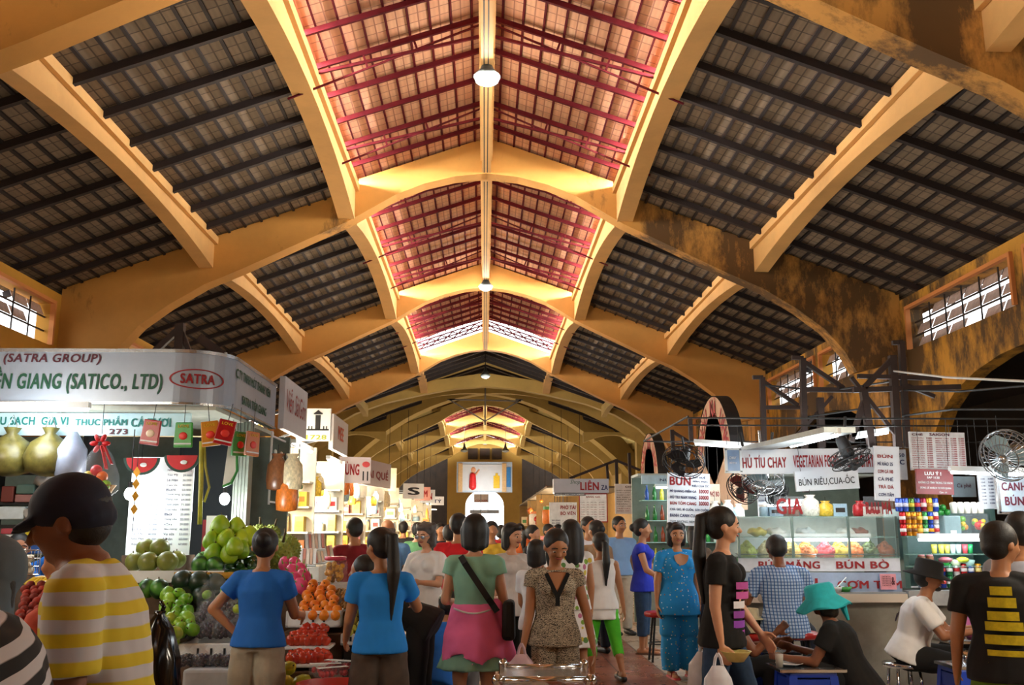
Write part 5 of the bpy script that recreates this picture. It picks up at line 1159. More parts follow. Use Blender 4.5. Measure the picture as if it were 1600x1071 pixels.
yr = MB().tube([at(319, 690, 8.3), at(321, 730, 8.3), at(327, 762, 8.3), at(319, 785, 8.3)], .012, 6); yr.tube([at(315, 690, 8.3), at(314, 760, 8.3), at(312, 820, 8.3)], .022, 6); tag(yr.build('hanging_ribbon', mat('#a8a23a', .5, var=.3), None, True), 'yellow green ribbons hanging right of the price board', 'ribbon')
wp = thing('white_panel', 'white panel with a dark red edge behind the pomelos', 'panel', at(337, 838, 8.62)); MB().box((0, 0, -.05), (.17, .03, .45)).build('panel', M_WHITE, wp); MB().box((-.1, 0, -.07), (.03, .03, .42)).build('red_edge', mat('#8a1024', .5), wp)
# gift basket with red bow
gb = thing('gift_basket', 'cellophane-wrapped fruit basket with a red bow hanging in the shop', 'basket', at(152, 765, 7.9)); c = MB(); N = 20
c.ring_loft([[(r * math.cos(6.283 * k / N) * (1 + .06 * math.sin(k * 2.1)), r * math.sin(6.283 * k / N), z) for k in range(N)] for r, z in ((.1, -.06), (.16, .0), (.15, .12), (.09, .28), (.02, .38), (.07, .47))], cap=False); c.build('cellophane', M_CLEAR, gb, True)
MB().lathe([(.09, -.06), (.14, .03), (.145, .035), (.09, -.05)], n=20).build('woven_basket', mat('#a87a3a', .8, bump=.4), gb)
for k, (x, z, c) in enumerate(((-.06, .1, '#c9b22a'), (.05, .1, '#e06a1c'), (-.01, .04, '#d8487a'), (.08, .03, '#8fc23a'), (-.08, .04, '#c81e28'), (0, .15, '#c81e28'))): MB().ell((x, -.05, z), .045).build('wrapped_fruit', mat(c, .35), gb, True)
b = MB(); [b.ell((.05 * math.cos(a), -.02, .37 + .05 * math.sin(a)), (.035, .02, .02), Matrix.Rotation(-a, 3, 'Y')) for a in [k * 1.05 for k in range(6)]]; b.bar((.02, -.03, .35), (.08, -.05, .16), .035, .006); b.bar((.04, -.03, .35), (.12, -.05, .2), .03, .006); b.build('bow', mat('#c8141e', .45), gb)
MB().cyl((0, 0, .45), (0, 0, .7), .003, n=5).build('hanging_string', M_BLACK, gb)
for i, x in enumerate((15, 75)):
    b = MB(); b.lathe([(.05, -.16), (.17, -.12), (.2, 0), (.15, .12), (.04, .2), (.07, .25)], n=20); b.v = [(u * (1 + .08 * math.sin(5 * math.atan2(v, u))), v, w) for u, v, w in b.v]
    o = b.build('hanging_bag', mat('#5a5226', .35, var=.4, scale=14), None, True, loc=at(x, 715, 8.2)); tag(o, ['olive bag hanging at the far left of the shop front', 'second olive bag with wire handle hanging left of the gift basket'][i], 'bag'); MB().tube([(-.05, 0, .24), (0, 0, .36), (.05, 0, .24)], .005, 6).build('wire_handle', M_CHROME, o)
ps = MB(); ps.lathe([(.02, -.2), (.12, -.17), (.12, .05), (.03, .2)], n=16); tag(ps.build('hanging_bag', mat('#9aa2b8', .3, alpha=.75), None, True, loc=at(112, 712, 8.15)), 'pale bluish plastic bag hanging beside the olive bags', 'bag')
# shelving on the left wall of the shop
sf = thing('shelving', 'dark shelving stacked with wrapped goods at the far left', 'shelf', (0, 9.0, 0)); q0, q1 = at(-30, 800, 9.0), at(128, 800, 9.0)
for y in (737, 787, 823, 872): MB().box(((q0.x + q1.x) / 2, .15, at(0, y, 9).z), (q1.x - q0.x, .4, .03)).build('shelf_board', M_BLACK, sf)
for x in (q0.x, q1.x): MB().box((x, .15, 1.25), (.04, .4, 2.4)).build('upright', M_BLACK, sf)
def goods(name, label, cat, px0, px1, py0, py1, Y, c, d=.2, bev=.01, rough=.5, group=None):
    a, e = at(px0, py1, Y), at(px1, py0, Y); o = MB().box((0, d / 2, (e.z - a.z) / 2), (e.x - a.x, d, e.z - a.z)).build(name, mat(c, rough), None, loc=((a.x + e.x) / 2, Y, a.z), bevel=bev); return tag(o, label, cat, group)
for i, (lab, a) in enumerate([('dark red lacquer tin on the upper shelf', (0, 22, 760, 785, '#6a2a24')), ('grey green round stack on the upper shelf', (24, 54, 757, 772, '#4d6a62')), ('dull pink box under the grey green stack', (22, 55, 773, 785, '#9a6a68')), ('bright red tub on the upper shelf', (58, 98, 762, 785, '#c8301e')),
        ('long white carton on the middle shelf', (-6, 38, 792, 812, '#cfdde6')), ('pale stack of papers on the lower shelf', (0, 37, 836, 846, '#cdd4d8')), ('pink folded pack on the lower shelf', (0, 20, 826, 835, '#b84a58')), ('brown paper pack at the lower shelf end', (0, 12, 846, 862, '#b89a3a')), ('red carton beside the yellow drawers', (74, 92, 826, 846, '#c8241c')), ('large blue plastic tub lid at the shelf foot', (-8, 62, 849, 866, '#1c4f9a'))]):
    goods('box' if i not in (3, 9) else 'tub', lab, 'box', *a[:4], 8.9, a[4])
yd = thing('drawer_stack', 'stack of four yellow plastic drawers on the lower shelf', 'drawers', at(55, 850, 8.88))
for k in range(4): d = MB().box((0, .1, .025 + .053 * k), (.2, .2, .048)).build('drawer', mat('#d8c01a', .45), yd, bevel=.006); MB().box((0, -.003, .03 + .053 * k), (.05, .01, .014)).build('drawer_grip', M_BLACK, d)
for x, y, r, lab in ((76, 762, .13, 'white plastic bag on top of the red tub'), (55, 812, .12, 'white plastic bag above the yellow drawers')):
    b = MB(); b.ell((0, 0, .04), (r, r * .7, r * .55), None, 18, 10); b.v = [(u * (1 + .1 * math.sin(v * 40 + w * 30)), v, w + .02 * math.sin(u * 50)) for u, v, w in b.v]; tag(b.build('plastic_bag', mat('#c9c6c4', .3, alpha=.9), None, True, loc=at(x, y, 8.95)), lab, 'bag')
eb = thing('wire_basket', 'wire basket of pale eggs below the blue tub', 'basket', at(18, 898, 7.6)); b = MB()
for z in (0, .06, .12, .18): b.tube([(.2 * math.cos(k * .3927), .14 * math.sin(k * .3927), z) for k in range(17)], .004, 5)
for k in range(16): b.bar((.2 * math.cos(k * .3927), .14 * math.sin(k * .3927), 0), (.2 * math.cos(k * .3927), .14 * math.sin(k * .3927), .18), .004)
b.build('wire_frame', M_STEEL, eb)
step('display_step', 'block under the wire egg basket', 'display step', at(-5, 900, 7.6).x, at(42, 900, 7.6).x, 7.45, 7.75, at(18, 898, 7.6).z, M_STEPW)
P_EGG = lathe_fruit('egg', sph(.024, 1.25), mat('#d8cbb8', .5), 'pale egg in the wire basket', 'egg', 'eggs in the wire basket', stem=False); e0 = at(18, 898, 7.6); pile(P_EGG, [(e0.x + random.uniform(-.15, .15), e0.y + random.uniform(-.09, .09), e0.z + .03 + .045 * (k // 14)) for k in range(50)], .05, 1)
# ================================================================ row of lit shops along the left of the aisle
M_PANEL = mat('#cfc8b6', .7, var=.1); M_SHELFW = mat('#d9d4c6', .6, var=.06)
GC = [('white', '#e6e2d8'), ('yellow', '#d8b43a'), ('red', '#b8242a'), ('orange', '#d8762a'), ('cream', '#dccaa2'), ('brown', '#7a4a2a'), ('green', '#4f8a4a'), ('pale blue', '#9ab8cc'), ('pink', '#d88a94'), ('black', '#1c1a1c')]
_PROTO = {}
def ware(kind, ci, p, w, d, h, label, group, rz=0):
    """a packet, jar or carton; copies share one mesh per kind and colour"""
    k = (kind, ci)
    if k not in _PROTO:
        m = mat(GC[ci][1], .45, var=.15, scale=12)
        if kind == 'carton':
            o = MB().box((0, 0, .5), (1, 1, 1)).build('carton', m, None); MB().box((0, -.5, .5), (.7, .02, .35)).build('printed_label', mat(GC[(ci + 2) % 10][1], .5), o)
        elif kind == 'jar':
            o = MB().lathe([(.42, 0), (.5, .05), (.5, .74), (.4, .82)], n=14).build('jar', m, None, True); MB().lathe([(.43, .82), (.43, 1.0)], n=14).build('lid', mat(GC[(ci + 3) % 10][1], .4), o)
        else:
            b = MB(); b.lathe([(.12, .0), (.45, .04), (.5, .3), (.46, .7), (.2, .9), (.3, 1.0)], n=12); o = b.build('goods_bag', mat(GC[ci][1], .3, var=.3, scale=9), None, True); MB().bar((0, 0, .9), (0, 0, 1.25), .02).build('string', M_BLACK, o)
        _PROTO[k] = o; o['category'] = {'carton': 'carton', 'jar': 'jar'}.get(kind, 'bag')
    else:
        o = dup(_PROTO[k])
    o.location = p; o.scale = (w, d, h); o.rotation_euler = (0, 0, rz); o['label'] = label; o['group'] = group
    return o
ORD = ['first', 'second', 'third', 'fourth', 'fifth', 'sixth', 'seventh', 'eighth', 'ninth']
LEV = ['lowest', 'second lowest', 'middle', 'second highest', 'top']
PARTY = [10.6, 13.2, 15.9, 18.9, 22.2, 26.0, 30.5, 36.0, 42.0]
rs = random.Random(3)
for k, (ya, yb) in enumerate(zip([10.7] + PARTY[1:-1], PARTY[1:])):
    nm = ORD[k]; t = thing('shop_stall', 'open %s lit shop stall along the left of the aisle' % nm, 'stall', (0, 0, 0), 0, None)
    xa = -2.3; L = yb - ya - .08
    MB().box((-3.4, yb - .06, 1.3), (2.2, .05, 2.6)).build('partition', M_PANEL, t); MB().box((-4.5, (ya + yb) / 2, 1.3), (.05, L, 2.6)).build('back_panel', M_PANEL, t)
    MB().box((-3.75, (ya + yb) / 2, 2.62), (1.5, L, .05)).build('canopy', M_PANEL, t); MB().box((-2.62, (ya + yb) / 2, .38), (.7, L - .15, .76)).build('counter', M_SHELFW, t)
    nl = 5
    for l in range(nl): MB().box((-3.15, yb - .2, .8 + .33 * l), (1.65, .34, .025)).build('shelf_board', M_SHELFW, t)
    n = 7 if k < 4 else (5 if k < 6 else 4)
    for l in range(nl - 1):
        for c in range(n):
            kind = rs.choice(['carton', 'carton', 'jar']); ci = rs.choice([0, 0, 1, 1, 2, 3, 4, 4, 5, 7, 8]); w = rs.uniform(.8, 1.3) * 1.0 / n; h = rs.uniform(.14, .28)
            ware(kind, ci, (-3.85 + 1.5 * (c + .5) / n, yb - .2, .8125 + .33 * l), w, .2 if kind == 'carton' else w, h, '%s %s on the %s shelf of the %s left stall' % (GC[ci][0], kind, LEV[l], nm), 'goods on the shelves of the %s left stall' % nm)
    m = max(4, int(L / .38)) if k < 4 else 6
    for c in range(m):
        kind = rs.choice(['carton', 'jar', 'carton']); ci = rs.choice([0, 1, 1, 3, 3, 2, 4, 5]); w = rs.uniform(.18, .3)
        ware(kind, ci, (-2.5 - .2 * (c % 2), ya + .3 + (L - .7) * c / m, .76), w, w * .9, rs.uniform(.14, .34), '%s %s on the counter of the %s left stall' % (GC[ci][0], kind, nm), 'goods on the counter of the %s left stall' % nm, .3)
    for c in range(8 if k < 4 else 4):
        ci = rs.choice([0, 4, 0, 5, 3, 4, 1, 7]); ware('bag', ci, (-2.34 - .3 * rs.random(), ya + .2 + (L - .4) * c / (8 if k < 4 else 4), rs.uniform(1.7, 2.1)), rs.uniform(.1, .24), .16, rs.uniform(.2, .42), '%s bag hanging from the front of the %s left stall' % (GC[ci][0], nm), 'bags hanging at the %s left stall' % nm)
    bulb((-2.75, ya + L * .62, 2.02), 'bright bulb hanging in the %s left stall' % nm, 140 if k < 4 else 170, k != 1, .5, r=.075)
    tube_light((-2.28, ya + L * .3, 2.5), (-2.28, ya + L * .3 + 1.2, 2.5), 'tube along the front of the %s left stall' % nm, 75 if k < 6 else 60, True, 'added fill tubes along the left shops')  # added at every stall to throw warm light up on the beams
# foreground of the row: clear bags and racks next to the blue-tee shopper
for i, (x, y, c, lab) in enumerate(((432, 742, 5, 'brown dried goods in a clear bag hung high left of the rack'), (455, 742, 4, 'tan dried goods in a clear bag beside the brown one'), (447, 775, 3, 'orange dried goods bag low under the tan bag'))):
    ware('bag', c, at(x, y + 25, 9.5), .22, .14, .36, lab, 'dried goods bags at the corner')
rk = thing('hanging_rack', 'white wire rack with green hangers at the corner of the first stall', 'rack', (0, 0, 0)); b = MB()
for y in (9.9, 10.7, 11.4): b.bar((-2.2, y, 2.5), (-2.2, y, 1.75), .018)
for z in (2.45, 2.2, 1.78): b.bar((-2.2, 9.9, z), (-2.2, 11.4, z), .018)
b.build('wire_frame', M_WHITE, rk)
for i in range(14): MB().limb((-2.17, 9.95 + .1 * i, 2.3 - .12 * (i % 3)), (-2.14, 9.96 + .1 * i, 2.1 - .12 * (i % 3)), .016, .022, 8).build('green_cap', mat('#1f9a5a' if i % 3 else '#dfe8e4', .4), rk, True)
# ---- signs of the row
board('shop_sign', 'white sign with red script and slate band next to the curved sign', 'sign', (-2.16, 10.75, 2.83), 1.3, .56, R(90), mat('#b9bcc6', .35, var=.04), [('Viễn SàiGòn', .08, .36, .84, .48, INK_R, .0, .25)], th=.06)
MB().box((-2.125, 10.75, 2.6), (.02, 1.28, .1)).build('slate_band', mat('#4a5070', .5), bpy.data.objects['shop_sign.001'])
t = board('shop_sign', 'white corner sign with a black clock tower drawing', 'sign', (-2.33, 13.0, 2.9), .46, .44, 0, mat('#d8dad8', .35, var=.03), [('1728', .3, .04, .6, .14, mat('#8f9a1e', .5), .04)], th=.06)
b = MB(); b.box((.06, -.034, .03), (.07, .004, .2)); b.box((.06, -.034, .15), (.12, .004, .02)); b.box((.06, -.034, -.07), (.3, .004, .02)); b.prism([(.01, .16), (.11, .16), (.06, .2)], lambda x, z: (x, -.036, z), lambda x, z: (x, -.032, z)); [b.box((x, -.034, -.05), (.015, .004, .06)) for x in (-.06, -.02, .14, .18)]
b.build('tower_drawing', INK_K, t); MB().box((-.17, -.034, -.13), (.05, .004, .06)).build('blue_square', INK_B, t); MB().box((-.17, -.034, .0), (.05, .004, .05)).build('blue_square', INK_B, t)
board('shop_sign', 'white aisle-side sign with orange letters round the corner from the tower drawing', 'sign', (-2.1, 13.75, 2.82), 1.4, .48, R(90), mat('#d8d4d0', .35, var=.03), [('MEE', .3, .35, .36, .4, mat('#d8562a', .5), .04)], th=.06)
board('shop_sign', 'white sign with bold red lettering and black number 11', 'sign', tuple(at(554, 735, 16.4)), .56, .44, R(28), mat('#cfc4c4', .4, var=.03), [('HÙNG', .03, .3, .6, .55, INK_R, .06), ('11', .74, .1, .18, .36, INK_K, .05)], th=.06)
MB().ell((.19, -.04, .1), (.07, .01, .05)).build('animal_emblem', mat('#c84a4a', .5), bpy.data.objects['shop_sign.004'])
board('shop_sign', 'pinkish aisle sign with red letters beyond the number 11', 'sign', tuple(at(586, 741, 17.6)), 1.9, .46, R(80), mat('#c9b8b8', .4, var=.03), [('MAI QUẾ', .05, .25, .85, .5, INK_R, .06)], th=.06)
board('shop_sign', 'turquoise panel with a yellow top past the red signs', 'sign', tuple(at(604, 743, 20)), .17, .44, R(20), mat('#2a9ab0', .5), [('A', .2, .7, .6, .2, INK_Y, .05)], th=.06)
board('shop_sign', 'plain beige panel right of the turquoise one', 'sign', tuple(at(613, 750, 21)), .17, .5, R(20), mat('#c9b694', .6), [], th=.06)
for i, (px, py, Y, w, h, c, tx, m, lab) in enumerate(((646, 768, 27, .6, .42, '#dcdcdc', 'S', INK_K, 'white square sign with black curl far down the left row'), (660, 772, 29, .5, .4, '#c98a7a', 'KIM', INK_R, 'salmon sign far down the left row'), (668, 776, 31, .5, .42, '#d8e0e8', 'AN', INK_R, 'pale sign with red stripes far down the left row'), (683, 783, 34, .5, .3, '#e8e8e8', 'TÝ', INK_B, 'small white sign near the end of the left row'))):
    board('shop_sign', lab, 'sign', at(px, py, Y), w, h, R(25), mat(c, .5, var=.04), [(tx, .2, .25, .6, .5, m, .04)], th=.05)
for i, (px, py, Y) in enumerate(((512, 715, 13.2), (518, 745, 14.0), (632, 772, 25))):
    pass
# ================================================================ far right row of souvenir stalls
for k, (ya, yb) in enumerate(((24.0, 29.0), (29.0, 35.0), (35.0, 43.0))):
    nm = ORD[k]; t = thing('souvenir_stall', '%s golden-lit souvenir stall at the far right of the aisle' % nm, 'stall', (0, 0, 0)); L = yb - ya - .1; X0 = 1.5
    MB().box((X0 + 1.1, yb - .1, 1.3), (2.1, .05, 2.6)).build('partition', mat('#8a6a3a', .7), t); MB().box((X0 + 2.2, (ya + yb) / 2, 1.3), (.05, L, 2.6)).build('back_panel', mat('#8a6a3a', .7), t)
    MB().box((X0 + 1.1, (ya + yb) / 2, 2.55), (2.1, L, .05)).build('canopy', mat('#6a5a42', .8), t); MB().box((X0 + .35, (ya + yb) / 2, .4), (.6, L - .2, .8)).build('counter', M_WOODB, t)
    for c in range(14):
        ci = rs.choice([1, 3, 3, 2, 0, 4, 5, 9]); kind = rs.choice(['carton', 'jar', 'bag']); w = rs.uniform(.2, .4)
        ware(kind, ci, (X0 + .15 + .5 * rs.random(), ya + .3 + (L - .6) * c / 14, .8 if c % 2 else 1.65), w, w * .8, rs.uniform(.3, .6), '%s %s in the %s far right souvenir stall' % (GC[ci][0], kind, nm), 'souvenirs of the %s far right stall' % nm)
    for q in range(2): bulb((X0 + .5, ya + L * (.3 + .4 * q), 2.1), '%s warm bulb in the %s far right souvenir stall' % (('near', 'rear')[q], nm), 90, True, .35, 'warm bulbs of the souvenir stalls')
board('shop_sign', 'grey sign with red LIÊN lettering over the far right stall', 'sign', at(907, 760, 23.8), 1.36, .34, 0, mat('#a9aebc', .35, var=.03), [('Shop', .3, .55, .18, .38, INK_G, .0, .3), ('LIÊN', .48, .18, .34, .72, INK_R, .06), ('ZA', .86, .2, .12, .35, INK_B, .04)], th=.4)
board('shop_sign', 'thin dark lettered strip under the grey far right sign', 'sign', at(907, 773, 23.78), 1.3, .07, 0, mat('#7a8088', .5), [('QUẦN ÁO - TÚI XÁCH - QUÀ LƯU NIỆM', .03, .2, .94, .6, INK_W, .02)], th=.1)
board('menu_board', 'white menu with red noodle lettering hung below the grey far right sign', 'menu', at(880, 808, 23.7), .68, .7, 0, mat('#e4e8e8', .4), [('PHỞ TÁI', .4, .76, .55, .17, INK_R, .05), ('BÒ VIÊN', .4, .56, .55, .15, INK_R, .03)] + [('30.000  -  35.000', .08, .08 + .09 * i, .8, .05, INK_B, .01) for i in range(4)], th=.03)
board('menu_board', 'tall white menu with red border beside the red noodle menu', 'menu', at(927, 794, 23.72), .68, .68, R(-8), mat('#eceeee', .4), [('BẢNG GIÁ', .25, .86, .5, .08, INK_R, .03)] + [('Cơm - Mì - Hủ tiếu   25.000', .05, .08 + .085 * i, .85, .045, INK_K if i % 2 else INK_R, 0) for i in range(8)], th=.03, frame=INK_R)
board('menu_board', 'white sweet soup price list headed CHÈ', 'menu', at(982, 780, 18.5), .52, .57, 0, mat('#e6e6ea', .4), [('CHÈ', .38, .87, .28, .08, INK_K, .05)] + [('%s   %s' % (a, b_), .06, .76 - .075 * i, .86, .042, INK_K if i < 8 else INK_R, .01) for i, (a, b_) in enumerate((('ĐẬU XANH', '8000'), ('ĐẬU ĐỎ', '8000'), ('THẬP CẨM', '10000'), ('BA MÀU', '8000'), ('SƯƠNG SA', '8000'), ('HẠT SEN', '12000'), ('NHÃN', '12000'), ('SÂM BỔ LƯỢNG', '10000'), ('TRÁI CÂY', '15000'), ('SINH TỐ', '15000')))], th=.03)

# ================================================================ arches of the eating area
for i, (yc, lab) in enumerate(((13.3, 'near arch lettered KHU ĂN UỐNG above the food stalls'), (18.6, 'farther arch lettered KHU ĂN UỐNG behind the price list'))):
    t = thing('arch_sign', lab, 'arch', (3.2, yc, 0)); ro, ri, zc = 1.02, .58, 2.32; n = 24
    out = [(-ro, 1.75)] + [(-ro * math.cos(math.pi * k / n), zc + ro * math.sin(math.pi * k / n)) for k in range(n + 1)] + [(ro, 1.75)]
    inn = [(ri, 1.75)] + [(ri * math.cos(math.pi * k / n), zc + .12 + (ri + .1) * math.sin(math.pi * k / n)) for k in range(n + 1)][::-1] + [(-ri, 1.75)]
    b = MB(); N = len(out); inn2 = inn[::-1]
    for a, c, d, e in zip(out[:-1], out[1:], inn2[1:], inn2[:-1]): b.prism([a, c, d, e], lambda u, z: (0, -u, z), lambda u, z: (.17, -u, z))
    b.build('arch_ring', mat('#c9a184', .6, var=.08), t)
    b = MB()
    for a, c in zip(out[1:-2], out[2:-1]): b.add([(x - .01, -u * 1.012, 2.32 + (z - 2.32) * 1.012) for x in (.0, .19) for u, z in (a, c)], [(0, 1, 3, 2)])
    b.build('dark_crown', M_BLACK, t)
    for j, ch in enumerate('KHU ĂN UỐNG'):
        if ch == ' ': continue
        th = R(158 - 13.6 * j); rm = (ro + ri + .04) / 2 - .12; vs, fs, ly = glyphs(ch, .03); er = Vector((-math.cos(th), math.sin(th))); et = Vector((er.y, -er.x))
        hh = .3 if ch in 'ĂỐ' else .25
        MB().add([(lambda q: (-.006 - .0015 * k_, -q.x, zc + .03 + q.y))(-Vector((er.x * -1, -er.y)) * (rm + y * hh) * 1.0 + et * ((x - .5) * .17)) for (x, y), k_ in zip(vs, ly)], fs).build('lettering', mat('#b8303a', .6), t)
for py in (): pass

# ================================================================ far hall furniture: advert board, pendants
ad = thing('advert_board', 'hanging advert board with a woman in red and a yellow bottle', 'board', at(757, 746, 78)); MB().box((0, 0, 0), (4.5, .2, 2.45)).build('back_panel', mat('#a9bcd0', .4), ad); MB().box((-.1, -.12, -.05), (3.6, .06, 2.1)).build('poster', mat('#c8d0d8', .4, var=.08, scale=1), ad)
for x in (-1.95, 1.6): MB().box((x, -.16, -.05), (.35, .08, 2.3)).build('roller', mat('#c9a878', .5), ad)
b = MB(); b.limb((-.95, -.17, -.75), (-.95, -.17, .1), .3, .26); b.build('red_dress', mat('#c81e24', .5), ad); MB().ell((-.9, -.18, .55), (.2, .05, .24)).build('face', M_SKIN['light'], ad); MB().limb((-.75, -.17, .15), (-.45, -.17, .55), .08, .07).build('raised_arm', M_SKIN['light'], ad)
b = MB(); b.box((.98, -.17, -.4), (.5, .05, 1.0)); b.box((.98, -.17, .2), (.2, .05, .2)); b.build('yellow_bottle', mat('#d8b41e', .4), ad); MB().box((1.95, -.12, 0), (.35, .06, 1.6)).build('blue_bottle', mat('#2a7ac0', .4), ad)
gs = board('gate_sign', 'small red-roofed picture sign inside the bright archway', 'sign', at(752, 779, 86), 1.3, .75, 0, mat('#c9b8a8', .5), [('CỬA NAM', .1, .1, .8, .3, INK_R, .05)], th=.08)
board('gate_sign', 'long grey sign band across the bright archway', 'sign', at(757, 800, 85.5), 2.6, .32, 0, mat('#8a8f96', .5), [('CHỢ', .4, .2, .2, .6, INK_W, .04)], th=.1)
board('gate_sign', 'lower white sign with red lines under the archway band', 'sign', at(745, 807, 84), .8, .5, 0, mat('#e4dcdc', .5), [('LỐI RA', .1, .3, .8, .4, INK_R, .04)], th=.1)
PEND = 110
for k, y in enumerate((50, 57, 64, 71, 79)):
    for q in (-1, 1): tube_light((q * 4.5 - .6, y, 3.1), (q * 4.5 + .6, y, 3.1), '%s tube from the crossing over the far %s stalls' % (ORD[k], 'left' if q < 0 else 'right'), 170, True, 'added far fill tubes beyond the crossing', rod=4.6)  # lamps added to brighten the dim hall past the crossing
lamp('AREA', 'board_fill', (0, 75.5, 4.3), 70, (1, .95, .88), 3, .4, (0, 2.5, 1.6))  # added lamp without a fixture, brightening the advert board
def pendant(p, r, top, label):
    t = thing('pendant_lamp', label, 'lamp', p, 0, None)
    MB().lathe([(r * .18, .42 * r / .24), (r * .3, .25 * r / .24), (r * .55, .12 * r / .24), (r, .0), (r * .96, .0), (r * .5, .11 * r / .24), (r * .2, .22 * r / .24)], n=28).build('reflector_shade', mat('#4a4e4c', .3, .8), t, True)
    MB().lathe([(r * .98, 0), (r * .8, -.09), (r * .3, -.14), (.001, -.145)], n=24).build('glass_cover', mat('#c9d6d8', .1, .3, alpha=.75), t, True)
    lamp('POINT', 'pendant_fill', Vector(p) - Vector((0, 0, .25)), PEND, (1, .95, .86), .2) if r < .3 else 0  # added fill light; the pendant itself is nearly unlit
    MB().ell((0, 0, -.02), (.07, .07, .1)).build('lamp_bulb', mat('#f2fbff', .3, var=0, emit=.2), t, True); MB().cyl((0, 0, r * 1.7), (0, 0, top - p[2]), .018, n=8).build('hanging_rod', M_BLACK, t)
pendant((0, 14.9, 9.0), .235, 9.35, 'large reflector pendant hung from the ridge beam in the nearest lantern bay'); pendant((0, 29.0, 9.0), .24, 9.35, 'reflector pendant under the second roof frame'); pendant((0, 43.5, 8.5), .24, 9.5, 'small white pendant before the crossing')
for x in (-1.55, 1.55):
    pendant((x, 72, 7.35), .3, 9.45, 'far bracket pendant on the %s of the ridge' % ('left' if x < 0 else 'right'))

for i, (px, py, Y, c, lab) in enumerate(((452, 862, 9.9, 'white sachet rack tilted beside the durians', 0), (478, 872, 9.7, 'white sachet rack leaning over the sweets jar', 0), (492, 848, 10.3, 'sachet rack standing at the rear of the counter', 0), (506, 868, 10.4, 'sachet rack with red tops near the maroon shirt', 0))):
    t = thing('sachet_rack', c, 'rack', at(px, py, Y), 0, 'sachet racks on the corner counter'); t.rotation_euler = (R(-35), R(8 - 6 * i), .2)
    MB().box((0, 0, 0), (.2, .03, .2)).build('rack_board', M_WHITE, t)
    for k in range(6): MB().box((-.082 + .033 * k, -.02, 0), (.027, .012, .18)).build('sachet', mat(['#e8dccb', '#d8b8a0', '#e6e6e2', '#c98a7a'][(k + i) % 4], .4), t)
step('corner_counter', 'white corner counter carrying the sachet racks', 'counter', -2.14, -1.62, 9.65, 10.55, at(460, 882, 9.8).z - .02, M_SHELFW)

orn = None
for i in range(22):
    c = rs.choice([('golden', '#e0a83a'), ('amber', '#d8862a'), ('copper', '#b8602a'), ('red', '#a8281e'), ('cream', '#e8dcb8')]); q0 = Vector((rs.uniform(1.55, 2.4), rs.uniform(24.5, 41), rs.uniform(1.55, 2.35)))
    t = thing('hanging_ornament', '%s ornament dangling among the far right souvenir lights' % c[0], 'ornament', q0, 0, 'ornaments of the far right souvenir stalls'); r = rs.uniform(.05, .12)
    MB().lathe([(.2 * r, -r), (r * .8, -r * .5), (r, 0), (r * .7, r * .6), (.15 * r, r)], n=12).build('ornament_body', mat(c[1], .35, .2, var=.2), t, True); MB().cyl((0, 0, r), (0, 0, 2.53 - q0.z), .008, n=5).build('string', M_BLACK, t)

for o in [o for o in COL.objects if o.name.startswith('shop_sign') and o.parent is None and o.location.y > 10 and -2.6 < o.location.x < -1.5]:
    d = Matrix.Rotation(-o.rotation_euler.z, 3, 'Z') @ Vector((-3.05 - o.location.x, 0, 2.62 - o.location.z)); MB().bar((0, .03, 0), d, .03).build('bracket', M_GREYM, o)
for o in [o for o in COL.objects if o.name.startswith('gate_sign')]:
    for q in (-.3, .3): MB().bar((q, 0, 0), (q, 0, (5.6 if o.location.y > 85 else 5.0) - o.location.z), .03).build('hanging_rod', M_GREYM, o)

for o in [o for o in COL.objects if o.name.startswith('menu_board') and o.location.y > 23]: MB().bar((0, 0, .3), (0, 0, 2.66 - o.location.z), .02).build('hanger', M_GREYM, o)
# ================================================================ food court on the right
def bxs(x0, x1, y0, y1, z0, z1): return ((x0 + x1) / 2, (y0 + y1) / 2, (z0 + z1) / 2), (x1 - x0, y1 - y0, z1 - z0)
def X_(px, Y): return at(px, 828, Y).x
def Z_(py, Y, px=1280): return at(px, py, Y).z
YC = 9.6
# ---- noodle stall: counter, glass case, lettered panels
st = thing('noodle_stall', 'noodle stall counter with patterned edge and grey cream front', 'counter', (0, 0, 0)); xa, xb = X_(1150, YC), X_(1409, YC)
MB().box(*bxs(xa, xb, YC, YC + 1.1, Z_(934, YC), Z_(926, YC))).build('worktop', mat('#8d8f90', .3, .4), st, bevel=.006)
MB().box(*bxs(xa, xb, YC - .02, YC + .03, Z_(942, YC), Z_(929, YC))).build('patterned_edge', spotted('edge_pattern', '#c9b8a4', ['#b0503a', '#c9b8a4', '#9a8a7a', '#c9b8a4'], 9, .4), st)
MB().box(*bxs(xa, xb, YC + .12, YC + 1.0, 0, Z_(934, YC))).build('counter_front', mat('#8f8b80', .6, var=.12), st)
def panel(z0, z1, y, m, lines, name):
    p = MB().box(*bxs(xa + .04, xb, y, y + .04, z0, z1)).build(name, m, st); w = xb - xa - .04; h = z1 - z0
    lettering(p, [(s, xa + .04 + fx * w, z0 + fy * h, fw * w, fh * h, mm, bo) for s, fx, fy, fw, fh, mm, bo in lines], lambda x, z: (x, y - .005, z))
panel(Z_(894, YC), Z_(873, YC), YC + .1, mat('#c9ccd4', .4), [('BÚN MĂNG', .12, .2, .38, .72, INK_R, .045), ('BÚN BÒ', .6, .2, .33, .72, INK_R, .04)], 'upper_name_panel')
panel(Z_(927, YC), Z_(896, YC), YC + .1, mat('#93a2bb', .4), [('HỦ TÍU', .12, .18, .36, .7, INK_R, .045), ('CƠM TẤM', .6, .18, .4, .6, INK_R, .04)], 'lower_name_panel')
gc = thing('glass_case', 'two-tier lit glass case of food on the noodle stall', 'display case', (0, 0, 0)); zt, zm, zb = Z_(807, YC), Z_(839, YC), Z_(873, YC)
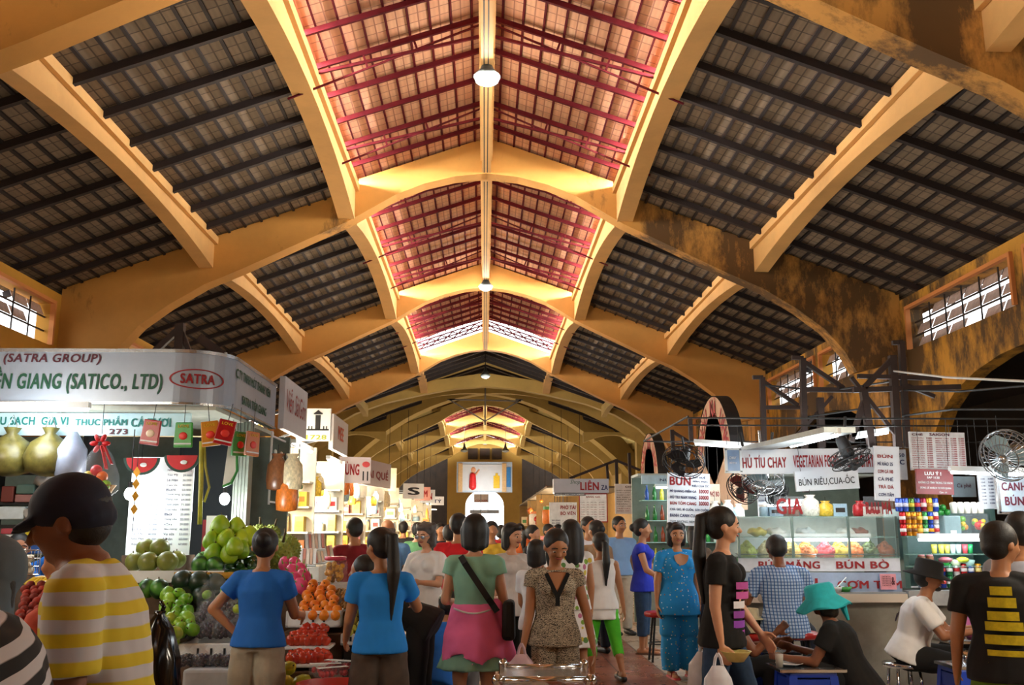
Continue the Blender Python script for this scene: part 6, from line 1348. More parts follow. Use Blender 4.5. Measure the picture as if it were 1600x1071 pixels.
for z, y0 in ((zt, .12), (zm, .1), (zb + .012, .08)): MB().box(*bxs(xa + .04, xb, YC + y0, YC + .62, z - .012, z)).build('glass_shelf', mat('#8fb8ac', .1, alpha=.35), gc)
for x in (xa + .05, xa + .6, xb - .5, xb - .01): MB().box(*bxs(x - .012, x + .012, YC + .1, YC + .12, zb, zt)).build('upright', mat('#5f7470', .3, .5), gc)
MB().box(*bxs(xa + .04, xb, YC + .095, YC + .1, zb, zt)).build('front_glass', M_GLASS, gc); MB().box(*bxs(xa + .04, xb, YC + .62, YC + .64, zb, zt)).build('back_panel', mat('#c9d4d0', .4), gc)
tube_light((X_(1205, 9.8), 9.8, zm - .03), (X_(1358, 9.8), 9.8, zm - .03), 'bright tube inside the noodle case', 14); tube_light((X_(1200, 11.4), 11.4, Z_(790, 11.4)), (X_(1262, 11.4), 11.4, Z_(788, 11.4)), 'tube lamp glowing behind the noodle case under the fans', 22)
FOODC = [('green yellow', '#8a9a3a'), ('pale', '#b8b48a'), ('golden', '#c8a24a'), ('orange', '#d8742a'), ('pink red', '#d8505a'), ('yellow', '#d8b83a'), ('bright orange', '#e0762a'), ('dark green', '#4a5a2a'), ('rust brown', '#9a4a22')]
for i, (px, (cn, c)) in enumerate(zip((1166, 1196, 1236, 1257, 1288, 1308, 1332, 1356, 1380), FOODC)):
    t = thing('food_plate', 'plate with a mound of %s food in the noodle case' % cn, 'food', (X_(px, 9.85), 9.85, zb + .014), 0, 'plates of food in the noodle case')
    MB().lathe([(.07, 0), (.12, .025), (.125, .027), (.07, .006)], n=20).build('plate', M_STEEL, t, True); b = MB(); [b.ell((q_ * math.cos(a_), q_ * math.sin(a_), .035 + .1 * (1 - q_ / .1)), rs.uniform(.018, .034), None, 8, 6) for q_, a_ in [(rs.random() * .095, rs.random() * 6.28) for _ in range(46)]]; b.ell((0, 0, .03), (.1, .1, .08)); b.build('food_mound', mat(c, .5, var=.25, scale=30), t, True)
for i, (px, c, lab) in enumerate(((1186, '#b8a83a', 'yellow green bundle on the upper tier of the noodle case'), (1215, '#d8dcd8', 'clear wrapped bundle on the upper tier of the noodle case'), (1262, '#c9d4d8', 'pale wrapped bundle on the upper tier beside the clear one'), (1325, '#dfe2dc', 'white cloth bundle on the upper tier of the noodle case'), (1345, '#8a4a3a', 'brown meat pack hanging at the back of the upper tier'))):
    b = MB(); b.ell((0, 0, .045), (.1, .08, .045), None, 18, 10); b.v = [(x * (1 + .12 * math.sin(y * 60)), y, z + .01 * math.sin(x * 70)) for x, y, z in b.v]; tag(b.build('food_bundle', mat(c, .4, var=.15), None, True, loc=(X_(px, 9.85), 9.9, zm)), lab, 'bundle')
for i, (px, kind, ci, w, h, lab) in enumerate(((1195, 'jar', 7, .1, .12, 'blue rimmed jar on top of the glass case'), (1212, 'carton', 7, .14, .1, 'pale blue box on top of the glass case'), (1238, 'jar', 5, .16, .09, 'brown red bowl on top of the glass case'), (1268, 'bag', 0, .2, .22, 'white plastic bag on top of the glass case'), (1292, 'bag', 1, .18, .16, 'yellow lidded bag beside the white bag on the case'), (1312, 'carton', 7, .14, .13, 'mint and orange notice box on top of the glass case'), (1346, 'bag', 2, .16, .16, 'red bag under the price strip'), (1362, 'carton', 0, .2, .1, 'white carton next to the red bag'))):
    ware(kind, ci, (X_(px, 9.9), 9.9, zt), w, w * .8, h, lab, 'things on top of the noodle case')
for i, (px, s, lab) in enumerate(((1235, 'GIA', 'red cut-out letters GIA on the case top'), (1375, 'RAU MÁ', 'tall red letters on the case top'))):
    board('cut_letters', lab, 'sign', (X_(px, 9.72), 9.72, zt + .1), .3, .2, 0, M_CLEAR, [(s, .05, .1, .9, .8, INK_R, .05)], th=.01)
# things on the counter
yb_ = thing('cardboard_caddy', 'yellow box of sauce bottles left of the checked shirt', 'box', (X_(1184, 9.7), 9.68, Z_(926, YC))); MB().box((0, 0, .09), (.15, .1, .18)).build('box_body', mat('#b8a42a', .6), yb_); 
for q in (-.04, .0, .04): MB().cyl((q, -.01, .18), (q, -.01, .24), .014, .01, 10).build('bottle_neck', mat('#3a1a12', .3), yb_)
cl = board('desk_calendar', 'pink desk calendar standing on the counter', 'calendar', (X_(1383, 9.62), 9.64, Z_(910, YC)), .155, .15, 0, mat('#d8909a', .6), [('T M T W T F S', .08, .78 - .14 * i, .55, .09, INK_K, .02) for i in range(5)] + [('&', .68, .3, .22, .5, INK_M, .03)], th=.02); 
gt = MB(); gt.lathe([(.07, 0), (.09, .03), (.092, .03), (.07, .005)], n=20); tag(gt.build('bowl', mat('#2a8a4a', .4), None, True, loc=(X_(1164, 9.7), 9.68, Z_(926, YC))), 'green tray of condiment cups on the counter end', 'tray')
for i, px in enumerate((1300, 1313)):
    o = MB().lathe([(.05, 0), (.075, .05), (.078, .05), (.05, .006)], n=18).build('bowl', M_WHITE if i == 0 else mat('#3fa04a', .4), None, True, loc=(X_(px, 9.66), 9.66, Z_(926, YC))); tag(o, ['white soup bowl with chopsticks on the counter', 'green dish beside the soup bowl'][i], 'bowl')
    if i == 0: MB().bar((0, 0, .03), (.12, .02, .14), .008).build('chopsticks', M_WHITE, o)
# ---- drinks stall to the right
ds = thing('drinks_stall', 'drinks stall with marble counter and glass shelves of cans', 'counter', (0, 0, 0)); xc, xd = X_(1411, YC), X_(1600, YC) + .3
MB().box(*bxs(xc, xd, YC - .02, YC + 1.0, Z_(947, YC), Z_(924, YC))).build('marble_top', mat('#9a9a98', .3, var=.18, scale=6), ds); MB().box(*bxs(xc, xd, YC + .1, YC + .95, 0, Z_(947, YC))).build('counter_front', mat('#77756f', .6, var=.12), ds)
zs = [Z_(921, YC), Z_(885, YC), Z_(866, YC), Z_(838, YC)]; xe = X_(1556, YC)
for z in zs[1:]: MB().box(*bxs(xc + .03, xe, YC + .05, YC + .5, z - .014, z)).build('glass_shelf', mat('#8fb8ac', .1, alpha=.35), ds)
for x in (xc + .02, xe): MB().box(*bxs(x, x + .05, YC + .08, YC + .5, zs[0], Z_(795, YC))).build('upright', mat('#3f5a56', .4, .4), ds)
MB().box(*bxs(xc + .03, xe, YC + .5, YC + .52, zs[0], Z_(795, YC))).build('back_panel', mat('#5a7a76', .4), ds)
tube_light((X_(1434, 9.62), 9.64, zs[3] - .035), (X_(1536, 9.62), 9.64, zs[3] - .035), 'bright tube under the top shelf of the drinks stall', 10)
CAN = {}
def can(p, c, band, label, group, s=1.0):
    k = (c, band)
    if k not in CAN:
        o = MB().lathe([(.024, 0), (.031, .006), (.031, .108), (.026, .118), (.024, .115)], n=18).build('drink_can', mat(c, .25, .5, var=.06), None, True); MB().lathe([(.0316, .04), (.0316, .075)], n=18).build('logo_band', mat(band, .3, var=0), o, True); MB().cyl((0, 0, .112), (0, 0, .116), .025, n=18).build('can_top', M_STEEL, o); o['category'] = 'can'; CAN[k] = o
    else: o = dup(CAN[k])
    o.location = p; o.scale = (s, s, s); o['label'] = label; o['group'] = group
PAL = [('silver blue', '#8aa0c0', '#2a4a9a'), ('white', '#c9cfd8', '#2a5ac0'), ('green', '#1e6a3a', '#c9d8c9'), ('navy', '#1a2a7a', '#c03a3a'), ('green', '#1e6a3a', '#d8d8d8'), ('white red', '#d8d4d4', '#b01e24'), ('red', '#b81a20', '#e8e4e4'), ('blue', '#1e3fa0', '#d8dce8'), ('orange', '#d8901e', '#e8d88a')]
for r_ in range(2):
    for i, (n_, c, bd) in enumerate(PAL):
        can((X_(1433 + 11.2 * i, 9.75), 9.75, zs[0] + .121 * r_), c, bd, '%s can in the %s row beside the bucket hat' % (n_, ('lower', 'upper')[r_]), 'cans on the drinks counter')
PAL2 = [('red', '#b81a20', '#e8e4e4'), ('orange', '#d8901e', '#7a4a1a'), ('orange', '#d8901e', '#7a4a1a'), ('amber', '#c8801e', '#e8c84a'), ('green', '#2a7a3a', '#d8e8d8'), ('blue', '#1e3fa0', '#e0a01e'), ('white red', '#d8d4d4', '#b01e24')]
for r_ in range(2):
    for i, (n_, c, bd) in enumerate(PAL2): can((X_(1410 + 8.6 * i, 9.7), 9.68, zs[3] + .121 * r_), c, bd, '%s can in the %s row on the top shelf' % (n_, ('lower', 'upper')[r_]), 'cans on the top shelf of the drinks stall')
PAL3 = [('blue', '#3a5ac0', '#c9d0e8'), ('blue', '#3a5ac0', '#c9d0e8'), ('green', '#3f6a2a', '#c8b83a'), ('navy', '#24307a', '#c03a3a'), ('maroon', '#8a1e3a', '#d8c8c8'), ('yellow', '#d8b02a', '#a86a1e'), ('blue', '#2a46b0', '#c9d0e8')]
for i, (n_, c, bd) in enumerate(PAL3): can((X_(1406 + 9.4 * i, 9.7), 9.68, zs[3] + .243), c, bd, '%s can in the topmost row of the drinks stall' % n_, 'topmost cans of the drinks stall', 1.15)
for i, (px, c, n_) in enumerate(((1457, '#c8c04a', 'yellow'), (1468, '#c8c04a', 'yellow'), (1477, '#b8b04a', 'yellow green'), (1486, '#b8d4d4', 'clear'), (1495, '#b8d4d4', 'clear'), (1505, '#d8505a', 'pink red'), (1513, '#2aa05a', 'green'))):
    o = MB().lathe([(.022, 0), (.03, .09), (.027, .09), (.02, .006)], n=16).build('drink_cup', mat(c, .25, var=.05), None, True, loc=(X_(px, 9.75), 9.75, zs[2])); tag(o, '%s plastic cup on the lit shelf under the tube' % n_, 'cup', 'cups on the lit shelf')
for i, (px, z, c, n_) in enumerate(((1470, zs[1], '#2ab04a', 'green lidded bowl'), (1488, zs[1], '#c9d4b8', 'pale bowl of jelly'), (1509, zs[1], '#a8d0d0', 'clear bowl of jelly'))):
    tag(MB().lathe([(.045, 0), (.06, .05), (.05, .055), (.0, .06)], n=20).build('bowl', mat(c, .3), None, True, loc=(X_(px, 9.75), 9.75, z)), n_ + ' on the second shelf of the drinks stall', 'bowl')
for i, (px, c, n_) in enumerate(((1436, '#6a6a3a', 'olive jar'), (1449, '#6a6a3a', 'second olive jar'))): ware('jar', 5, (X_(px, 9.75), 9.75, zs[0] + .245), .075, .075, .085, n_ + ' above the silver cans', 'jars on the drinks stall')
for i, (px, c, n_, w) in enumerate(((1473, '#9a4a5a', 'glass bowl of pink beans', .08), (1500, '#b8c82a', 'glass bowl of yellow noodles', .07))):
    t = thing('glass_bowl', n_ + ' on the drinks stall', 'bowl', (X_(px, 9.7), 9.7, zs[0] + .247)); MB().lathe([(w * .6, 0), (w, .05), (w * .97, .05), (w * .55, .004)], n=20).build('bowl_glass', M_GLASS, t, True); MB().ell((0, 0, .03), (w * .85, w * .85, .03)).build('bowl_filling', mat(c, .5, var=.3, scale=40), t, True)
t = thing('fruit_box', 'clear box of cut fruit on the top shelf of the drinks stall', 'box', (X_(1517, 9.72), 9.72, zs[3])); MB().box((0, 0, .11), (.3, .18, .22)).build('clear_box', M_CLEAR, t, bevel=.02)
for k in range(16): MB().ell((rs.uniform(-.11, .11), -.05 + rs.uniform(-.02, .05), .04 + rs.random() * .13), rs.uniform(.02, .036)).build('fruit_piece', mat(rs.choice(['#c9b01e', '#c8241e', '#5a9a2a', '#d8861e']), .35), t, True)
t = thing('water_box', 'clear water tank on the top shelf of the drinks stall', 'box', (X_(1483, 9.72), 9.72, zs[3])); MB().box((0, 0, .1), (.17, .18, .2)).build('clear_tank', mat('#a8c4cc', .1, alpha=.5), t, bevel=.01); MB().box((0, -.092, .03), (.06, .004, .05)).build('tank_label', M_WHITE, t)
for i in range(5): tag(MB().ell((0, 0, .0), .032).build('lime', mat('#1e7a2a', .35), None, True, loc=(X_(1470 + 6 * (i % 3), 9.72) , 9.72 + .03 * (i % 2), zs[3] + .235 + .05 * (i // 3))), 'green lime piled on the water tank', 'lime', 'limes on the water tank')
for i in range(5): tag(MB().lathe([(.03, 0), (.036, .1), (.02, .115)], n=14).build('coconut', mat('#e6e6e0', .5), None, True, loc=(X_(1493 + 10.5 * i, 9.72), 9.72, zs[3] + .225)), 'peeled white coconut in the row on the fruit box', 'coconut', 'coconuts on the fruit box')
# ---- signs and menus hung over the food stalls
def hung(name, lab, cat, px0, px1, py0, py1, Y, m, lines, rz=0, roll=0, **k):
    a, c = at(px0, py1, Y), at(px1, py0, Y); t = board(name, lab, cat, ((a.x + c.x) / 2, Y, (a.z + c.z) / 2), (c.x - a.x) / max(.3, math.cos(rz)), c.z - a.z, rz, m, lines, **k); t.rotation_euler = (0, roll, rz)
    for q in (-.4, .4):
        if Y > 9.3 and t.location.z < 2.6: MB().bar((q * (c.x - a.x), 0, (c.z - a.z) / 2 - .02), (q * (c.x - a.x), 0, 2.64 - t.location.z), .004).build('hanger', M_BLACK, t)
    return t
SW = mat('#cfd2d8', .4, var=.03)
hung('menu_board', 'white menu board headed BÚN in big red letters', 'menu', 1044, 1107, 740, 822, 12.4, SW, [('BÚN', .05, .76, .5, .21, INK_R, .06), ('BÒ HUẾ', .6, .9, .3, .06, INK_B, .03), ('MẮM, MỌC', .6, .82, .36, .06, INK_B, .03), ('RIÊU CUA ỐC', .58, .74, .4, .06, INK_B, .03)] +
     [(s, .06, .62 - .115 * i, .62, .075, c, .04) for i, (s, c) in enumerate((('MÌ QUẢNG-MIẾN GÀ', INK_B), ('HỦ TIU NAM VANG', INK_B), ('BÚN TÔM CÀNG', INK_R))) ] + [('30000', .74, .62 - .115 * i, .23, .075, INK_R, .05) for i in range(3)] + [('CHẢ GIÒ, BÌ CUỐN, GỎI CUỐN', .06, .275, .9, .07, INK_B, .04), ('BÁNH CANH CUA', .06, .16, .64, .075, INK_B, .04), ('30000', .74, .16, .23, .075, INK_R, .05), ('THỊT NƯỚNG, NEM NƯỚNG', .06, .04, .85, .07, mat('#5a6a72', .6), .02)], roll=R(2))
hung('menu_board', 'small cream sign with red letters behind the BÚN menu', 'menu', 1107, 1124, 757, 787, 12.6, mat('#d8ccb8', .5), [('PHỞ BÒ', .08, .35, .84, .35, INK_R, .04)])
hung('shop_sign', 'small blue grey notice at the left end of the vegetarian sign', 'sign', 1135, 1156, 702, 738, 10.6, mat('#6f8fb8', .4), [('CHAY', .2, .55, .5, .12, INK_W, .02), ('HỦ TÍU', .2, .35, .5, .1, INK_W, .02)], frame=M_WHITE)
hung('shop_sign', 'long white sign reading HỦ TÍU CHAY VEGETARIAN FOOD in red', 'sign', 1156, 1367, 702, 740, 10.6, SW, [('HỦ TÍU CHAY', .02, .24, .32, .56, INK_R, .05), ('VEGETARIAN FOOD', .39, .24, .33, .5, INK_R, .045), ('+ CƠM CHAY', .75, .22, .23, .56, INK_R, .04)], roll=R(-.8))
hung('shop_sign', 'white sign reading BÚN RIÊU CUA ỐC hung under the vegetarian sign', 'sign', 1243, 1340, 735, 766, 10.35, SW, [('BÚN RIÊU,CUA-ỐC', .05, .22, .88, .55, INK_K, .01)], roll=R(-3))
hung('menu_board', 'narrow white price strip with blue and red lines', 'menu', 1369, 1402, 698, 783, 10.0, SW, [(s, .12, .78 - .14 * i, .6, .08, INK_B if i % 2 else INK_R, .03) for i, s in enumerate(('BÚN', 'MÌ XÀO 25', 'CƠM GÀ 100', 'CÀ PHÊ', 'TRÀ ĐÁ', 'CƠM TẤM'))], roll=R(2.5))
hung('menu_board', 'black and white picture card beside the price strip', 'menu', 1403, 1414, 703, 750, 10.2, mat('#c8ccd0', .5), [('50', .2, .75, .6, .12, INK_B, .03), ('C', .25, .5, .5, .16, INK_B, .04)])
hung('menu_board', 'grey menu headed CHÈ SAIGON with red price columns', 'menu', 1424, 1505, 676, 736, 9.9, mat('#b4b2b0', .5), [('CHÈ', .04, .9, .2, .07, INK_M, .05), ('SAIGON', .36, .9, .36, .07, INK_M, .05)] + [(w, x, .82 - .057 * i, ww, .035, INK_R, .02) for i in range(14) for w, x, ww in (('%s' % ['CHÈ ĐẬU', 'CHÈ BA MÀU', 'SÂM LẠNH', 'RAU CÂU', 'CÀ PHÊ SỮA'][i % 5], .03, .22), ('8.000', .3, .1), ('%s' % ['NƯỚC CAM', 'SINH TỐ BƠ', 'DỪA TƯƠI', 'CHANH MUỐI'][i % 4], .46, .24), ('15.000', .74, .1), ('12.000', .88, .1))], roll=R(1))
hung('notice_board', 'red notice with white lettering LƯU Ý under the grey menu', 'notice', 1433, 1487, 734, 773, 9.85, mat('#7c0a10', .4), [('LƯU Ý !', .22, .76, .45, .17, INK_W, .04), ('SẠP 1130', .28, .6, .34, .11, INK_W, .02), ('KHÔNG CÓ TÍNH TRỌNG TÚI XÁCH', .04, .4, .92, .13, INK_W, .02), ('ĐỪNG ĐỂ KHÁCH TỰ ĐÓI QUÁN', .08, .2, .84, .13, INK_W, .02), ('Cảm ơn', .6, .05, .2, .08, INK_W, .0)], roll=R(1.5))
hung('menu_board', 'white price sheet standing left of the last grey board', 'menu', 1532, 1553, 742, 796, 9.75, SW, [('%d.000' % (8 + i), .55, .85 - .1 * i, .3, .045, INK_B, .01) for i in range(8)] + [('CHÈ', .12, .85 - .1 * i, .25, .045, INK_B, .01) for i in range(8)])
hung('shop_sign', 'grey board with maroon words CANH BÚN at the right edge', 'sign', 1562, 1640, 744, 802, 9.5, mat('#8f9aa4', .5), [('CANH BÚN', .06, .6, .85, .28, INK_M, .04), ('BÚN RIÊU', .1, .2, .8, .3, INK_M, .04)], frame=M_STEEL)
hung('shop_sign', 'pale blue and white panel behind the red notice', 'sign', 1488, 1522, 745, 777, 10.3, mat('#8fa4b0', .5), [('Cà phê', .2, .4, .6, .25, INK_M, .02)])
hung('menu_board', 'white menu hanging behind the fans of the vegetarian stall', 'menu', 1185, 1200, 752, 808, 11.5, SW, [('CƠM TẤM', .1, .85, .8, .1, INK_R, .04)] + [('SƯỜN BÌ', .1, .7 - .14 * i, .6, .06, INK_B, .02) for i in range(5)])
tube_light(at(1484, 738, 9.2), at(1640, 743, 9.2), 'long bright tube at the right edge over the drinks stall', 22)
tube_light((X_(1243, 10.3), 10.3, Z_(698, 10.3)), at(1309, 680, 8.2), 'bright tube slanting away over the vegetarian sign', 24)
tube_light(at(1330, 685, 11), at(1388, 676, 11), 'unlit looking pale tube behind the black fan', 30)
tube_light(at(1085, 694, 12), at(1200, 702, 11.6), 'slim tube along the beam in front of the near arch', 30)
def hoodsh(a, b_, lab):
    o = MB().bar(a, b_, .28, .05).build('light_hood', mat('#8a9090', .4, .4), None); tag(o, lab, 'lamp hood')
hoodsh((X_(1180, 10.9), 10.9, Z_(703, 10.9)), at(1312, 672, 8.2), 'grey metal hood above the slanting tube')
tube_light((4.2, 20, 2.6), (5.4, 20, 2.6), 'added fill tube over the rear food stalls beyond the arches', 90)  # lamp added to brighten the rear food stalls
for q in (-1, 1):
    for y in (3.4, 5.4): tube_light((q * 4.4 - .6, y, 2.75), (q * 4.4 + .6, y, 2.75), 'tube over the stalls %s of the camera' % ('left' if q < 0 else 'right'), 85 if q < 0 else 145, True, 'added unseen tubes beside the camera', rod=4.4)  # out-of-view lamps added to light the people from the front
fr = thing('canopy_frame', 'steel frame over the food stalls from which signs and fans hang', 'frame', (0, 0, 0))
for y in (9.8, 10.5, 12.5): MB().bar((2.1, y, 2.64), (6.6, y, 2.64), .016).build('rail', M_BLACK, fr)
for x in (2.1, 6.6):
    MB().bar((x, 9.75, 2.65), (x, 12.55, 2.65), .016).build('rail', M_BLACK, fr)
    if x > 3: [MB().bar((x, y, 0), (x, y, 2.65), .03).build('post', M_BLACK, fr) for y in (10.8, 12.5)]
# ---- fans
def fan(p, aim, r, label, m=M_BLACK, mount=None):
    mount = mount or (0, .05, max(.1, 2.64 - p[2]))
    t = thing('fan', label, 'fan', p, 0, 'cooling fans over the food stalls'); q = Vector(aim).to_track_quat('Z', 'Y').to_matrix(); b = MB()
    def w(v): return q @ Vector(v)
    for rr, z in ((r, 0), (r * .97, .05), (r * .55, .09), (r * .97, -.05), (r * .55, -.07)): b.tube([w((rr * math.cos(k * .2618), rr * math.sin(k * .2618), z)) for k in range(25)], .006, 5)
    for k in range(28): a = k * .2244; c, s = math.cos(a), math.sin(a); b.tube([w((r * .12 * c, r * .12 * s, .1)), w((r * .55 * c, r * .55 * s, .09)), w((r * c, r * s, 0)), w((r * .55 * c, r * .55 * s, -.07))], .0028, 4)
    b.build('wire_cage', m, t)
    for k in range(3):
        a = k * 2.094; f = MB(); pts = [(.1, -.3), (.5, -.45), (.85, -.25), (.85, .3), (.5, .25), (.1, .1)]
        f.prism([(x, y) for x, y in pts], lambda x, y: w((r * (x * math.cos(a) - y * math.sin(a)), r * (x * math.sin(a) + y * math.cos(a)), .02 + .05 * y)), lambda x, y: w((r * (x * math.cos(a) - y * math.sin(a)), r * (x * math.sin(a) + y * math.cos(a)), .025 + .05 * y))); f.build('fan_blade', mat('#7a2a22' if m is M_BLACK and r == .2 else ('#1a1a1c' if m is M_BLACK else '#8aa0a8'), .4), t)
    MB().ell(w((0, 0, .1)), .04).build('fan_hub', m, t, True); MB().limb(w((0, 0, -.06)), w((0, 0, -.2)), .07, .06).build('motor_housing', m, t, True); MB().tube([w((0, 0, -.15)), Vector(mount)], .016, 8).build('mounting_arm', m, t)
fan(at(1068, 722, 11.8), (-.3, -.6, -.75), .26, 'dark fan tilted down in front of the near arch'); fan(at(1162, 762, 11.2), (-.65, -.6, -.45), .2, 'fan with red blades under the vegetarian sign'); fan(at(1192, 752, 11.0), (-.2, -.55, -.85), .24, 'pale caged fan tilted down beside the red-bladed one', M_STEEL)
fan(at(1214, 772, 11.2), (.55, -.7, -.4), .15, 'dark fan with dull red blades left of the BÚN RIÊU sign'); fan(at(1328, 716, 9.6), (.25, -.3, -.92), .21, 'black fan hanging over the BÚN RIÊU sign'); fan(at(1574, 712, 8.6), (-.7, -.5, -.35), .24, 'large pale caged fan at the right edge', M_STEEL, (.3, .1, .15))
# ---- dark steel gantries carrying the signs
M_IRON = mat('#2a1a16', .7, var=.25)
def gantry(label, bars, w=.05):
    t = thing('steel_gantry', label, 'frame', (0, 0, 0)); first = True
    for nm, a, c, k in bars: MB().bar(a, c, w * k).build(nm, M_IRON, t)
def pp(px, py, Y): return at(px, py, Y)
gantry('rusty steel gantry nearest the near arch', [('post', pp(1196, 792, 12.5), pp(1191, 590, 12.5), 1.3), ('top_arm', pp(1176, 590, 12.5), pp(1192, 590, 12.5), 1), ('brace', pp(1193, 597, 12.5), pp(1247, 634, 12.5), 1), ('rail', pp(1195, 637, 12.5), pp(1262, 637, 12.5), 1)])
gantry('rusty steel gantry to the right of the first one', [('post', pp(1259, 770, 12.0), pp(1254, 560, 12.0), 1.4), ('top_arm', pp(1237, 559, 12.0), pp(1255, 560, 12.0), 1), ('brace', pp(1256, 566, 12.0), pp(1318, 607, 12.0), 1.1), ('rail', pp(1256, 609, 12.0), pp(1350, 610, 12.0), 1.2), ('strut', pp(1246, 680, 12.0), pp(1300, 620, 12.0), .8), ('short_post', pp(1284, 700, 12.0), pp(1281, 622, 12.0), 1.6)])
gantry('tall dark steel tower at the right pier', [('post', pp(1362, 700, 11.0), pp(1349, 610, 11.0), 1.6), ('post', pp(1403, 700, 11.0), pp(1394, 556, 11.0), 1.6), ('post', pp(1418, 700, 11.0), pp(1408, 534, 11.0), 1.3), ('top_arm', pp(1394, 536, 11.0), pp(1410, 535, 11.0), 1), ('rail', pp(1333, 610, 11.0), pp(1500, 605, 11.0), 1.2), ('rail', pp(1340, 588, 11.0), pp(1470, 592, 11.0), 1), ('brace', pp(1350, 606, 11.0), pp(1395, 560, 11.0), 1.2), ('brace', pp(1330, 590, 11.0), pp(1400, 680, 11.0), .9), ('brace', pp(1410, 600, 11.0), pp(1460, 620, 11.0), .9), ('brace', pp(1352, 620, 11.0), pp(1330, 690, 11.0), 1.2)])
gantry('thin steel frame before the farther arch', [('post', pp(985, 760, 20), pp(983, 708, 20), 1.2), ('post', pp(1052, 720, 14), pp(1050, 672, 14), 1.1), ('brace', pp(1051, 675, 14), pp(1078, 692, 14), .9), ('rail', pp(1052, 700, 14), pp(1082, 700, 14), .9), ('post', pp(1080, 690, 13.2), pp(1078, 655, 13.2), 1.1)])
gantry('slanting steel truss behind the grey far right sign', [('brace', pp(890, 748, 26), pp(962, 720, 26), 1.4), ('post', pp(950, 750, 26), pp(948, 725, 26), 1.4), ('post', pp(965, 800, 26), pp(963, 718, 26), 1.6), ('brace', pp(963, 720, 26), pp(1000, 735, 26), 1.3)])
gantry('black steel tripod on top of the fruit shop', [('brace', pp(235, 556, 10.2), pp(282, 512, 10.2), 1.2), ('post', pp(280, 556, 10.2), pp(282, 506, 10.2), 1.8), ('brace', pp(283, 515, 10.2), pp(298, 556, 10.2), 1), ('brace', pp(312, 528, 10.2), pp(350, 556, 10.2), 1.8)])
# cables looping over the food stalls
for i, pts in enumerate((((1195, 602, 12.4), (1290, 612, 12.2), (1395, 596, 11.2)), ((1395, 580, 11), (1480, 590, 9.5), (1640, 598, 8)), ((1030, 690, 15), (1090, 697, 13), (1195, 695, 12.5)), ((1262, 652, 12.0), (1340, 640, 11.5), (1400, 634, 11)), ((1410, 610, 11), (1500, 612, 10), (1640, 600, 9)), ((1410, 650, 11), (1490, 640, 10), (1640, 640, 9)))):
    o = MB().tube([at(*p) for p in pts], .012, 6).build('power_cable', mat('#c9c4bc', .6) if i == 1 else M_BLACK, None); tag(o, ['black cable sagging between the two gantries', 'white cable running to the right edge', 'thin cable above the slim tube', 'black cable under the second gantry rail', 'upper black cable right of the steel tower', 'lower black cable right of the steel tower'][i], 'cable')
# ---- stalls in the gap before the noodle stall (bottles, freezer)
gp = thing('bottle_stall', 'lit stall of green bottles behind the blue pyjama woman', 'stall', (0, 0, 0)); YB = 15.6
MB().box(*bxs(2.55, 6.0, YB, YB + .6, 0, .95)).build('counter', mat('#7a8078', .6), gp); MB().box(*bxs(2.5, 6.4, YB + .7, YB + .75, 0, 2.4)).build('back_panel', mat('#6a7a70', .5), gp); MB().box(*bxs(2.5, 6.4, YB, YB + .7, 2.36, 2.4)).build('canopy', mat('#a8b4b0', .5), gp)
for z in (1.3, 1.65, 1.98): MB().box(*bxs(2.6, 4.4, YB + .25, YB + .6, z - .015, z)).build('shelf_board', mat('#8fb8ac', .2), gp)
tube_light((2.8, YB + .15, 2.18), (4.2, YB + .15, 2.18), 'tube lamp inside the bottle stall', 30); tube_light((4.5, 12.6, 2.35), (5.6, 12.6, 2.35), 'tube lamp behind the vegetarian sign', 70)
bt = None; rb_ = random.Random(5)
for z in (.95, 1.3, 1.65, 1.98):
    for i in range(13):
        c = rb_.choice(['#1e6a2a', '#2a8a3a', '#c8d0c8', '#8a3a1e', '#1e4a9a', '#c9c03a', '#b82a24', '#3a7a3a']); o = MB().lathe([(.032, 0), (.036, .01), (.036, .13), (.014, .19), (.013, .24), (.016, .25)], n=12).build('bottle', mat(c, .2, var=.05), None, True, loc=(2.7 + .125 * i, YB + .38, z)); tag(o, '%s bottle in the bottle stall' % {'#1e6a2a': 'dark green', '#2a8a3a': 'green', '#c8d0c8': 'clear', '#8a3a1e': 'brown', '#1e4a9a': 'blue', '#c9c03a': 'yellow', '#b82a24': 'red', '#3a7a3a': 'leaf green'}[c], 'bottle', 'bottles in the bottle stall')
board('shop_sign', 'pale blue stall fascia above the bottle shelves', 'sign', (3.3, YB - .02, 2.3), 1.5, .14, 0, mat('#a8c8d8', .4), [('NƯỚC GIẢI KHÁT', .2, .3, .6, .4, INK_B, .02)])
# ---- stools, low tables, trays
M_REDS = mat('#a01e1e', .3); M_BLUEP = mat('#1a3fae', .35, var=.06)
def bar_stool(x, y, zt_, label, m=M_REDS):
    t = thing('bar_stool', label, 'stool', (x, y, 0), 0, None); MB().lathe([(.05, zt_ - .05), (.17, zt_ - .05), (.185, zt_ - .03), (.18, zt_), (.16, zt_ + .01), (.001, zt_ + .012)], n=28).build('seat', m, t, True)
    for k in range(4): a = .785 + k * 1.571; MB().cyl((.1 * math.cos(a), .1 * math.sin(a), zt_ - .05), (.17 * math.cos(a), .17 * math.sin(a), 0), .014, n=8).build('leg', M_BLACK, t)
    MB().tube([(.14 * math.cos(k * .5236), .14 * math.sin(k * .5236), .2) for k in range(13)], .008, 6).build('foot_ring', M_BLACK, t)
bar_stool(X_(1237, 8.75), 8.75, .6, 'red round stool under the checked-shirt man'); bar_stool(X_(1168, 8.85), 8.85, .58, 'red round stool carrying the cream hats'); bar_stool(X_(1027, 11.5), 11.5, .55, 'red stool left of the spotted pyjamas')
h_ = X_(1165, 8.85)
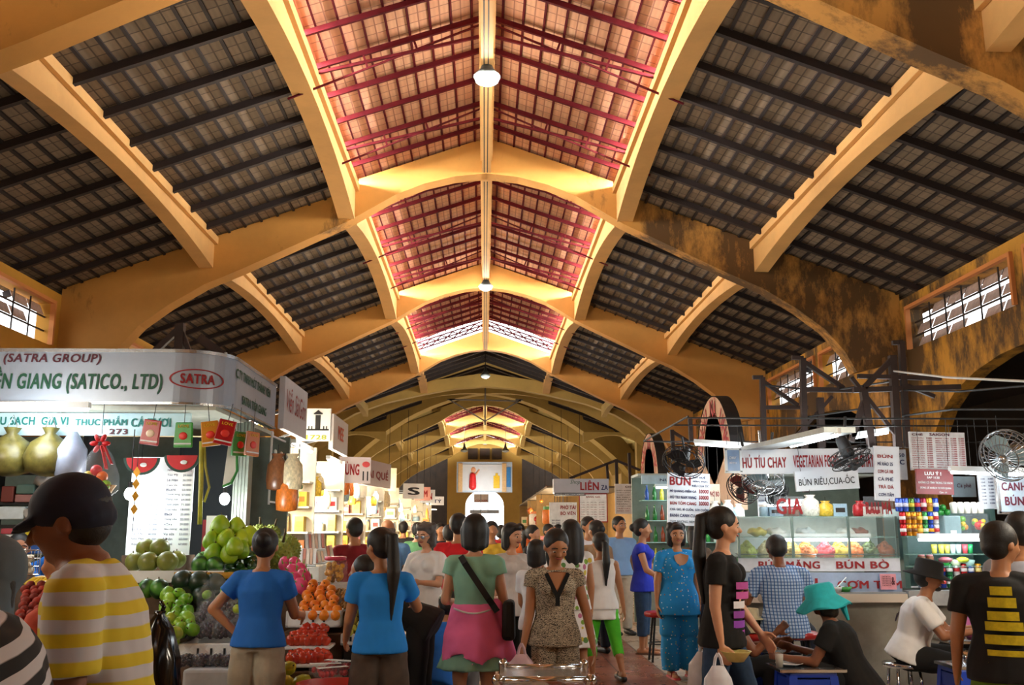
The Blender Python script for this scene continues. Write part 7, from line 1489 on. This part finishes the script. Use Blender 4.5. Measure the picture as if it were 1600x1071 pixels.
for i in range(2): tag(MB().lathe([(.16, 0), (.16, .012), (.085, .02), (.08, .09), (.0, .1)], n=24).build('sun_hat', mat('#c9bd9a', .8, bump=.2), None, True, loc=(h_, 8.85, .6 + .11 * i)), ['lower cream sun hat on the red stool', 'upper cream sun hat on the red stool'][i], 'hat')
def plastic_stool(x, y, h, label, m=M_BLUEP, w=.3):
    t = thing('plastic_stool', label, 'stool', (x, y, 0), 0, None); MB().box((0, 0, h - .02), (w, w, .04)).build('seat', m, t, bevel=.012)
    for a in (-1, 1):
        for c in (-1, 1): MB().bar((a * w * .42, c * w * .42, h - .03), (a * w * .52, c * w * .52, 0), .06).build('leg', m, t)
    f = MB(); [f.box((0, c * w * .47, h - .1), (w * .7, .02, .1)) for c in (-1, 1)]; [f.box((c * w * .47, 0, h - .1), (.02, w * .7, .1)) for c in (-1, 1)]; f.build('apron', m, t); return t
def tray(p, w, d, label, rz=0):
    t = thing('steel_tray', label, 'tray', p, rz); MB().box((0, 0, .004), (w, d, .008)).build('tray_base', M_STEEL, t); r = MB(); [r.box((0, c * d / 2, .012), (w, .02, .02)) for c in (-1, 1)]; [r.box((c * w / 2, 0, .012), (.02, d, .02)) for c in (-1, 1)]; r.build('raised_rim', M_CHROME, t); return t
x1 = X_(1246, 7.5); plastic_stool(x1, 7.5, .46, 'blue plastic stool table under the near steel tray', w=.36); tray((x1, 7.5, .46), .48, .38, 'large steel tray on the blue stool between the two eaters')
g = thing('drinking_glass', 'glass of milky iced drink on the near steel tray', 'glass', (X_(1207, 7.45), 7.45, .475)); MB().lathe([(.026, 0), (.034, .13), (.032, .13), (.024, .006)], n=20).build('glass_wall', M_GLASS, g, True); MB().lathe([(.024, .006), (.031, .1)], n=20).build('milky_drink', mat('#b8b0a4', .4), g, True)
tag(MB().lathe([(.05, 0), (.1, .02), (.105, .02), (.05, .004)], n=24).build('plate', M_WHITE, None, True, loc=(X_(1222, 7.58), 7.58, .475)), 'white plate behind the glass on the near tray', 'plate')
x2 = X_(1190, 8.35); plastic_stool(x2, 8.33, .48, 'blue plastic stool table under the farther steel tray'); tray((x2, 8.33, .48), .44, .34, 'farther steel tray behind the milky drink')
x3 = X_(1500, 7.75); plastic_stool(x3, 7.75, .44, 'blue plastic stool table right of the chrome stool', w=.38); tray((x3 + .04, 7.75, .44), .5, .36, 'steel tray at the lower right with a steel cup')
tag(MB().lathe([(.045, 0), (.05, .1), (.047, .1), (.042, .006)], n=22).build('steel_cup', M_CHROME, None, True, loc=(X_(1493, 7.7), 7.68, .465)), 'steel cup on the lower right tray', 'cup')
x4 = X_(1495, 8.7); plastic_stool(x4, 8.7, .52, 'dark stool table in front of the seated man', M_BLACK, .34); tray((x4, 8.7, .52), .46, .34, 'steel tray with a dark drink in front of the seated man')
g = thing('drinking_glass', 'dark iced drink on the tray of the seated man', 'glass', (X_(1487, 8.65), 8.65, .542)); MB().lathe([(.03, 0), (.038, .13), (.036, .13), (.028, .006)], n=20).build('glass_wall', M_GLASS, g, True); MB().lathe([(.028, .006), (.034, .11)], n=20).build('dark_drink', mat('#140c0a', .3), g, True)
pk = thing('plastic_bag', 'pink plastic bag standing beside the dark drink', 'bag', (X_(1507, 8.65), 8.65, .542)); b = MB(); b.lathe([(.06, 0), (.08, .04), (.075, .13), (.05, .17), (.06, .2)], n=18); b.v = [(u * (1 + .12 * math.sin(4 * math.atan2(v, u))), v, w) for u, v, w in b.v]; b.build('bag_body', mat('#c86aa8', .4), pk, True); [MB().tube([(q * .05, 0, .19), (q * .04, 0, .26), (q * .01, 0, .19)], .012, 6).build('bag_handle', mat('#c86aa8', .4), pk) for q in (-1, 1)]
cs_ = thing('chrome_stool', 'round chrome stool under the man in the white tee', 'stool', (X_(1396, 8.5), 8.5, 0)); MB().lathe([(.14, .34), (.175, .34), (.18, .36), (.175, .375), (.001, .38)], n=28).build('seat', M_CHROME, cs_, True)
for k in range(4): a = .785 + k * 1.571; MB().cyl((.13 * math.cos(a), .13 * math.sin(a), .36), (.16 * math.cos(a), .16 * math.sin(a), 0), .014, n=10).build('leg', M_CHROME, cs_, True)
for (px, Y, lab) in ((1322, 7.6, 'low blue stool under the eater in the turquoise hat'), (1120, 8.15, 'low blue stool under the half-hidden eater')): plastic_stool(X_(px, Y), Y + .05, .26, lab, w=.28)
plastic_stool(X_(655, 7.0), 6.9, .42, 'blue plastic stool with an orange rim beside the ponytailed shopper', w=.24); plastic_stool(X_(823, 13.5), 13.5, .42, 'violet blue stool in the middle of the aisle', mat('#4a4ac8', .4))
board('paper_menu', 'white printed sheet leaning against the lower right tray', 'paper', (X_(1524, 8.2), 8.2, .62), .14, .3, R(-20), SW, [('THỰC ĐƠN', .15, .85, .7, .07, INK_K, .02)] + [('--------------', .1, .7 - .12 * i, .8, .02, INK_K, 0) for i in range(5)], th=.006)
plastic_stool(X_(1524, 8.2), 8.22, .47, 'dark stool carrying the printed sheet', M_BLACK, .26)
# ---- things carried
bw = at(1150, 1024, 6.38); o = MB().lathe([(.05, -.04), (.095, .02), (.1, .025), (.09, .02), (.045, -.03)], n=26).build('bowl', mat('#d8c87a', .35), None, True, loc=bw); tag(o, 'pale yellow plastic bowl carried by the woman in black', 'bowl')
def carrier(p, w, h, label, m):
    t = thing('plastic_bag', label, 'bag', p); b = MB(); b.lathe([(w * .5, -h), (w * .62, -h * .7), (w * .5, -h * .3), (w * .22, -h * .08)], n=20); b.v = [(u * (1 + .1 * math.sin(5 * math.atan2(v, u) + w_ * 12)), v * .6, w_) for u, v, w_ in b.v]; b.build('bag_body', m, t, True)
    for q in (-1, 1): MB().tube([(q * w * .16, 0, -h * .1), (q * w * .1, 0, .02), (0, 0, .05)], .01, 6).build('bag_handle', m, t)
carrier(at(815, 1018, 6.75), .16, .26, 'pale pink plastic bag held by the woman in the scale-print suit', mat('#d8b8c4', .35, alpha=.9))
carrier(at(1100, 1012, 6.75), .2, .36, 'white plastic bag hanging behind the jeans of the walking woman', mat('#d8d8de', .4)); carrier(at(1122, 1034, 6.3), .17, .34, 'white plastic bag carried in front under the yellow bowl', mat('#d4d4dc', .4))
# ---- stainless trolley
tr = thing('steel_trolley', 'folded stainless trolley frame at the front of the aisle', 'trolley', (0, 0, 0)); a, c = at(786, 1043, 6.1), at(912, 1043, 6.1); e, f = at(778, 1060, 5.75), at(922, 1060, 5.75)
MB().add([a, c, f - Vector((0, 0, .0)), e, a - Vector((0, 0, .02)), c - Vector((0, 0, .02)), f - Vector((0, 0, .02)), e - Vector((0, 0, .02))], [(3, 2, 1, 0), (4, 5, 6, 7), (0, 1, 5, 4), (1, 2, 6, 5), (2, 3, 7, 6), (3, 0, 4, 7)]).build('steel_deck', M_STEEL, tr)
MB().cyl(a, c, .018).build('rear_tube', M_CHROME, tr, True); MB().cyl(e - Vector((0, .03, .01)), f - Vector((0, .03, .01)), .024).build('front_tube', M_CHROME, tr, True)
for p in (a, c): MB().limb(p + Vector((0, 0, .02)), p - Vector((0, 0, .05)), .028, .022).build('hinge_bracket', M_CHROME, tr, True)
for p in (e, f): MB().ell(p - Vector((0, .03, .01)), .036).build('corner_joint', M_CHROME, tr, True); MB().cyl(p - Vector((0, .03, .02)), Vector((p.x, p.y - .03, .08)), .016, n=10).build('leg', M_CHROME, tr, True); MB().cyl(Vector((p.x - .015, p.y - .03, .06)), Vector((p.x + .015, p.y - .03, .06)), .06, n=18).build('wheel', M_BLACK, tr)
for p in (a, c): MB().cyl(p, Vector((p.x, p.y, .08)), .016, n=10).build('leg', M_CHROME, tr, True); MB().cyl(Vector((p.x - .015, p.y, .06)), Vector((p.x + .015, p.y, .06)), .06, n=18).build('wheel', M_BLACK, tr)

for i, (px, py, c) in enumerate(((1118, 802, 'white'), (1128, 812, 'green'), (1138, 800, 'white'), (1148, 812, 'pale'), (1112, 815, 'pale'), (1155, 806, 'white'))):
    ware('bag', {'white': 0, 'green': 6, 'pale': 7}[c], at(px, py + 14, 12.2), .16, .12, .26, '%s plastic bag hanging between the BÚN menu and the noodle case' % c, 'plastic bags between the menu and the case')
